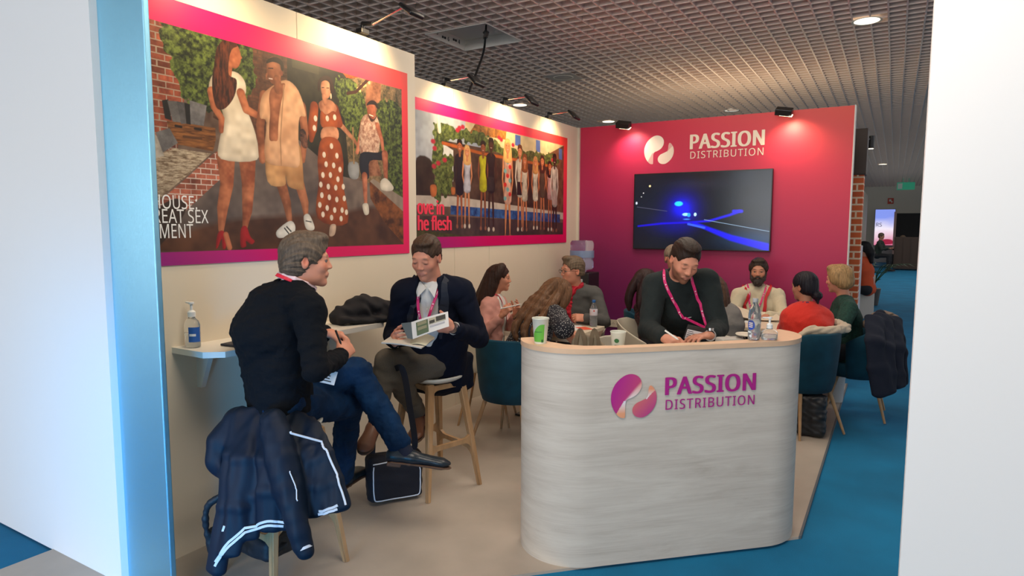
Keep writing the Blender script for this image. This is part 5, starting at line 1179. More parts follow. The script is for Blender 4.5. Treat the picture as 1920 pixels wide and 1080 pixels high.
    p.poly([(-4.514,2.332),(-4.463,2.365),(-4.405,2.362),(-4.372,2.324),(-4.407,2.287),(-4.483,2.276)],s3); p.poly([(-4.499,2.292),(-4.458,2.277),(-4.398,2.307),(-4.365,2.268),(-4.375,2.210),(-4.494,2.201)],rust); p.poly([(-4.486,2.196),(-4.375,2.210),(-4.373,2.141),(-4.496,2.127)],s3)
    p.poly([(-4.496,2.133),(-4.369,2.141),(-4.328,2.024),(-4.333,1.879),(-4.304,1.641),(-4.544,1.665),(-4.529,1.883),(-4.533,2.006)],rust)
    rg = np.random.RandomState(4)
    cl = [(-4.482,2.041),(-4.422,2.098),(-4.380,2.045),(-4.468,1.987),(-4.408,1.985),(-4.357,1.964),(-4.495,1.922),(-4.436,1.926),(-4.376,1.905),(-4.513,1.865),(-4.455,1.856),(-4.395,1.853),(-4.333,1.862),(-4.507,1.803),(-4.449,1.793),(-4.389,1.782),(-4.327,1.791),(-4.525,1.746),(-4.468,1.729),(-4.408,1.718),(-4.347,1.719),(-4.502,1.690),(-4.435,1.672),(-4.357,1.667),(-4.311,1.707),(-4.541,2.243),(-4.551,2.187),(-4.450,2.256),(-4.391,2.271)]
    for c in cl: D(c,.013,.017,(228,214,196))
    D([(-4.457,2.427)][0],.038,.060,s3); p.poly([(-4.513,2.460),(-4.484,2.492),(-4.438,2.505),(-4.405,2.486),(-4.394,2.439),(-4.408,2.405),(-4.424,2.427),(-4.427,2.464),(-4.456,2.474),(-4.489,2.458),(-4.502,2.425),(-4.507,2.400),(-4.519,2.416)],(60,36,26)); L([(-4.483,2.392),(-4.458,2.390)],.006,(170,60,50)); L([(-4.486,2.428),(-4.470,2.431)],.005,(50,30,22)); L([(-4.449,2.432),(-4.432,2.435)],.005,(50,30,22)); L([(-4.471,2.382),(-4.464,2.346)],.034,s3); D([(-4.417,2.391)][0],.006,.016,(230,200,170))
    p.poly([(-4.445,1.627),(-4.402,1.628),(-4.413,1.570),(-4.456,1.564)],(206,180,160))
    # seated man at the right, tree trunk
    s4 = p.tex((150,84,58),(204,134,104),12,51)
    L([(-4.146,2.273),(-4.178,2.163),(-4.208,2.084)],[.05,.04,.03],s4); p.poly([(-4.165,2.287),(-4.087,2.335),(-4.018,2.318),(-3.990,2.226),(-4.034,2.071),(-4.180,2.070)], p.tex((150,108,92),(214,186,166),60,53)); L([(-4.019,2.273),(-3.981,2.186),(-3.963,2.084)],[.04,.034,.024],s4)
    p.poly([(-4.180,2.077),(-4.023,2.099),(-3.941,2.121),(-3.942,2.058),(-4.095,2.038),(-4.107,1.929),(-4.175,1.938)],(34,36,48)); L([(-4.146,1.940),(-4.141,1.771)],[.05,.03],s4); L([(-3.952,2.092),(-3.945,1.936)],[.06,.034],s4)
    p.poly([(-3.998,1.915),(-3.945,1.939),(-3.872,1.887),(-3.894,1.858),(-3.989,1.860)],(222,214,200)); p.poly([(-4.170,1.757),(-4.121,1.765),(-4.113,1.704),(-4.152,1.696)],(222,214,200))
    D([(-4.072,2.357)][0],.040,.058,s4); p.poly([(-4.115,2.384),(-4.099,2.409),(-4.060,2.426),(-4.021,2.415),(-4.011,2.380),(-4.026,2.384),(-4.041,2.399),(-4.085,2.395)],(46,32,24)); L([(-4.092,2.331),(-4.058,2.326)],.006,(240,225,210)); p.poly([(-4.106,2.332),(-4.058,2.305),(-4.027,2.337),(-4.038,2.308),(-4.078,2.289)],(70,44,32),2)
    p.poly([(-4.284,2.009),(-4.201,2.016),(-4.203,1.923),(-4.277,1.924)],(150,152,154)); L([(-4.241,2.228),(-4.238,2.012)],.012,(150,120,84))
    im = inner[...,None]; gr = (.86+.28*vnoise(p.U,p.V,34,78))[...,None]; p.I = keep*(1-im)+(p.I**1.12*.84*gr)*im
    t = empty('poster', (.4245,-4.66,1.434), 'large framed poster of four young people outdoors, white lettering at its lower left', 'poster')
    b = MB(); b.box((.4245,(u0+u1)/2,(v0+v1)/2),(.006,u1-u0,v1-v0)); b.build('poster_board', mat('board_magenta',(.45,.02,.12),.5), t)
    M = Matrix(((0,0,1,.4282),(1,0,0,0),(0,1,0,0),(0,0,0,1)))
    p.sheet(M,'printed_picture', mat('poster_print',(.5,.5,.5),.42,attr='Col'), t)
    wm = mat('lettering_white',(.80,.80,.80),.5)
    def tx(s_, a, b_, q, hgt):
        """a = left baseline point, b_ = right end (y,z)"""
        text('lettering', s_, frame((.4288,a[0],a[1]),(0,1,0),(0,0,1)), b_[0]-a[0], hgt, .0, .0006, wm, t)
    A = [(-5.524,1.699),(-5.306,1.710)]; tx('HOUSE:', A[0], A[1], None, .066)
    A = [(-5.523,1.633),(-5.249,1.638)]; tx('REAT SEX', A[0], A[1], None, .066)
    A = [(-5.521,1.563),(-5.332,1.568)]; tx('IMENT', A[0], A[1], None, .066)
def poster_two():
    u0, u1, v0, v1 = -3.60, -.235, 1.505, 2.610
    A = [(-3.096,2.626),(-0.328,2.677),(-0.327,1.434),(-2.726,1.440),(-3.098,2.546),(-0.410,2.564),(-0.429,1.536),(-3.116,1.528)]
    u1 = A[1][0]; v1 = (A[0][1]+A[1][1])/2; v0 = (A[2][1]+A[3][1])/2; iu1 = (A[5][0]+A[6][0])/2; iv1 = (A[4][1]+A[5][1])/2; iv0 = (A[6][1]+A[7][1])/2
    p = Pic(u0,u1,v0,v1,760,330,(120,110,105)); p.put(np.ones(p.U.shape), frame_grad(p,u0+.3,u1,v0,v1)); keep = p.I.copy()
    inner = np.clip(.5+np.minimum(np.minimum(iu1-p.U,p.V-iv0),iv1-p.V)/p.px,0,1)
    p.put(np.ones(p.U.shape), p.tex((146,156,170),(176,182,190),1.5,3))
    p.poly([(-2.409,2.614),(-0.384,2.628),(-0.378,2.396),(-1.700,2.372),(-2.419,2.393)],(206,188,150),2,False)
    p.poly([(-2.221,2.589),(-1.701,2.564),(-1.721,2.474),(-2.352,2.458)], p.tex((120,76,34),(190,130,60),30,5),1,False)
    p.poly([(-0.835,2.414),(-0.354,2.582),(-0.329,1.528),(-0.824,1.770)], p.tex((96,62,44),(140,100,76),10,5),1,False)
    for q in ([(-1.534,2.548),(-1.426,2.545),(-1.426,2.438),(-1.534,2.442)],[(-1.095,2.546),(-0.999,2.546),(-0.997,2.421),(-1.094,2.423)],[(-0.547,2.513),(-0.465,2.510),(-0.462,2.389),(-0.545,2.393)]): p.poly(q,(86,116,178),1,False)
    p.poly([(-3.105,2.154),(-2.974,2.122),(-2.756,2.050),(-1.147,1.877),(-0.335,1.779),(-0.328,1.465),(-3.116,1.511)], p.tex((92,72,62),(134,108,94),4,7),1,False)
    p.poly([(-3.104,2.171),(-2.888,2.147),(-2.892,1.855),(-3.110,1.847)], p.tex((38,28,22),(66,52,40),8,9),3)
    p.poly([(-2.782,2.352),(-0.585,2.348),(-0.574,1.805),(-2.774,1.878)], p.tex((52,38,30),(96,74,60),9,11),1,False)
    p.poly([(-2.760,2.327),(-2.599,2.281),(-2.602,2.014),(-2.764,2.005)],(204,206,208),2,False); p.poly([(-3.117,1.872),(-2.603,1.885),(-0.335,1.779),(-0.333,1.704),(-2.604,1.792),(-3.111,1.795)],(196,184,172),1,False)
    p.poly([(-2.643,1.805),(-0.504,1.764),(-0.502,1.666),(-2.644,1.726)], p.tex((18,52,110),(70,112,170),20,13),1,False)
    p.poly([(-3.113,1.709),(-2.524,1.709),(-0.332,1.667),(-0.328,1.465),(-3.116,1.502)], p.tex((66,50,50),(92,74,70),6,15),1,False)
    p.poly([(-3.115,1.597),(-2.443,1.538),(-0.329,1.528),(-0.328,1.465),(-3.117,1.489)], p.tex((62,66,34),(96,92,54),30,17),3,False)
    green = p.tex((44,62,26),(120,132,72),40,19,1.2)
    p.poly([(-2.825,2.478),(-2.517,2.483),(-2.133,2.475),(-1.701,2.409),(-0.653,2.419),(-0.651,2.324),(-1.700,2.320),(-2.178,2.358),(-2.502,2.384),(-2.782,2.343)], green, rough=.03, rs=25); p.poly([(-2.869,2.459),(-2.766,2.451),(-2.755,2.185),(-2.789,1.841),(-2.849,1.848),(-2.888,2.173)], green, rough=.03, rs=25); p.poly([(-2.770,2.184),(-2.615,2.216),(-2.634,1.921),(-2.758,1.906)], green, rough=.03, rs=25)
    p.line([(-2.753,2.328),(-2.133,2.299),(-0.717,2.295)],.03,(170,92,40)); p.line([(-2.809,2.542),(-2.796,2.425)],.05,(214,204,186))
    for c in [(-2.885,2.327),(-2.864,2.272),(-2.501,2.486),(-2.452,2.501),(-2.533,2.463),(-1.841,2.480),(-1.801,2.464),(-2.874,2.122),(-2.815,2.153),(-2.724,2.188),(-0.705,2.367),(-1.576,2.438)]: p.dot(c,.03,.02,(176,44,66),3)
    p.poly([(-2.927,1.959),(-2.847,1.964),(-2.848,1.884),(-2.914,1.872)],(196,116,66)); p.poly([(-2.634,1.957),(-2.578,1.960),(-2.579,1.905),(-2.627,1.902)],(190,116,66))
    L = p.line; D = p.dot
    # twelve people standing in a row: (x head, y head, head h, foot y, skin, hair, top colour, bottom colour, hem y, dress?)
    P = [(862,274,9,424,(168,100,66),(34,22,18),(34,34,44),(32,28,38),362,0),(876,284,8,424,(206,140,100),(214,170,110),(196,196,208),(206,200,212),358,1),(906,277,9,426,(140,84,54),(30,20,16),(196,190,40),(196,188,36),356,1),(921,272,9,428,(70,42,30),(20,16,14),(34,32,36),(58,52,52),358,0),
         (952,275,10,440,(204,138,96),(216,176,110),(214,170,150),(222,190,170),378,1),(975,284,8,430,(196,130,92),(110,66,36),(208,196,180),(52,36,40),366,0),(984,300,7,428,(196,124,84),(140,84,44),(214,200,182),(214,200,182),374,1),(1004,304,7,426,(200,128,88),(196,146,90),(222,212,196),(222,212,196),374,1),
         (1017,302,7,427,(190,120,84),(70,40,28),(90,76,62),(110,92,74),368,1),(1031,312,6,428,(176,104,68),(40,24,20),(206,160,160),(216,180,170),372,1),(1040,300,7,430,(60,38,30),(20,16,14),(206,196,190),(214,190,186),384,0)]
    def pt(x,y): return None
    rows = [(-2.502,2.328),(-2.387,2.293),(-2.124,2.354),(-1.985,2.393),(-1.680,2.411),(-1.436,2.388),(-1.336,2.311),(-1.104,2.309),(-0.947,2.334),(-0.769,2.291),(-0.652,2.372)]
    feet = [(-2.509,1.624),(-2.392,1.625),(-2.126,1.605),(-1.986,1.595),(-1.677,1.530),(-1.430,1.594),(-1.329,1.593),(-1.096,1.610),(-0.936,1.604),(-0.756,1.592),(-0.637,1.580)]
    hems = [(-2.506,1.917),(-2.389,1.942),(-2.125,1.964),(-1.986,1.961),(-1.678,1.870),(-1.433,1.944),(-1.332,1.904),(-1.099,1.913),(-0.941,1.954),(-0.763,1.938),(-0.642,1.870)]
    for i,(x,y,hh,fy,sk,hr,tp,bt,hem,dr) in enumerate(P):
        h, f_, m_ = rows[i], feet[i], hems[i]; H = h[1]-f_[1]; hr_ = H*.060; w_ = H*.12
        for sx in (-1,1): L([(m_[0]+sx*w_*.28,m_[1]),(f_[0]+sx*w_*.38,(m_[1]+f_[1])/2),(f_[0]+sx*w_*.42,f_[1]+.02)],[w_*.42,w_*.34,w_*.18],sk)
        for sx in (-1,1): D((f_[0]+sx*w_*.45,f_[1]),w_*.22,.022,(214,196,180) if i % 2 else (150,100,80))
        sh = h[1]-H*.115
        for sx in (-1,1): L([(h[0]+sx*w_*.72,sh-.02),(h[0]+sx*w_*.92,(sh+m_[1])/2),(h[0]+sx*w_*.62,m_[1]+.06)],[w_*.32,w_*.26,w_*.2],sk if dr or i in (3,) else tp)
        p.poly([(h[0]-w_*.70,sh),(h[0]+w_*.70,sh),(h[0]+w_*.52,(sh+m_[1])/2+.03),(m_[0]+w_*.66,m_[1]),(m_[0]-w_*.66,m_[1]),(h[0]-w_*.52,(sh+m_[1])/2+.03)], p.tex(tuple(int(v*.8) for v in tp),tp,12,i))
        if not dr: p.poly([(h[0]-w_*.56,(sh+m_[1])/2-.04),(h[0]+w_*.56,(sh+m_[1])/2-.04),(m_[0]+w_*.66,m_[1]),(m_[0]-w_*.66,m_[1])], p.tex(tuple(int(v*.8) for v in bt),bt,12,i),1,False)
        if i in (4,): 
            for k in range(9): D((h[0]+w_*.5*math.sin(k*2.1),sh-.05-k*.045),.028,.022,(206,56,52) if k % 2 else (120,170,170),2)
        if i in (1,4,7,8,6,9): p.poly([(h[0]-hr_*1.15,h[1]+hr_*.6),(h[0],h[1]+hr_*1.5),(h[0]+hr_*1.15,h[1]+hr_*.6),(h[0]+hr_*1.4,h[1]-H*.16),(h[0]-hr_*1.4,h[1]-H*.16)],hr)
        L([(h[0],h[1]-hr_),(h[0],sh)],w_*.34,sk); D(h,hr_*.92,hr_*1.3,sk); p.poly([(h[0]-hr_*.95,h[1]+hr_*.3),(h[0]-hr_*.7,h[1]+hr_*1.35),(h[0]+hr_*.7,h[1]+hr_*1.35),(h[0]+hr_*.95,h[1]+hr_*.3),(h[0],h[1]+hr_*.75)],hr)
        L([(h[0]-hr_*.25,h[1]-hr_*.55),(h[0]+hr_*.25,h[1]-hr_*.55)],.005,(205,180,170)); L([(h[0]-hr_*.5,h[1]+hr_*.15),(h[0]-hr_*.22,h[1]+hr_*.15)],.005,(60,42,34)); L([(h[0]+hr_*.22,h[1]+hr_*.15),(h[0]+hr_*.5,h[1]+hr_*.15)],.005,(60,42,34))
    im = inner[...,None]; gr = (.86+.28*vnoise(p.U,p.V,28,77)*1.0)[...,None]; p.I = keep*(1-im)+(p.I**1.12*.82*gr)*im
    t = empty('poster', (.002,-1.9,v0), 'smaller framed poster of a row of people by a pool, red-pink lettering', 'poster')
    b = MB(); b.box((.0035,(u0+u1)/2,(v0+v1)/2),(.006,u1-u0,v1-v0)); b.build('poster_board', mat('board_magenta',(0,0,0)), t)
    p.sheet(Matrix(((0,0,1,.0072),(1,0,0,0),(0,1,0,0),(0,0,0,1))),'printed_picture', mat('poster_print',(0,0,0)), t)
    rm = mat('lettering_red_pink',(.80,.04,.09),.5)
    for s_, A, hgt in (('ove in', [(-3.099,1.722),(-2.745,1.738)], .118),('he flesh', [(-3.094,1.589),(-2.638,1.596)], .122)):
        text('lettering', s_, frame((.0080,A[0][0],A[0][1]),(0,1,0),(0,0,1)), A[1][0]-A[0][0], hgt, .06, .0006, rm, t)
def screen():
    t = empty('wall_screen', (1.49,-.05,1.38), 'wide black television on the pink wall showing a dark scene with blue lights', 'screen')
    b = MB(); b.box((1.49,-.045,1.797),(1.50,.055,.860),bevel=.004); b.box((1.49,-.012,1.78),(.6,.03,.4)); b.build('bezel', mat('plastic_black_gloss',(.008,.008,.010),.25), t)
    u0, u1, v0, v1 = .752, 2.228, 1.380, 2.212; p = Pic(u0,u1,v0,v1,460,260,(8,14,26))
    p.put(np.ones(p.U.shape), p.tex((3,7,14),(10,18,30),2,3)); 
    def glow(c, ru, rv, col, a): p.put(a*np.exp(-(((p.U-c[0])/ru)**2+((p.V-c[1])/rv)**2)), col)
    glow([(0.918,1.777)][0],.25,.3,(26,32,48),.6); glow([(2.114,1.488)][0],.35,.10,(6,50,92),.7); glow([(1.425,2.092)][0],.3,.06,(30,34,52),.5)
    c = [(1.303,1.820)][0]; glow(c,.17,.17,(14,14,150),.95); glow(c,.09,.09,(24,30,250),.95); glow([(1.212,1.655)][0],.2,.10,(10,14,120),.7)
    L = p.line; L([(0.801,1.631),(1.077,1.661),(1.379,1.673),(1.611,1.690),(1.822,1.752),(1.920,1.791)],[.012,.018,.016,.02,.022,.03],(24,16,214),5); L([(1.438,1.667),(1.613,1.597),(1.842,1.507),(2.222,1.411)],[.02,.035,.055,.075],(14,10,236),8)
    L([(1.860,1.791),(1.942,1.790)],.03,(24,20,210),5); L([(1.553,1.702),(2.226,1.578)],.005,(120,150,180)); L([(0.783,1.851),(1.135,1.799)],.004,(80,84,110)); L([(1.379,1.655),(1.555,1.615)],.02,(50,90,240),4)
    for q, r_, cc in (([(1.266,1.880)],(.045,.026),(40,190,255)),([(1.347,1.761)],(.035,.016),(140,220,255)),([(1.382,1.755)],(.018,.022),(40,150,255)),([(1.452,1.760)],(.014,.018),(180,230,255)),([(1.360,1.708)],(.03,.006),(60,130,255)),([(0.930,2.084)],(.010,.010),(255,236,170)),([(0.856,2.007)],(.005,.005),(240,240,240)),([(0.832,1.965)],(.004,.004),(230,230,230)),([(0.776,1.894)],(.010,.014),(200,215,235))): p.dot(q[0],r_[0],r_[1],cc,2.5)
    m = mat('screen_lit',(.5,.5,.5),.2,attr='Col',emit=(1,1,1),estr=.9)
    p.sheet(Matrix(((1,0,0,0),(0,0,-1,-.0735),(0,1,0,0),(0,0,0,1))),'lit_picture', m, t)
screen(); poster_one(); poster_two()
# ------------------------------------------------------------ brand emblem and lettering, on the counter and on the pink wall
def brand(parent, em0, em_w, em_h, t0, tw, th, d0, dh, ax, off, mode):
    """ax = unit vector along the surface; em0,t0,d0 = lower-left points"""
    up = V3(0,0,1)
    M = frame(em0,ax,up) @ Matrix.Diagonal((em_w,em_h,1,1))
    if mode == 'colour':
        ca, cb = col_a, col_b; m = mat('lettering_purple',(.40,.012,.24),.5); m2 = m
    else:
        def ca(x,y):
            c = mixc((.80,.72,.58),(.86,.80,.68),x*1.2); k = ((y < .40) & (x > .13+(y-.12)*.55)).astype(float); return c*(1-k[:,None])+np.array((.66,.40,.36))*k[:,None]*1.0
        def cb(x,y):
            c = mixc((.84,.76,.62),(.76,.62,.50),(x-.5)*1.5); k = ((y > .42+(x-.78)*1.05)).astype(float)*(x > .77); return c*(1-k[:,None])+np.array((.70,.40,.36))*k[:,None]
        m = mat('lettering_cream',(.80,.70,.56),.5)
    logo_shape(EM_A,None,ca,'emblem',M,parent); logo_shape(EM_B,None,cb,'emblem',M,parent)
    text('lettering','PASSION',frame(t0,ax,up),tw,th,.055,.0012,m,parent,1.06); text('lettering','DISTRIBUTION',frame(d0,ax,up),tw,dh,.002,.0012,m,parent,1.12)
bx = V3(ux[0],ux[1],0)
brand(cn_, front_pt(-1.417,.721), .231, .213, front_pt(-1.139,.823), .473, .086, front_pt(-1.139,.751), .049, bx, 0, 'colour')
wl_ = empty('wall_sign', (1.01,-.008,2.33), 'cream emblem and lettering on the pink wall above the television', 'sign')
brand(wl_, (.83,-.0075,2.33), .345, .325, (1.362,-.0075,2.478), .765, .160, (1.362,-.0075,2.375), .078, V3(1,0,0), 0, 'cream')

# ------------------------------------------------------------ small things
def single(S_or_mb, name, m, label, cat, group=None, **k):
    o = S_or_mb.build(name, m, **k) if isinstance(S_or_mb, MB) else S_or_mb.build(name, m)
    ctr(o); return tag(o, label, cat, group)
bomber = mat('nylon_navy',(.0018,.009,.024),.6,bump=.08,bscale=30,spec=.3)
stripe_w = mat('stripe_white',(.62,.66,.72),.7)
def rows(S, cols, w_=.042, d_=.022, k=.02):
    for P, sc in cols: 
        P = chain(P,1)
        for a, c in zip(P,P[1:]): S.ec(a,c,(.86,.51,0),w_*sc,d_,w_*sc,d_,k)
def stripes(o, curves, w_, th, parent=None, off=.002, name='stripe', m=None):
    for c in curves:
        P = snap(chain(c,5),[o],off); nrmv = [Vector((.5,-.85,.1))]*len(P); b = MB(); b.tube(P,0,flat=(w_,th,list(nrmv)))
        q = b.build(name, m or stripe_w, parent or o)
def bomber_jacket():
    t = empty('bomber_jacket', (.90,-5.45,.30), 'navy bomber jacket with white-striped hem and cuffs draped over the near bar stool', 'jacket')
    S = Sdf(.005)
    rows(S,[([(0.935,-5.492,0.792),(0.992,-5.565,0.663),(1.007,-5.615,0.452),(0.999,-5.671,0.200)],1.0),([(0.957,-5.454,0.805),(1.056,-5.564,0.652),(1.076,-5.608,0.465),(1.066,-5.646,0.281)],1.1),([(0.988,-5.423,0.812),(1.087,-5.523,0.645),(1.116,-5.557,0.501),(1.110,-5.590,0.342)],1.1),
        ([(1.037,-5.394,0.812),(1.160,-5.514,0.656),(1.188,-5.546,0.535),(1.195,-5.558,0.382)],1.1),([(1.086,-5.366,0.803),(1.204,-5.476,0.652),(1.234,-5.507,0.531),(1.257,-5.509,0.389)],1.1),([(1.143,-5.346,0.787),(1.248,-5.414,0.664),(1.301,-5.431,0.542),(1.342,-5.431,0.431)],1.1),([(1.176,-5.328,0.769),(1.308,-5.392,0.645),(1.355,-5.399,0.542),(1.402,-5.405,0.451)],1.0),([(1.221,-5.327,0.752),(1.334,-5.363,0.664),(1.389,-5.365,0.560),(1.436,-5.372,0.462)],.8)])
    S.tube([(0.907,-5.475,0.777),(0.884,-5.533,0.693),(0.890,-5.561,0.615),(0.947,-5.558,0.547)],[.05,.055,.045,.03],.035)
    S.tube(chain([(1.133,-5.467,0.799),(1.220,-5.500,0.663),(1.290,-5.512,0.500),(1.348,-5.519,0.337)],3),[.055,.055,.055,.054,.053,.052,.050,.047,.045,.042],.02)
    S.cap((1.348,-5.519,0.341),(1.369,-5.521,0.312),.034,.033,.01)
    S.fold(.0035,.14,3,(1,1,.22)); j = S.build('jacket_body', bomber, t)
    sh = lambda c,dy: [tuple(A_(p)+[0,0,dy]) for p in c]
    hem = [(1.031,-5.705,0.249),(1.065,-5.678,0.314),(1.113,-5.644,0.366),(1.162,-5.611,0.400),(1.213,-5.578,0.420),(1.266,-5.548,0.414)]
    stripes(j,[hem,sh(hem,-.018)],.010,.003,t)
    hem2 = [(1.375,-5.456,0.448),(1.405,-5.437,0.462),(1.442,-5.413,0.479)]; stripes(j,[hem2,sh(hem2,-.018)],.010,.003,t)
    a_, d_ = A_((1.348,-5.518,0.354)), nrm(A_((1.369,-5.521,0.312))-A_((1.348,-5.518,0.354)))
    for q_ in (.006,.026): band('stripe',a_+d_*q_,a_+d_*(q_+.011),.0375,.0372,stripe_w,t)
    stripes(j,[[(1.319,-5.425,0.813),(1.373,-5.441,0.808),(1.409,-5.447,0.767),(1.443,-5.436,0.685),(1.477,-5.426,0.589),(1.504,-5.421,0.492)]],.008,.004,t,name='zip',off=.004)
    stripes(j,[[(1.427,-5.562,0.692),(1.428,-5.568,0.628),(1.437,-5.570,0.560)]],.004,.003,t); stripes(j,[[(1.035,-5.711,0.384),(1.045,-5.703,0.405)]],.009,.003,t)
bomber_jacket()
# backpack lying under the near stool
S = Sdf(.004); S.box((0.901,-5.369,0.179),(.15,.09,.05),None,.03,.02); S.tube(chain([(0.884,-5.560,0.450),(0.841,-5.590,0.404),(0.821,-5.589,0.314),(0.815,-5.561,0.177)],3),.012); S.tube(chain([(0.815,-5.551,0.260),(0.822,-5.534,0.167),(0.843,-5.440,0.169)],3),.03)
S.tube(chain([(0.929,-5.448,0.165),(1.028,-5.412,0.168),(1.064,-5.365,0.194)],3),.012); S.fold(.002,.12,2); single(S,'backpack',mat('nylon_black',(.006,.012,.02),.6,bump=.2,bscale=60),'dark backpack under the bomber jacket at the foot of the near stool','bag')
# dark coat on the shelf
S = Sdf(.006); S.tube(chain([(0.550,-4.544,1.078),(0.566,-4.508,1.101),(0.608,-4.410,1.131),(0.615,-4.336,1.133),(0.665,-4.239,1.103),(0.719,-4.187,1.074)],3),[float(v) for v in np.interp(np.linspace(0,1,16),[0,.2,.5,.75,1],[.030,.042,.062,.058,.045])],.03)
S.ec((0.604,-4.547,1.076),(0.725,-4.244,1.055),(0,0,1),.022,.06,.022,.06,.03); S.fold(.007,.13,3,(.6,1,1.3)); single(S,'folded_coat',mat('wool_black',(.006,.006,.009),.85,bump=.2,bscale=200),'black coat bundled up on the wall shelf beside the navy blazer','coat')
# messenger bag and its strap
def messenger():
    t = empty('messenger_bag', (.86,-4.34,0), 'black shoulder bag with white piping standing on the floor between the stools', 'bag')
    S = Sdf(.005); A, B, Cc, Dd = (A_(p) for p in ((0.783,-4.542,0.270),(0.938,-4.315,0.227),(0.966,-4.253,0.002),(0.784,-4.523,0.012)))
    c = (A+B+Cc+Dd)/4; c[2] = .155; ax = nrm((B-A)*[1,1,0]); R = np.stack([ax,np.cross([0,0,1],ax),V3(0,0,1)])
    S.box(c,(.165,.055,.135),R,.035,.01); S.box(c+R[1]*-.05-[0,0,.01],(.150,.022,.118),R,.02,.015); S.fold(.003,.12,2); bag = S.build('bag_body', mat('canvas_black',(.006,.007,.013),.8,bump=.2,bscale=200), t)
    f = -R[1]*.085; P = []
    for x_, z_ in ((-.14,.10),(-.147,.02),(-.14,-.08),(-.11,-.118),(0,-.125),(.10,-.122),(.138,-.09),(.147,0),(.128,.10)): P.append(c+f+ax*x_+V3(0,0,z_-.01))
    stripes(bag,[P],.006,.005,t,name='piping',off=.001); P = [c+f+ax*x_+V3(0,0,z_) for x_,z_ in ((-.15,.115),(-.05,.128),(.05,.130))]; stripes(bag,[P],.006,.005,t,name='piping',off=.001)
    b = MB(); b.tube(chain([c+ax*-.13+[0,0,.12],(0.726,-4.411,0.488),(0.795,-4.393,0.704),(0.997,-4.516,0.832),(1.043,-4.515,0.807),(1.054,-4.483,0.618),(1.041,-4.423,0.382),c+ax*.10+[0,0,.13]],5),0,flat=(.034,.003,(.5,-.86,0))); b.build('strap', mat('webbing_dark',(.008,.010,.02),.8), t)
messenger()
# pen of the sitting man
def pen(a, b_, label, m, cat='pen'):
    q = MB(); a, b_ = A_(a), A_(b_); q.rod(a,mid(a,b_,.88),.0048,.0048,10); q.rod(mid(a,b_,.88),b_,.0045,.0012,10); return single(q,'pen',m,label,cat,angle=40)
black_pl = mat('plastic_black',(.012,.012,.014),.4); white_pl = mat('plastic_pen_white',(.70,.70,.67),.4)
pen((1.185,-5.152,1.149),(1.211,-5.144,1.084),'black pen held by the person in the charcoal sweater',black_pl)
# leaflet, clipboard and papers in the lap of the man in the blazer
def sheet_obj(name, pts, m, label, cat, bend=.01, th=.0012, deco=None, parent=None):
    """thin sheet from four corners (a b c d) with a slight bend"""
    a,b_,c,d = (A_(p) for p in pts); n = nrm(np.cross(b_-a,d-a)); G = 10; q = MB(); up = []; lo = []
    for j in range(G+1):
        for i in range(G+1):
            s_, t_ = i/G, j/G; p = (a*(1-s_)+b_*s_)*(1-t_)+(d*(1-s_)+c*s_)*t_+n*bend*math.sin(s_*math.pi)
            up.append(q.b.verts.new(p)); lo.append(q.b.verts.new(p-n*th))
    for L_, fl in ((up,0),(lo,1)):
        for j in range(G):
            for i in range(G):
                f = [L_[j*(G+1)+i],L_[j*(G+1)+i+1],L_[(j+1)*(G+1)+i+1],L_[(j+1)*(G+1)+i]]; q.b.faces.new(f[::-1] if fl else f)
    ed = [(i,0) for i in range(G)]+[(G,i) for i in range(G)]+[(G-i,G) for i in range(G)]+[(0,G-i) for i in range(G)]
    for k in range(len(ed)):
        e0, e1 = ed[k], ed[(k+1)%len(ed)]; i0, i1 = e0[1]*(G+1)+e0[0], e1[1]*(G+1)+e1[0]; q.b.faces.new((up[i0],up[i1],lo[i1],lo[i0]))
    if parent is None:
        o = single(q,name,m,label,cat)
    else: o = q.build(name,m,parent)
    return o
lf = empty('leaflet', (1.153,-4.493,1.053), 'folded printed leaflet held in both hands by the person in the navy blazer', 'leaflet')
fa, fb, fc, fd = (A_(p) for p in ((1.115,-4.533,1.102),(1.308,-4.459,1.166),(1.352,-4.510,1.095),(1.172,-4.590,1.022)))
sheet_obj('printed_page',(fd,fc,fb,fa),paper_m,'','',.004,parent=lf)
sheet_obj('folded_page',((1.147,-4.604,1.028),(1.172,-4.590,1.022),(1.115,-4.533,1.102),(1.068,-4.562,1.096)),mat('print_blue_grey',(.06,.09,.11),.5),'','',.0,parent=lf)
def patch(s0,s1,t0,t1,m,off=.004):
    n = nrm(np.cross(fc-fd,fa-fd)); P = lambda s_,t_: (fd*(1-s_)+fc*s_)*(1-t_)+(fa*(1-s_)+fb*s_)*t_+n*(.004*math.sin(s_*math.pi)+off)
    sheet_obj('printed_photo',(P(s0,t0),P(s1,t0),P(s1,t1),P(s0,t1)),m,'','',.0,.0006,parent=lf)
patch(.13,.46,.08,.86,print_green,.0025); patch(.17,.42,.62,.82,mat('print_olive',(.25,.25,.16),.6),.0035); patch(.17,.42,.34,.52,mat('print_olive',(0,0,0)),.0035); patch(.48,.93,.48,.86,mat('print_sand',(.42,.42,.33),.6),.0025); patch(.68,.93,.55,.84,ink_m,.0035); patch(.50,.64,.52,.70,ink_m,.0035); patch(.5,.9,.30,.40,mat('print_mist',(.40,.42,.48),.6),.0025)
sheet_obj('notebook',((1.008,-4.655,0.999),(1.232,-4.594,0.982),(1.157,-4.380,0.995),(0.922,-4.424,1.017)),mat('cover_white',(.60,.58,.52),.5),'open notebook with pale pages on the lap of the person in the navy blazer','notebook',.006,.006)
sheet_obj('loose_paper',((1.138,-4.603,0.986),(1.226,-4.550,0.986),(1.193,-4.427,1.011),(1.078,-4.448,1.022)),mat('paper_cream',(.55,.55,.42),.6),'cream sheet of paper lying on the open notebook','paper',.012)
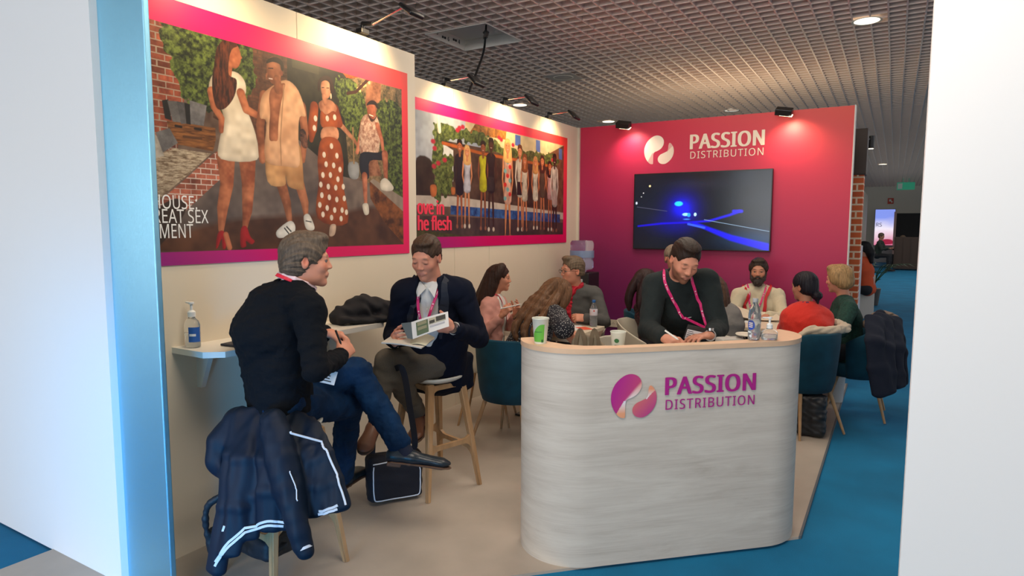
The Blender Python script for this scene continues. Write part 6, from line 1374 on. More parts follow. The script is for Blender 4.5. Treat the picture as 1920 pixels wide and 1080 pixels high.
# hand gel on the shelf
clear = mat('plastic_clear',(.86,.90,.92),.06,trans=.92,ior=1.3); gel = mat('gel_liquid',(.80,.84,.86),.05,trans=.85,ior=1.2); white_cap = mat('plastic_cap_white',(.72,.74,.74),.35); blue_label = mat('label_blue',(.02,.10,.36),.5)
def pump_bottle(loc, label, s=1.0, lab=True, rz=0, squat=False):
    t = empty('hand_gel_bottle', loc, label, 'bottle', None, rz)
    h = .12 if not squat else .055; r = .036 if not squat else .040
    b = MB(); b.lathe([(0,.001),(r*.92,.001),(r,.006),(r,h*.80),(r*.85,h*.93),(r*.45,h+.004),(.014,h+.010),(.014,h+.016),(0,h+.016)],n=28); 
    for v in b.b.verts: v.co *= s; v.co.x *= 1.1; v.co.y *= .8
    b.build('bottle_body', clear, t, smooth=True, world=False)
    b = MB(); b.lathe([(0,.003),(r*.90,.003),(r*.95,.008),(r*.95,h*.50),(0,h*.50)],n=24)
    for v in b.b.verts: v.co *= s; v.co.x *= 1.1; v.co.y *= .8
    b.build('gel', gel, t, smooth=True, world=False)
    b = MB(); b.lathe([(0,h+.010),(.016,h+.010),(.016,h+.030),(.010,h+.036),(.0055,h+.038),(.0055,h+.062),(.012,h+.064),(.012,h+.072),(0,h+.073)],n=20); b.box((-.018,0,h+.068),(.046,.010,.007),bevel=.002)
    for v in b.b.verts: v.co *= s
    b.build('pump', white_cap, t, world=False, angle=40)
    if lab:
        b = MB(); n = 8
        A1 = [b.b.verts.new((r*1.12*s*math.cos(a),r*.82*s*math.sin(a),.025*s)) for a in np.linspace(-1.1,.5,n)]; B1 = [b.b.verts.new((v.co.x,v.co.y,.088*s)) for v in A1]
        for i in range(n-1): b.b.faces.new((A1[i],A1[i+1],B1[i+1],B1[i]))
        lb_ = b.build('label_blue', blue_label, t, smooth=True, world=False)
        b = MB(); A1 = [b.b.verts.new((r*1.13*s*math.cos(a),r*.83*s*math.sin(a),.050*s)) for a in np.linspace(-1.0,-.2,5)]; B1 = [b.b.verts.new((v.co.x,v.co.y,.060*s)) for v in A1]
        for i in range(4): b.b.faces.new((A1[i],A1[i+1],B1[i+1],B1[i]))
        b.build('label_band', mat('label_white',(.7,.72,.74),.5), t, world=False)
    return t
pump_bottle((.50,-5.405,1.046),'clear pump bottle of hand gel with a blue label on the wall shelf',1.12,True,-.1)
pump_bottle((2.84,-3.845,1.061),'small clear pump bottle with a white nozzle on the counter',.9,False,.4,True)
b = MB(); b.box((.64,-5.22,1.052),(.13,.19,.010),Matrix.Rotation(.15,3,'Z'),bevel=.002); single(b,'notebook',mat('cover_dark',(.03,.03,.04),.6),'thin dark notebook on the wall shelf behind the charcoal sweater','notebook')
# paper cups
cup_white = mat('cup_white',(.66,.68,.60),.55)
def paper_cup(loc, label, r=.040, h=.112, green=True, rz=0):
    t = empty('paper_cup', loc, label, 'cup', None, rz); b = MB()
    b.lathe([(0,.004),(r*.70,.004),(r*.72,0),(r*.74,.003),(r,h),(r*1.06,h+.002),(r*1.04,h+.006),(r*.96,h+.004),(r*.68,.010),(0,.010)],n=36); b.build('cup_body', cup_white, t, world=False, angle=50)
    def wrap(name, f0, f1, a0, a1, m, off, n=16, k=6, parent=None):
        q = MB(); G = []
        for i in range(n+1):
            a = a0+(a1-a0)*i/n; lo, hi = f0(i/n), f1(i/n); G.append([q.b.verts.new(((r*(.74+.26*z/h)+off)*math.cos(a),(r*(.74+.26*z/h)+off)*math.sin(a),z)) for z in np.linspace(lo,hi,k)])
        for A, B in zip(G,G[1:]):
            for j in range(k-1): q.b.faces.new((A[j],B[j],B[j+1],A[j+1]))
        return q.build(name, m, parent or t, smooth=True, world=False)
    if green:
        g = wrap('green_leaf_print', lambda s_: .010+.0*s_, lambda s_: .045+.05*math.sin(min(1,s_*1.25)*math.pi/2), -2.45,-.75, mat('print_leaf_green',(.12,.42,.05),.5), .0006)
        wrap('printed_line', lambda s_: .058, lambda s_: .0605, -2.1,-1.1, mat('print_dark_green',(.02,.12,.03),.5), .0012, 8, 2, g)
        wrap('printed_dot', lambda s_: .008, lambda s_: .022, -1.15,-.85, mat('print_dark_green',(0,0,0)), .0012, 5, 3, g)
    else:
        q = MB(); n = 20; c = [q.b.verts.new(((r*.93+.0012)*math.cos(-1.6+.34*math.cos(a)),(r*.93+.0012)*math.sin(-1.6+.34*math.cos(a)),h*.60+.011*math.sin(a))) for a in np.linspace(0,2*math.pi,n,endpoint=False)]
        q.b.faces.new(c); q.build('oval_print', mat('print_dark_green',(0,0,0)), t, world=False); wrap('printed_line', lambda s_: h*.32, lambda s_: h*.37, -1.95,-1.25, mat('print_brown',(.06,.05,.03),.5), .0012, 8, 2)
    return t
paper_cup((1.905,-4.520,1.060),'tall paper cup with a green leaf print on the left end of the counter',.040,.118,True,.2)
paper_cup((2.13,-4.075,.971),'white paper cup with a small dark green oval on the desk behind the counter',.040,.098,False,.2)
# water bottles
def water_bottle(loc, label, s=1.0, cap_c=(.04,.16,.40), fill=.45, label_kind='white', rz=0):
    t = empty('water_bottle', loc, label, 'bottle', None, rz)
    def lath(name, prof, m, n=28, an=None):
        b = MB(); b.lathe([(r_*s,z_*s) for r_,z_ in prof],n=n); return b.build(name, m, t, smooth=an is None, world=False, angle=an)
    lath('bottle_body',[(0,.003),(.024,.0),(.031,.006),(.032,.05),(.030,.06),(.032,.07),(.0325,.13),(.030,.155),(.020,.182),(.0125,.195),(.0125,.210),(0,.210)],clear)
    lath('water',[(0,.006),(.029,.008),(.0298,.20*fill),(0,.20*fill)],gel)
    lath('cap',[(0,.222),(.0138,.222),(.0148,.219),(.0148,.203),(.0138,.201)],mat('cap_%s'%('blue' if label_kind == 'white' else 'grey'),cap_c,.4),20,50)
    if label_kind == 'white':
        lath('label_band',[(.0330,.095),(.0331,.096),(.0331,.148),(.0326,.149)],mat('label_milky',(.62,.60,.66),.4))
        b = MB(); b.lathe([(0,.0008),(.007,.0008),(.007,0)],(0,-.0336*s,.134*s),12,Matrix.Rotation(math.pi/2,3,'X')); b.build('red_mark', mat('print_red',(.6,.05,.03),.5), t, world=False)
    else:
        q = MB(); c = []
        for k in range(24):
            a = k/24*2*math.pi; an = -2.05+.62*math.cos(a); c.append(q.b.verts.new((.0336*s*math.cos(an),.0336*s*math.sin(an),(.082+.026*math.sin(a))*s)))
        q.b.faces.new(c); rl = q.build('round_label', mat('label_royal_blue',(.010,.06,.42),.5), t, world=False)
        for z_ in (.090,.080,.070):
            q = MB(); A1 = [q.b.verts.new((.0344*s*math.cos(a),.0344*s*math.sin(a),z_*s)) for a in np.linspace(-2.4,-1.75,6)]; B1 = [q.b.verts.new((v.co.x,v.co.y,v.co.z+.005*s)) for v in A1]
            for i in range(5): q.b.faces.new((A1[i],A1[i+1],B1[i+1],B1[i]))
            q.build('printed_word', mat('print_white',(0,0,0)), rl, world=False)
    return t
water_bottle((2.775,-3.888,1.061),'clear water bottle with a round blue label and grey cap on the counter',.94,(.35,.36,.37),.55,'blue',.1)
water_bottle((1.125,-2.075,.753),'small water bottle with a blue cap on the left meeting table',1.05,(.02,.12,.36),.32,'white',.5)
# pens at work
pen((2.348,-3.969,1.082),(2.427,-3.996,1.045),'white pen in the writing hand of the person behind the counter',white_pl)
pen((0.694,-2.929,0.972),(0.828,-2.822,1.008),'white pen held up by the person in the pink cardigan',white_pl)
b = MB(); b.box((2.47,-3.80,.978),(.21,.15,.004),Matrix.Rotation(.6,3,'Z')); single(b,'paper_sheet',paper_m,'white form under the writing hand on the desk behind the counter','paper')
b = MB(); b.box((2.62,-3.70,1.0),(.13,.09,.06),Matrix.Rotation(.7,3,'Z'),bevel=.01); single(b,'card_box',mat('box_grey_white',(.42,.41,.38),.6),'small pale box on the desk right of the wristwatch','box')
t = empty('wire_stand', (2.70,-3.66,.970), 'round white dish on a small wire stand behind the counter', 'dish')
b = MB(); b.lathe([(0,.075),(.055,.075),(.060,.080),(.058,.084),(0,.081)],(2.70,-3.66,.970),28); b.build('dish', plastic, t, angle=40)
for k in range(3):
    b = MB(); a = k*2.1; b.tube(chain([A_([2.70,-3.66,.97])+[.045*math.cos(a),.045*math.sin(a),.075],A_([2.70,-3.66,.97])+[.02*math.cos(a),.02*math.sin(a),.035],A_([2.70,-3.66,.97])+[.045*math.cos(a),.045*math.sin(a),.002]],4),.0022,6); b.build('wire_leg', mat('metal_steel',(0,0,0)), t)
# tote bag by the left table
def tote():
    c = A_((1.532,-3.150,0.823)); t = empty('tote_bag', (c[0],c[1],c[2]-.28), 'beige canvas tote bag with two handles between the left table and the counter', 'bag')
    can = mat('canvas_beige',(.26,.215,.15),.85,bump=.2,bscale=150); S = Sdf(.005); up_ = V3(0,0,1); r_ = V3(.86,.51,0); f_ = V3(.51,-.86,0)
    S.ec(c+up_*.02,c-up_*.22,r_,.09,.035,.15,.06,.03); S.ec(c+up_*.02-r_*.03,c+up_*.055-r_*.035,r_,.05,.02,.02,.010,.03); S.ec(c+r_*.05,c+r_*.13-up_*.06,r_,.05,.03,.03,.03,.03); S.fold(.006,.12,3); S.build('bag_body', can, t)
    for x0_, x1_ in ((-.075,-.01),(.03,.085)):
        b = MB(); b.tube(chain([c+f_*.055+r_*x0_-up_*.05,c+f_*.045+r_*(x0_+.005)+up_*.03,c+f_*.02+r_*(x0_+x1_)/2+up_*.085,c+f_*.045+r_*(x1_-.005)+up_*.03,c+f_*.055+r_*x1_-up_*.06],5),0,flat=(.026,.004,tuple(f_))); b.build('handle', mat('canvas_handle',(.17,.13,.085),.85), t)
tote()
# papers and things on the meeting tables
def flat(name, c, d, rz, m, label, cat, z): 
    b = MB(); b.box((c[0],c[1],z+d[2]/2),d,Matrix.Rotation(rz,3,'Z'),bevel=min(.002,d[2]*.3)); return single(b,name,m,label,cat)
TZ = .7525
flat('paper_sheet',(.98,-2.24),(.21,.28,.002),.5,paper_m,'white sheet on the left meeting table by the open hand','paper',TZ)
flat('leaflet',(1.10,-2.22),(.10,.14,.003),.9,mat('print_orange_red',(.70,.10,.05),.5),'orange-red leaflet beside the small water bottle','leaflet',TZ)
flat('phone',(.60,-2.42),(.07,.14,.010),.3,black_pl,'black phone on the left table below the pink cardigan','phone',TZ)
flat('notebook',(.72,-2.60),(.15,.21,.012),.2,mat('cover_white',(0,0,0)),'white notebook on the left meeting table in front of the pink cardigan','notebook',TZ)
flat('notebook',(2.62,-.98),(.16,.24,.014),.3,mat('cover_brown',(.06,.035,.025),.6),'dark brown notebook on the right meeting table by the red jumper','notebook',TZ)
flat('notebook',(2.66,-1.16),(.17,.22,.012),-.2,mat('cover_tan',(.25,.16,.10),.6),'tan notebook on the right meeting table near its front edge','notebook',TZ)
flat('paper_sheet',(2.12,-1.04),(.21,.28,.002),.4,paper_m,'white sheet on the right meeting table under the spectacles','paper',TZ)
t = empty('spectacles', (2.16,-1.12,TZ+.004), 'dark folded spectacles lying on the right meeting table', 'glasses'); b = MB()
for sx in (-1,1): b.tube([A_([2.16,-1.12,TZ+.022])+[sx*.03+.02*math.cos(a),.0,.017*math.sin(a)] for a in np.linspace(0,2*math.pi,15)],.0025,6)
b.tube([(2.14,-1.12,TZ+.026),(2.18,-1.12,TZ+.026)],.0025,6); b.build('rims', black_pl, t)
b = MB(); b.tube([(2.11,-1.12,TZ+.024),(2.10,-1.06,TZ+.006),(2.19,-1.05,TZ+.004)],.0028,6); b.build('temple', black_pl, t)
b = MB(); b.rod((2.03,-1.17,TZ+.012),(2.15,-1.05,TZ+.012),.011,.011,12); single(b,'spectacle_case',black_pl,'slim black case on the right meeting table','case')
sheet_obj('paper_sheaf',((2.066,-1.059,0.816),(2.523,-0.956,0.778),(2.410,-0.761,0.822),(2.045,-0.900,0.889)),mat('paper_warm',(.60,.52,.40),.6),'large pale sheaf of papers held open by the bearded person','paper',-.03,.004)
# bins and bags under the right table
S = Sdf(.006); S.box((2.871,-1.832,0.277),(.10,.07,.16),None,.03,.01); S.tube(chain([(2.795,-1.859,0.442),(2.840,-1.828,0.483),(2.901,-1.793,0.471),(2.921,-1.787,0.418)],3),.012); S.fold(.004,.08,2); o = single(S,'handbag',mat('leather_black',(.010,.012,.016),.45),'black handbag on the floor under the chair with the cream coat','bag'); o.location.z = .006
b = MB(); b.lathe([(0,0),(.085,0),(.10,.24),(.106,.245),(.098,.24),(.083,.01),(0,.01)],(2.93,-.62,.006),28); single(b,'waste_bin',mat('bin_white',(.50,.51,.52),.5),'white waste bin on the floor between the two right-hand tub chairs','bin',angle=50)
# coats over the right-hand chairs
cream_coat = mat('wool_cream',(.50,.42,.32),.9,bump=.3,bscale=120)
S = Sdf(.006); S.tube(chain([(2.760,-1.936,0.778),(2.836,-1.862,0.831),(2.942,-1.800,0.824),(3.025,-1.680,0.831),(3.062,-1.483,0.833)],3),[float(v) for v in np.interp(np.linspace(0,1,13),[0,.3,.7,1],[.018,.035,.034,.028])],.02)
S.tube(chain([(2.985,-1.490,0.862),(3.036,-1.556,0.840),(3.071,-1.630,0.828)],3),.026,.02); S.fold(.004,.07,4); single(S,'cream_coat',cream_coat,'cream coat over the rim of the tub chair behind the red jumper','coat')
dark_coat = mat('wool_ink',(.003,.007,.020),.9,bump=.2,bscale=200)
S = Sdf(.007); rows(S,[([(3.247,-1.194,0.872),(3.259,-1.413,0.719),(3.289,-1.442,0.513),(3.324,-1.466,0.316)],1.3),([(3.306,-1.099,0.882),(3.327,-1.332,0.670),(3.345,-1.390,0.466),(3.367,-1.416,0.332)],1.3),([(3.368,-1.007,0.858),(3.394,-1.223,0.659),(3.412,-1.282,0.453),(3.424,-1.309,0.364)],1.3),([(3.412,-0.934,0.752),(3.442,-1.108,0.601),(3.457,-1.172,0.365)],.9)],.06,.035,.03)
S.tube([(3.208,-1.105,0.822),(3.288,-0.935,0.880),(3.402,-0.760,0.793)],.035,.03); S.fold(.005,.16,5,(1,1,.25)); single(S,'dark_coat',dark_coat,'long dark navy coat hanging over the tub chair on the blue carpet','coat')
S = Sdf(.006); S.tube(chain([(3.173,-0.955,0.790),(3.240,-0.850,0.848),(3.319,-0.778,0.864),(3.401,-0.734,0.827)],3),[.03]*10,.02); S.fold(.004,.06,4); single(S,'taupe_scarf',mat('wool_taupe',(.22,.16,.12),.9,bump=.3,bscale=120),'taupe scarf on top of the dark navy coat','scarf')
# water cooler in the back corner
def cooler():
    c = (0.339,-0.606,1.174); cx, cy = c[0], c[1]; t = empty('water_cooler', (cx,cy,.004), 'black water cooler with a clear blue bottle in the back corner', 'water cooler')
    b = MB(); b.box((cx,cy,.56),(.30,.30,1.11),bevel=.012); bd = b.build('cabinet', mat('plastic_black_cooler',(.015,.015,.018),.35), t)
    b = MB(); b.box((cx+.02,cy-.152,.99),(.20,.006,.03)); b.box((cx+.02,cy-.156,.90),(.24,.02,.012)); b.build('drip_tray', mat('metal_steel',(0,0,0)), bd)
    for sx in (-.05,.07):
        b = MB(); b.box((cx+sx,cy-.17,1.03),(.022,.04,.035),bevel=.004); b.build('tap', mat('tap_white',(.6,.6,.6),.4), bd)
    b = MB(); prof = [(0,1.115),(.05,1.118),(.06,1.135),(.125,1.15),(.135,1.17),(.135,1.235),(.128,1.245),(.128,1.262),(.135,1.272),(.135,1.33),(.128,1.34),(.128,1.355),(.135,1.365),(.135,1.44),(.12,1.468),(0,1.472)]
    b.lathe([(r_*.98,z_) for r_,z_ in prof],(cx,cy,0),36); b.build('water_bottle', mat('plastic_violet_clear',(.80,.74,.95),.05,trans=.9,ior=1.25), t, smooth=True)
    b = MB(); b.lathe([(0,1.15),(.118,1.152),(.126,1.17),(.126,1.30),(0,1.30)],(cx,cy,0),30); b.build('water', mat('water_blue',(.70,.78,.95),.03,trans=.9,ior=1.2), t, smooth=True)
    b = MB(); b.lathe([(.1365,1.28),(.1365,1.285),(.1365,1.355),(.1360,1.358)],(cx,cy,0),36); b.build('label_band', mat('label_blue_clear',(.20,.34,.52),.3,alpha=.55), t, smooth=True)
cooler()
# double wall socket with a black plug
t = empty('wall_socket', (.49,-.01,.46), 'white double wall socket with a black plug on the pink wall', 'socket')
b = MB(); b.box((.50,-.012,.465),(.165,.018,.088),bevel=.004); so = b.build('face_plate', plastic, t)
for sx in (.0,.052):
    for dx, dz in ((-.010,.0),(.010,.0),(0,.016)):
        b = MB(); b.box((.50+sx-.005+dx,-.0215,.462+dz),(.006,.002,.009)); b.build('pin_slot', black_pl, so)
b = MB(); b.lathe([(0,0),(.024,0),(.022,.02),(.012,.045),(0,.048)],(.443,-.02,.455),16,Matrix.Rotation(math.pi/2,3,'X')); b.build('plug', black_pl, t, smooth=True)

# ------------------------------------------------------------ lamps of the stand
lamp_black = mat('lamp_black',(.012,.012,.013),.35); chrome = mat('chrome',(.6,.6,.6),.15,metal=1)
def arm_lamp(base, elbow, tip, head_end, label, aim, energy):
    t = empty('arm_spotlight', base, label, 'lamp', 'arm spotlights along the top of the poster walls')
    b = MB(); b.box(A_(base)+[.0,0,-.005],(.05,.07,.03),bevel=.004); b.rod(base,A_(base)+[0,0,.05],.012,.012,12); b.build('clamp', lamp_black, t)
    b = MB(); b.tube([A_(base)+[0,0,.045],elbow],.014,12); b.build('joint', lamp_black, t)
    b = MB(); b.tube([elbow,tip],.007,10); b.build('arm', chrome, t)
    a, c = A_(tip), A_(head_end); d = nrm(c-a); M = frame(mid(a,c), d, np.cross(d,[0,1,0]) if abs(d[1]) < .9 else (1,0,0)); L_ = np.linalg.norm(c-a)
    b = MB(); b.box((0,0,0),(L_,.028,.13),bevel=.010); bmesh.ops.transform(b.b,matrix=M,verts=b.b.verts); h = b.build('lamp_head', lamp_black, t, angle=50)
    pass
    yv = Vector(M.col[1][:3]); sg = 1 if yv.dot(Vector(aim)-Vector(mid(a,c))) > 0 else -1; b = MB(); b.box((0,.0125*sg,0),(L_*.75,.004,.10)); bmesh.ops.transform(b.b,matrix=M,verts=b.b.verts); b.build('lamp_glass', mat('lamp_lit_warm',(.9,.8,.6),.3,emit=(1,.80,.50),estr=6), h)
    lamp('arm_spotlight_beam','SPOT',tuple(Vector(mid(a,c))+yv*sg*.03),energy,(1,.72,.38),aim=aim,size=.05,spot=120,blend=.9)
arm_lamp((0.420,-4.130,2.840),(0.506,-4.130,2.869),(0.766,-4.130,2.931),(0.859,-4.130,2.861),'arm spotlight clamped on the near poster wall above the right half of the large poster',(.42,-4.25,2.60),55)
for k,(x0_,y_,lb,e_) in enumerate(((836,-2.69,'arm spotlight nearest the step in the poster wall',30),(945,-1.74,'middle arm spotlight above the smaller poster',30),(1028,-.80,'arm spotlight above the smaller poster, nearest the corner',26))):
    arm_lamp((.0,y_,2.825),(.05,y_,2.855),(.27,y_,2.862),(.36,y_-.02,2.775),lb,(.0,y_+.0,2.55),e_)
arm_lamp((.4225,-5.25,2.825),(.47,-5.25,2.86),(.72,-5.25,2.93),(.82,-5.25,2.87),'arm spotlight on the near poster wall above the left half of the large poster',(.42,-5.15,2.45),26)
def wall_spot(x, label, col, energy):
    t = empty('wall_spotlight', (x,-.06,2.82), label, 'lamp', 'black spotlights on top of the pink wall')
    b = MB(); b.box((x,-.03,2.80),(.04,.10,.03)); b.build('bracket', lamp_black, t)
    b = MB(); b.box((x,-.13,2.785),(.16,.09,.065),Matrix.Rotation(.18,3,'Y')@Matrix.Rotation(.5,3,'X'),bevel=.006); h = b.build('lamp_head', lamp_black, t)
    b = MB(); b.box((x+.02,-.125,2.748),(.12,.06,.004),Matrix.Rotation(.18,3,'Y')@Matrix.Rotation(.5,3,'X')); b.build('lamp_glass', mat('lamp_lit_warm',(0,0,0)), h)
    lamp('wall_spotlight_beam','SPOT',(x+.06,-.17,2.73),energy,col,aim=(x+.10,0,2.35),size=.03,spot=130,blend=1.0)
wall_spot(.62,'black spotlight on the pink wall above the cream emblem',(1,.70,.60),20); wall_spot(2.33,'black spotlight on the pink wall near its right end',(1,.80,.50),27)
# round recessed ceiling lights
def downlight(x, y, label, lit=True, e=8, sq=False):
    t = empty('ceiling_downlight', (x,y,3.60), label, 'lamp', 'round lights in the grid ceiling'); r = .112
    if sq:
        b = MB(); b.box((x,y,3.600),(.40,.40,.006)); b.build('square_plate', mat('plate_pale',(.42,.36,.32),.6), t)
    b = MB(); b.lathe([(r,3.598),(r+.022,3.594),(r+.024,3.600),(r,3.602)],(x,y,0),36); b.build('trim_ring', mat('ring_cream',(.6,.55,.45),.4), t, angle=40)
    if lit: b = MB(); b.lathe([(0,3.597),(r,3.597),(r,3.600),(0,3.600)],(x,y,0),32); b.build('diffuser', mat('diffuser_lit',(.9,.85,.7),.4,emit=(1,.88,.66),estr=2.2), t); lamp('downlight_beam','SPOT',(x,y,3.57),e,(1,.86,.68),aim=(x,y,0),size=.12,spot=140,blend=1)
    else: b = MB(); b.lathe([(0,3.66),(.05,3.655),(r*.8,3.625),(r,3.597)],(x,y,0),32); b.build('reflector', mat('chrome_reflector_glow',(.75,.74,.70),.18,metal=1,emit=(1,.9,.75),estr=.5), t, smooth=True)  # unlit reflector, faint emission stands in for the light it catches
lamp('added_ceiling_uplight','AREA',(1.4,1.6,2.5),22,(1,.80,.52),aim=(1.4,1.8,3.6),size=1.6,size_y=1.0)  # added light hidden behind the pink wall, warms the ceiling patch
downlight(-.54,.66,'unlit round ceiling light with a chrome reflector in a square plate',False,sq=True); downlight(3.02,.01,'bright round ceiling light at the upper right above the aisle',True,14); downlight(-1.4,4.34,'round ceiling light just above the left corner of the pink wall')
downlight(-2.02,2.07,'round ceiling light behind the tip of an arm spotlight'); downlight(.86,4.29,'round ceiling light with a chrome reflector just above the middle of the pink wall',False); downlight(2.92,16.28,'small distant ceiling light over the aisle',True,20)
# open hatch in the ceiling with numbered sockets, and the cable hanging from it
hx0,hx1,hy0,hy1 = -.93,-.19,-1.78,-1.06
t = empty('ceiling_hatch', ((hx0+hx1)/2,(hy0+hy1)/2,3.60), 'open square hatch in the grid ceiling with numbered sockets', 'hatch')
pale = mat('hatch_grey',(.72,.68,.62),.6); b = MB()
b.box((hx0,(hy0+hy1)/2,3.66),(.012,hy1-hy0,.125)); b.box((hx1,(hy0+hy1)/2,3.66),(.012,hy1-hy0,.125)); b.box(((hx0+hx1)/2,hy1,3.66),(hx1-hx0,.012,.125)); b.box(((hx0+hx1)/2,hy0,3.66),(hx1-hx0,.012,.125)); b.box(((hx0+hx1)/2,(hy0+hy1)/2,3.715),(hx1-hx0,hy1-hy0,.01)); hb = b.build('hatch_box', pale, t)
for k,(yy,zz,s_) in enumerate(((-1.66,3.665,'5'),(-1.46,3.645,'6'),(-1.26,3.665,'4'))):
    text('lettering', s_, frame((hx0+.0075,yy+.06,zz-.02),(0,1,0),(0,0,1)), .028, .045, .006, .001, black_pl, t)
    for dy in (-.03,.01):
        b = MB(); b.box((hx0+.009,yy+dy,zz),(.006,.026,.022)); b.build('socket_slot', black_pl, t)
b = MB(); b.box((-.25,-1.3,3.66),(.10,.30,.03),Matrix.Rotation(.2,3,'X'),bevel=.006); b.build('junction_cover', mat('cover_pale',(.50,.45,.40),.5), t)
b = MB(); b.tube(chain([(-.40,-1.44,3.70),(-.37,-1.50,3.58),(-.25,-1.72,3.35),(-.10,-2.06,3.08),(0.0,-2.34,2.83)],6),.011,10); single(b,'power_cable',lamp_black,'thick black cable hanging from the ceiling hatch to the top of the poster wall','cable')
S = Sdf(.006); S.cap((-.39,-1.46,3.62),(-.36,-1.53,3.54),.024,.014); S.fold(.008,.03,2); single(S,'cable_tie',mat('tape_grey',(.06,.055,.05),.7),'bunch of tape around the cable under the hatch','tape')
# ------------------------------------------------------------ the hall beyond, to the right of the pink wall
t = empty('aisle_spotlight', (3.066,1.340,2.578), 'black cylinder spotlight on a short arm beyond the brick pillar', 'lamp')
c = A_((3.066,1.340,2.578)); b = MB(); b.rod(c+[0,0,.09],c-[0,0,.05],.035,.035,20); b.build('lamp_head', lamp_black, t, angle=40); b = MB(); b.rod(c+[0,0,.06],(3.0,1.16,c[2]+.02),.010,.010,8); b.build('arm', lamp_black, t)
b = MB(); b.rod(c-[0,0,.052],c-[0,0,.056],.030,.030,20); b.build('lamp_glass', mat('diffuser_lit',(0,0,0)), t)
# lit poster
t = empty('light_box', (2.959,27.563,1.643), 'glowing blue and pink advertising light box at the far end of the aisle', 'sign')
A, B = A_((2.528,27.600,2.464)), A_((3.323,27.600,0.804)); pz = Pic(0,B[0]-A[0],0,A[2]-B[2],90,180,(190,200,240))
f = lambda U,V: (lambda y: np.where(y[...,None] > .5, np.array(lin((130,150,235)))*(2*y[...,None]-1)+np.array(lin((240,232,244)))*(2-2*y[...,None]), np.array(lin((240,232,244)))*(2*y[...,None])+np.array(lin((214,120,150)))*(1-2*y[...,None])))(np.clip(V/(A[2]-B[2])*1.25-.1+.15*vnoise(U,V,3,3),0,1))
pz.put(np.ones(pz.U.shape), f); W_ = B[0]-A[0]; H_ = A[2]-B[2]
pz.poly([(W_*.25,H_*.10),(W_*.55,H_*.17),(W_*.9,H_*.15),(W_*.98,H_*.05),(W_*.6,H_*.02),(W_*.25,H_*.02)],(150,30,60),3)
b = MB(); b.box(((A[0]+B[0])/2,27.66,(A[2]+B[2])/2),(W_+.06,.10,H_+.06)); b.box(((A[0]+B[0])/2,27.66,B[2]/2),(W_+.06,.10,B[2])); b.build('box_frame', mat('frame_grey',(.3,.3,.32),.5), t)
pz.sheet(Matrix(((1,0,0,A[0]),(0,0,-1,27.605),(0,1,0,B[2]),(0,0,0,1))),'lit_picture',mat('lightbox_lit',(.5,.5,.5),.4,attr='Col',emit=(1,1,1),estr=.9),t)
text('lettering','RS',frame((A[0]+W_*.06,27.60,B[2]+H_*.52),(1,0,0),(0,0,1)),W_*.30,H_*.11,0,.002,mat('print_grey',(.10,.10,.14),.5),t)
b = MB(); c = A_((3.540,23.419,3.294)); b.box(c+[.10,0,0],(.62,.06,.30)); b.rod(c+[0,0,.1],(c[0],c[1],3.62),.01); b.rod(c+[.2,0,.1],(c[0]+.2,c[1],3.62),.01); t = empty('exit_sign', tuple(c), 'green exit sign hanging in the hall at the right edge', 'sign'); b.build('sign_body', mat('sign_green',(.01,.16,.09),.4,emit=(.02,.35,.2),estr=.3), t)
b = MB(); b.box(c+[-.10,-.035,0],(.16,.01,.22)); b.build('white_panel', mat('sign_white',(.6,.65,.6),.5), t)
b = MB(); c = A_((3.103,29.085,2.903)); b.box(c,(.25,.03,.28)); t = empty('fire_sign', tuple(c), 'small red square safety sign on the far wall', 'sign'); b.build('sign_plate', mat('sign_red',(.45,.05,.03),.5), t)
b = MB(); b.box(c+[-.02,-.02,.03],(.09,.01,.10)); b.box(c+[.05,-.02,-.04],(.05,.01,.08)); b.build('pictogram', mat('sign_white',(0,0,0)), t)
b = MB(); c = A_((3.606,22.007,0.733)); b.box((c[0]+.35,c[1],.65),(1.2,.6,1.22),bevel=.01); 
for k in range(5): b.box((c[0]-.2+k*.25,c[1]-.31,.65),(.015,.02,1.2))
single(b,'hall_desk',mat('wood_dark_desk',(.06,.035,.025),.5),'dark brown slatted desk at the far end of the aisle','desk')
b = MB(); c = A_((3.566,25.628,2.013)); b.box((c[0]+.35,28.6,1.15),(1.2,.2,2.3)); single(b,'dark_doorway_booth',mat('booth_dark',(.02,.02,.02),.7),'dark booth opening behind the slatted desk','booth')
b = MB(); A2 = A_((3.439,24.660,1.327)); b.box((A2[0]-.10,27.4,1.2),(.10,.3,2.3)); single(b,'display_column',mat('booth_pink',(.55,.36,.34),.6),'pale pink narrow column right of the light box','column')
# potted palm
def palm():
    c = A_((2.985,8.244,1.028)); t = empty('potted_palm', (c[0],c[1],0), 'potted palm with long drooping leaves beside the aisle', 'plant')
    b = MB(); b.lathe([(0,0),(.14,0),(.18,.35),(.16,.35),(0,.33)],(c[0],c[1],0),20); b.build('pot', mat('pot_dark',(.05,.05,.05),.5), t)
    b = MB(); rg = random.Random(3)
    for k in range(16):
        a = rg.uniform(0,6.28); L_ = rg.uniform(.5,.85); P = [A_([c[0],c[1],.35])+A_([math.cos(a)*L_*s_**1.2,math.sin(a)*L_*s_**1.2,.95*s_-1.0*max(0,s_-.45)**1.4]) for s_ in np.linspace(0,1,7)]
        b.tube(P,[.012,.012,.010,.008,.006,.004,.002],6)
        for j in range(1,6):
            d = nrm(P[j+1]-P[j]); s_ = nrm(np.cross(d,[0,0,1]))
            for q in (-1,1):
                p0 = P[j]; p1 = P[j]+d*.12+s_*q*.12-[0,0,.05]; v = [b.b.verts.new(p0),b.b.verts.new(p0+d*.03),b.b.verts.new(p1)]; b.b.faces.new(v)
    o = b.build('leaves', mat('leaf_green',(.03,.08,.025),.5), t)
palm()
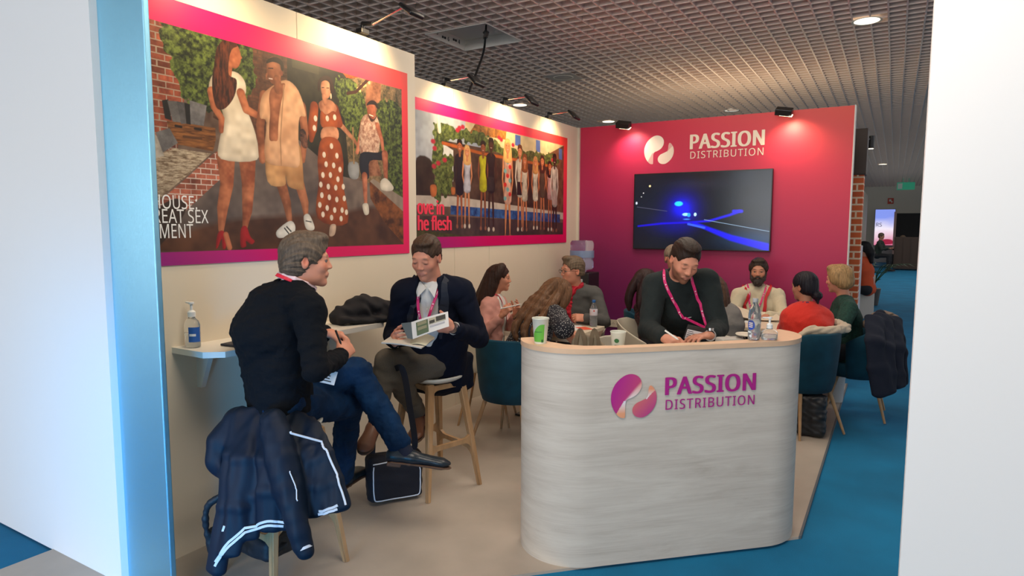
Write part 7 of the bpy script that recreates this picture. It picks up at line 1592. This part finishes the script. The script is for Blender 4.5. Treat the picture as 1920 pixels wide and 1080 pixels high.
# distant people
def far_person(head, label, top_c, hair_c, face=(1,0,0), skin=(.45,.26,.19), long_=False, zc=.55, name='person'):
    """seated figure with its head at the given point"""
    h = A_(head); f = nrm(A_(face)); r = nrm(np.cross(f,[0,0,1])); t = empty(name,(h[0],h[1],0),label,'person'); z = h[2]; H = HF(h,f+[0,0,-.1],(0,0,1),1.0)
    nk = h-f*.03-[0,0,.17]; pel = V3(h[0],h[1],max(z-.72,.45))-f*.12; ch = mid(pel,nk,.6)
    J = dict(pel=pel,chest=ch,neck=nk,head=h,shR=nk+r*.17-[0,0,.07],shL=nk-r*.17-[0,0,.07]); 
    for q,s_ in (('R',1),('L',-1)):
        J['el'+q] = J['sh'+q]+f*.12-[0,0,.24]; J['wr'+q] = J['el'+q]+f*.20+V3(0,0,.04)-r*s_*.06; J['hp'+q] = pel+r*s_*.08; J['kn'+q] = J['hp'+q]+f*.42; J['an'+q] = J['kn'+q]-[0,0,J['kn'+q][2]-.09]; J['to'+q] = J['an'+q]+f*.16-[0,0,.05]
    S = Sdf(.010); head_shape(S,H,nk); torso_shape(S,J,-.02); [arm_shape(S,J,q) for q in 'RL']; [leg_shape(S,J,q,o=-.01) for q in 'RL']; [S.ell(J['wr'+q]+f*.06,(.04,.04,.03)) for q in 'RL']; S.build('body',SKIN,t,skin_fn(H,skin))
    S = Sdf(.010); torso_shape(S,J,.015); [arm_shape(S,J,q,o=.014,upto=.9) for q in 'RL']; S.build('top',mat('cloth_'+top_c[0],top_c[1],.85),t)
    S = Sdf(.010); [leg_shape(S,J,q,o=.010,upto=.95) for q in 'RL']; S.cap(J['hpR'],J['hpL'],.11); S.build('trousers',mat('trouser_dark',(0,0,0)),t)
    S = Sdf(.008); hair_cap(S,H,.012)
    if long_: S.tube([H.p(0,-.08,.05),H.p(0,-.12,-.08),H.p(0,-.13,-.24)],[.06,.07,.04],.03)
    S.build('hair',hair_mat('hair_'+hair_c[0],hair_c[1]),t)
    for q in 'RL': shoe(J,q,mat('shoe_black',(0,0,0)),sole_brown,t,up=(0,0,1))
far_person((2.877,5.869,1.248),'person in an orange-red top with long black hair beyond the brick pillar',('orange_red',(.50,.07,.02)),('black_far',(.008,.008,.010)),(-.9,.3,0),long_=True)
far_person((2.935,20.505,1.301),'person in dark clothes sitting in front of the light box',('dark_green',(.02,.03,.025)),('grey_far',(.10,.07,.05)),(.9,-.3,0))
far_person((3.630,23.473,1.188),'person with a bald head behind the slatted desk at the far end',('dark_suit',(.015,.015,.02)),('thin',(.20,.14,.10)),(-.8,.3,0))
b = MB(); c = A_((2.840,5.927,0.919)); b.box((c[0],c[1]+.1,.38),(.5,.5,.75)); single(b,'side_table',mat('table_pale_far',(.5,.48,.44),.6),'pale table in front of the orange-red top beyond the pillar','table')

# ------------------------------------------------------------ groups of repeats
GR = {'tub_chair':'teal velvet tub chairs round the tables','plastic_chair':'white plastic chairs round the tables','bar_stool':'oak bar stools along the wall shelf','meeting_table':'white meeting tables',
      'paper_cup':'paper cups at the counter','water_bottle':'plastic water bottles','hand_gel_bottle':'pump bottles of hand gel','poster':'framed posters on the left wall','notebook':'notebooks on tables, shelf and lap','wall_spotlight':'black spotlights on top of the pink wall'}
for o in SC.objects:
    k = o.name.split('.')[0]
    if o.parent is None and k in GR and o.get('label'): o['group'] = GR[k]
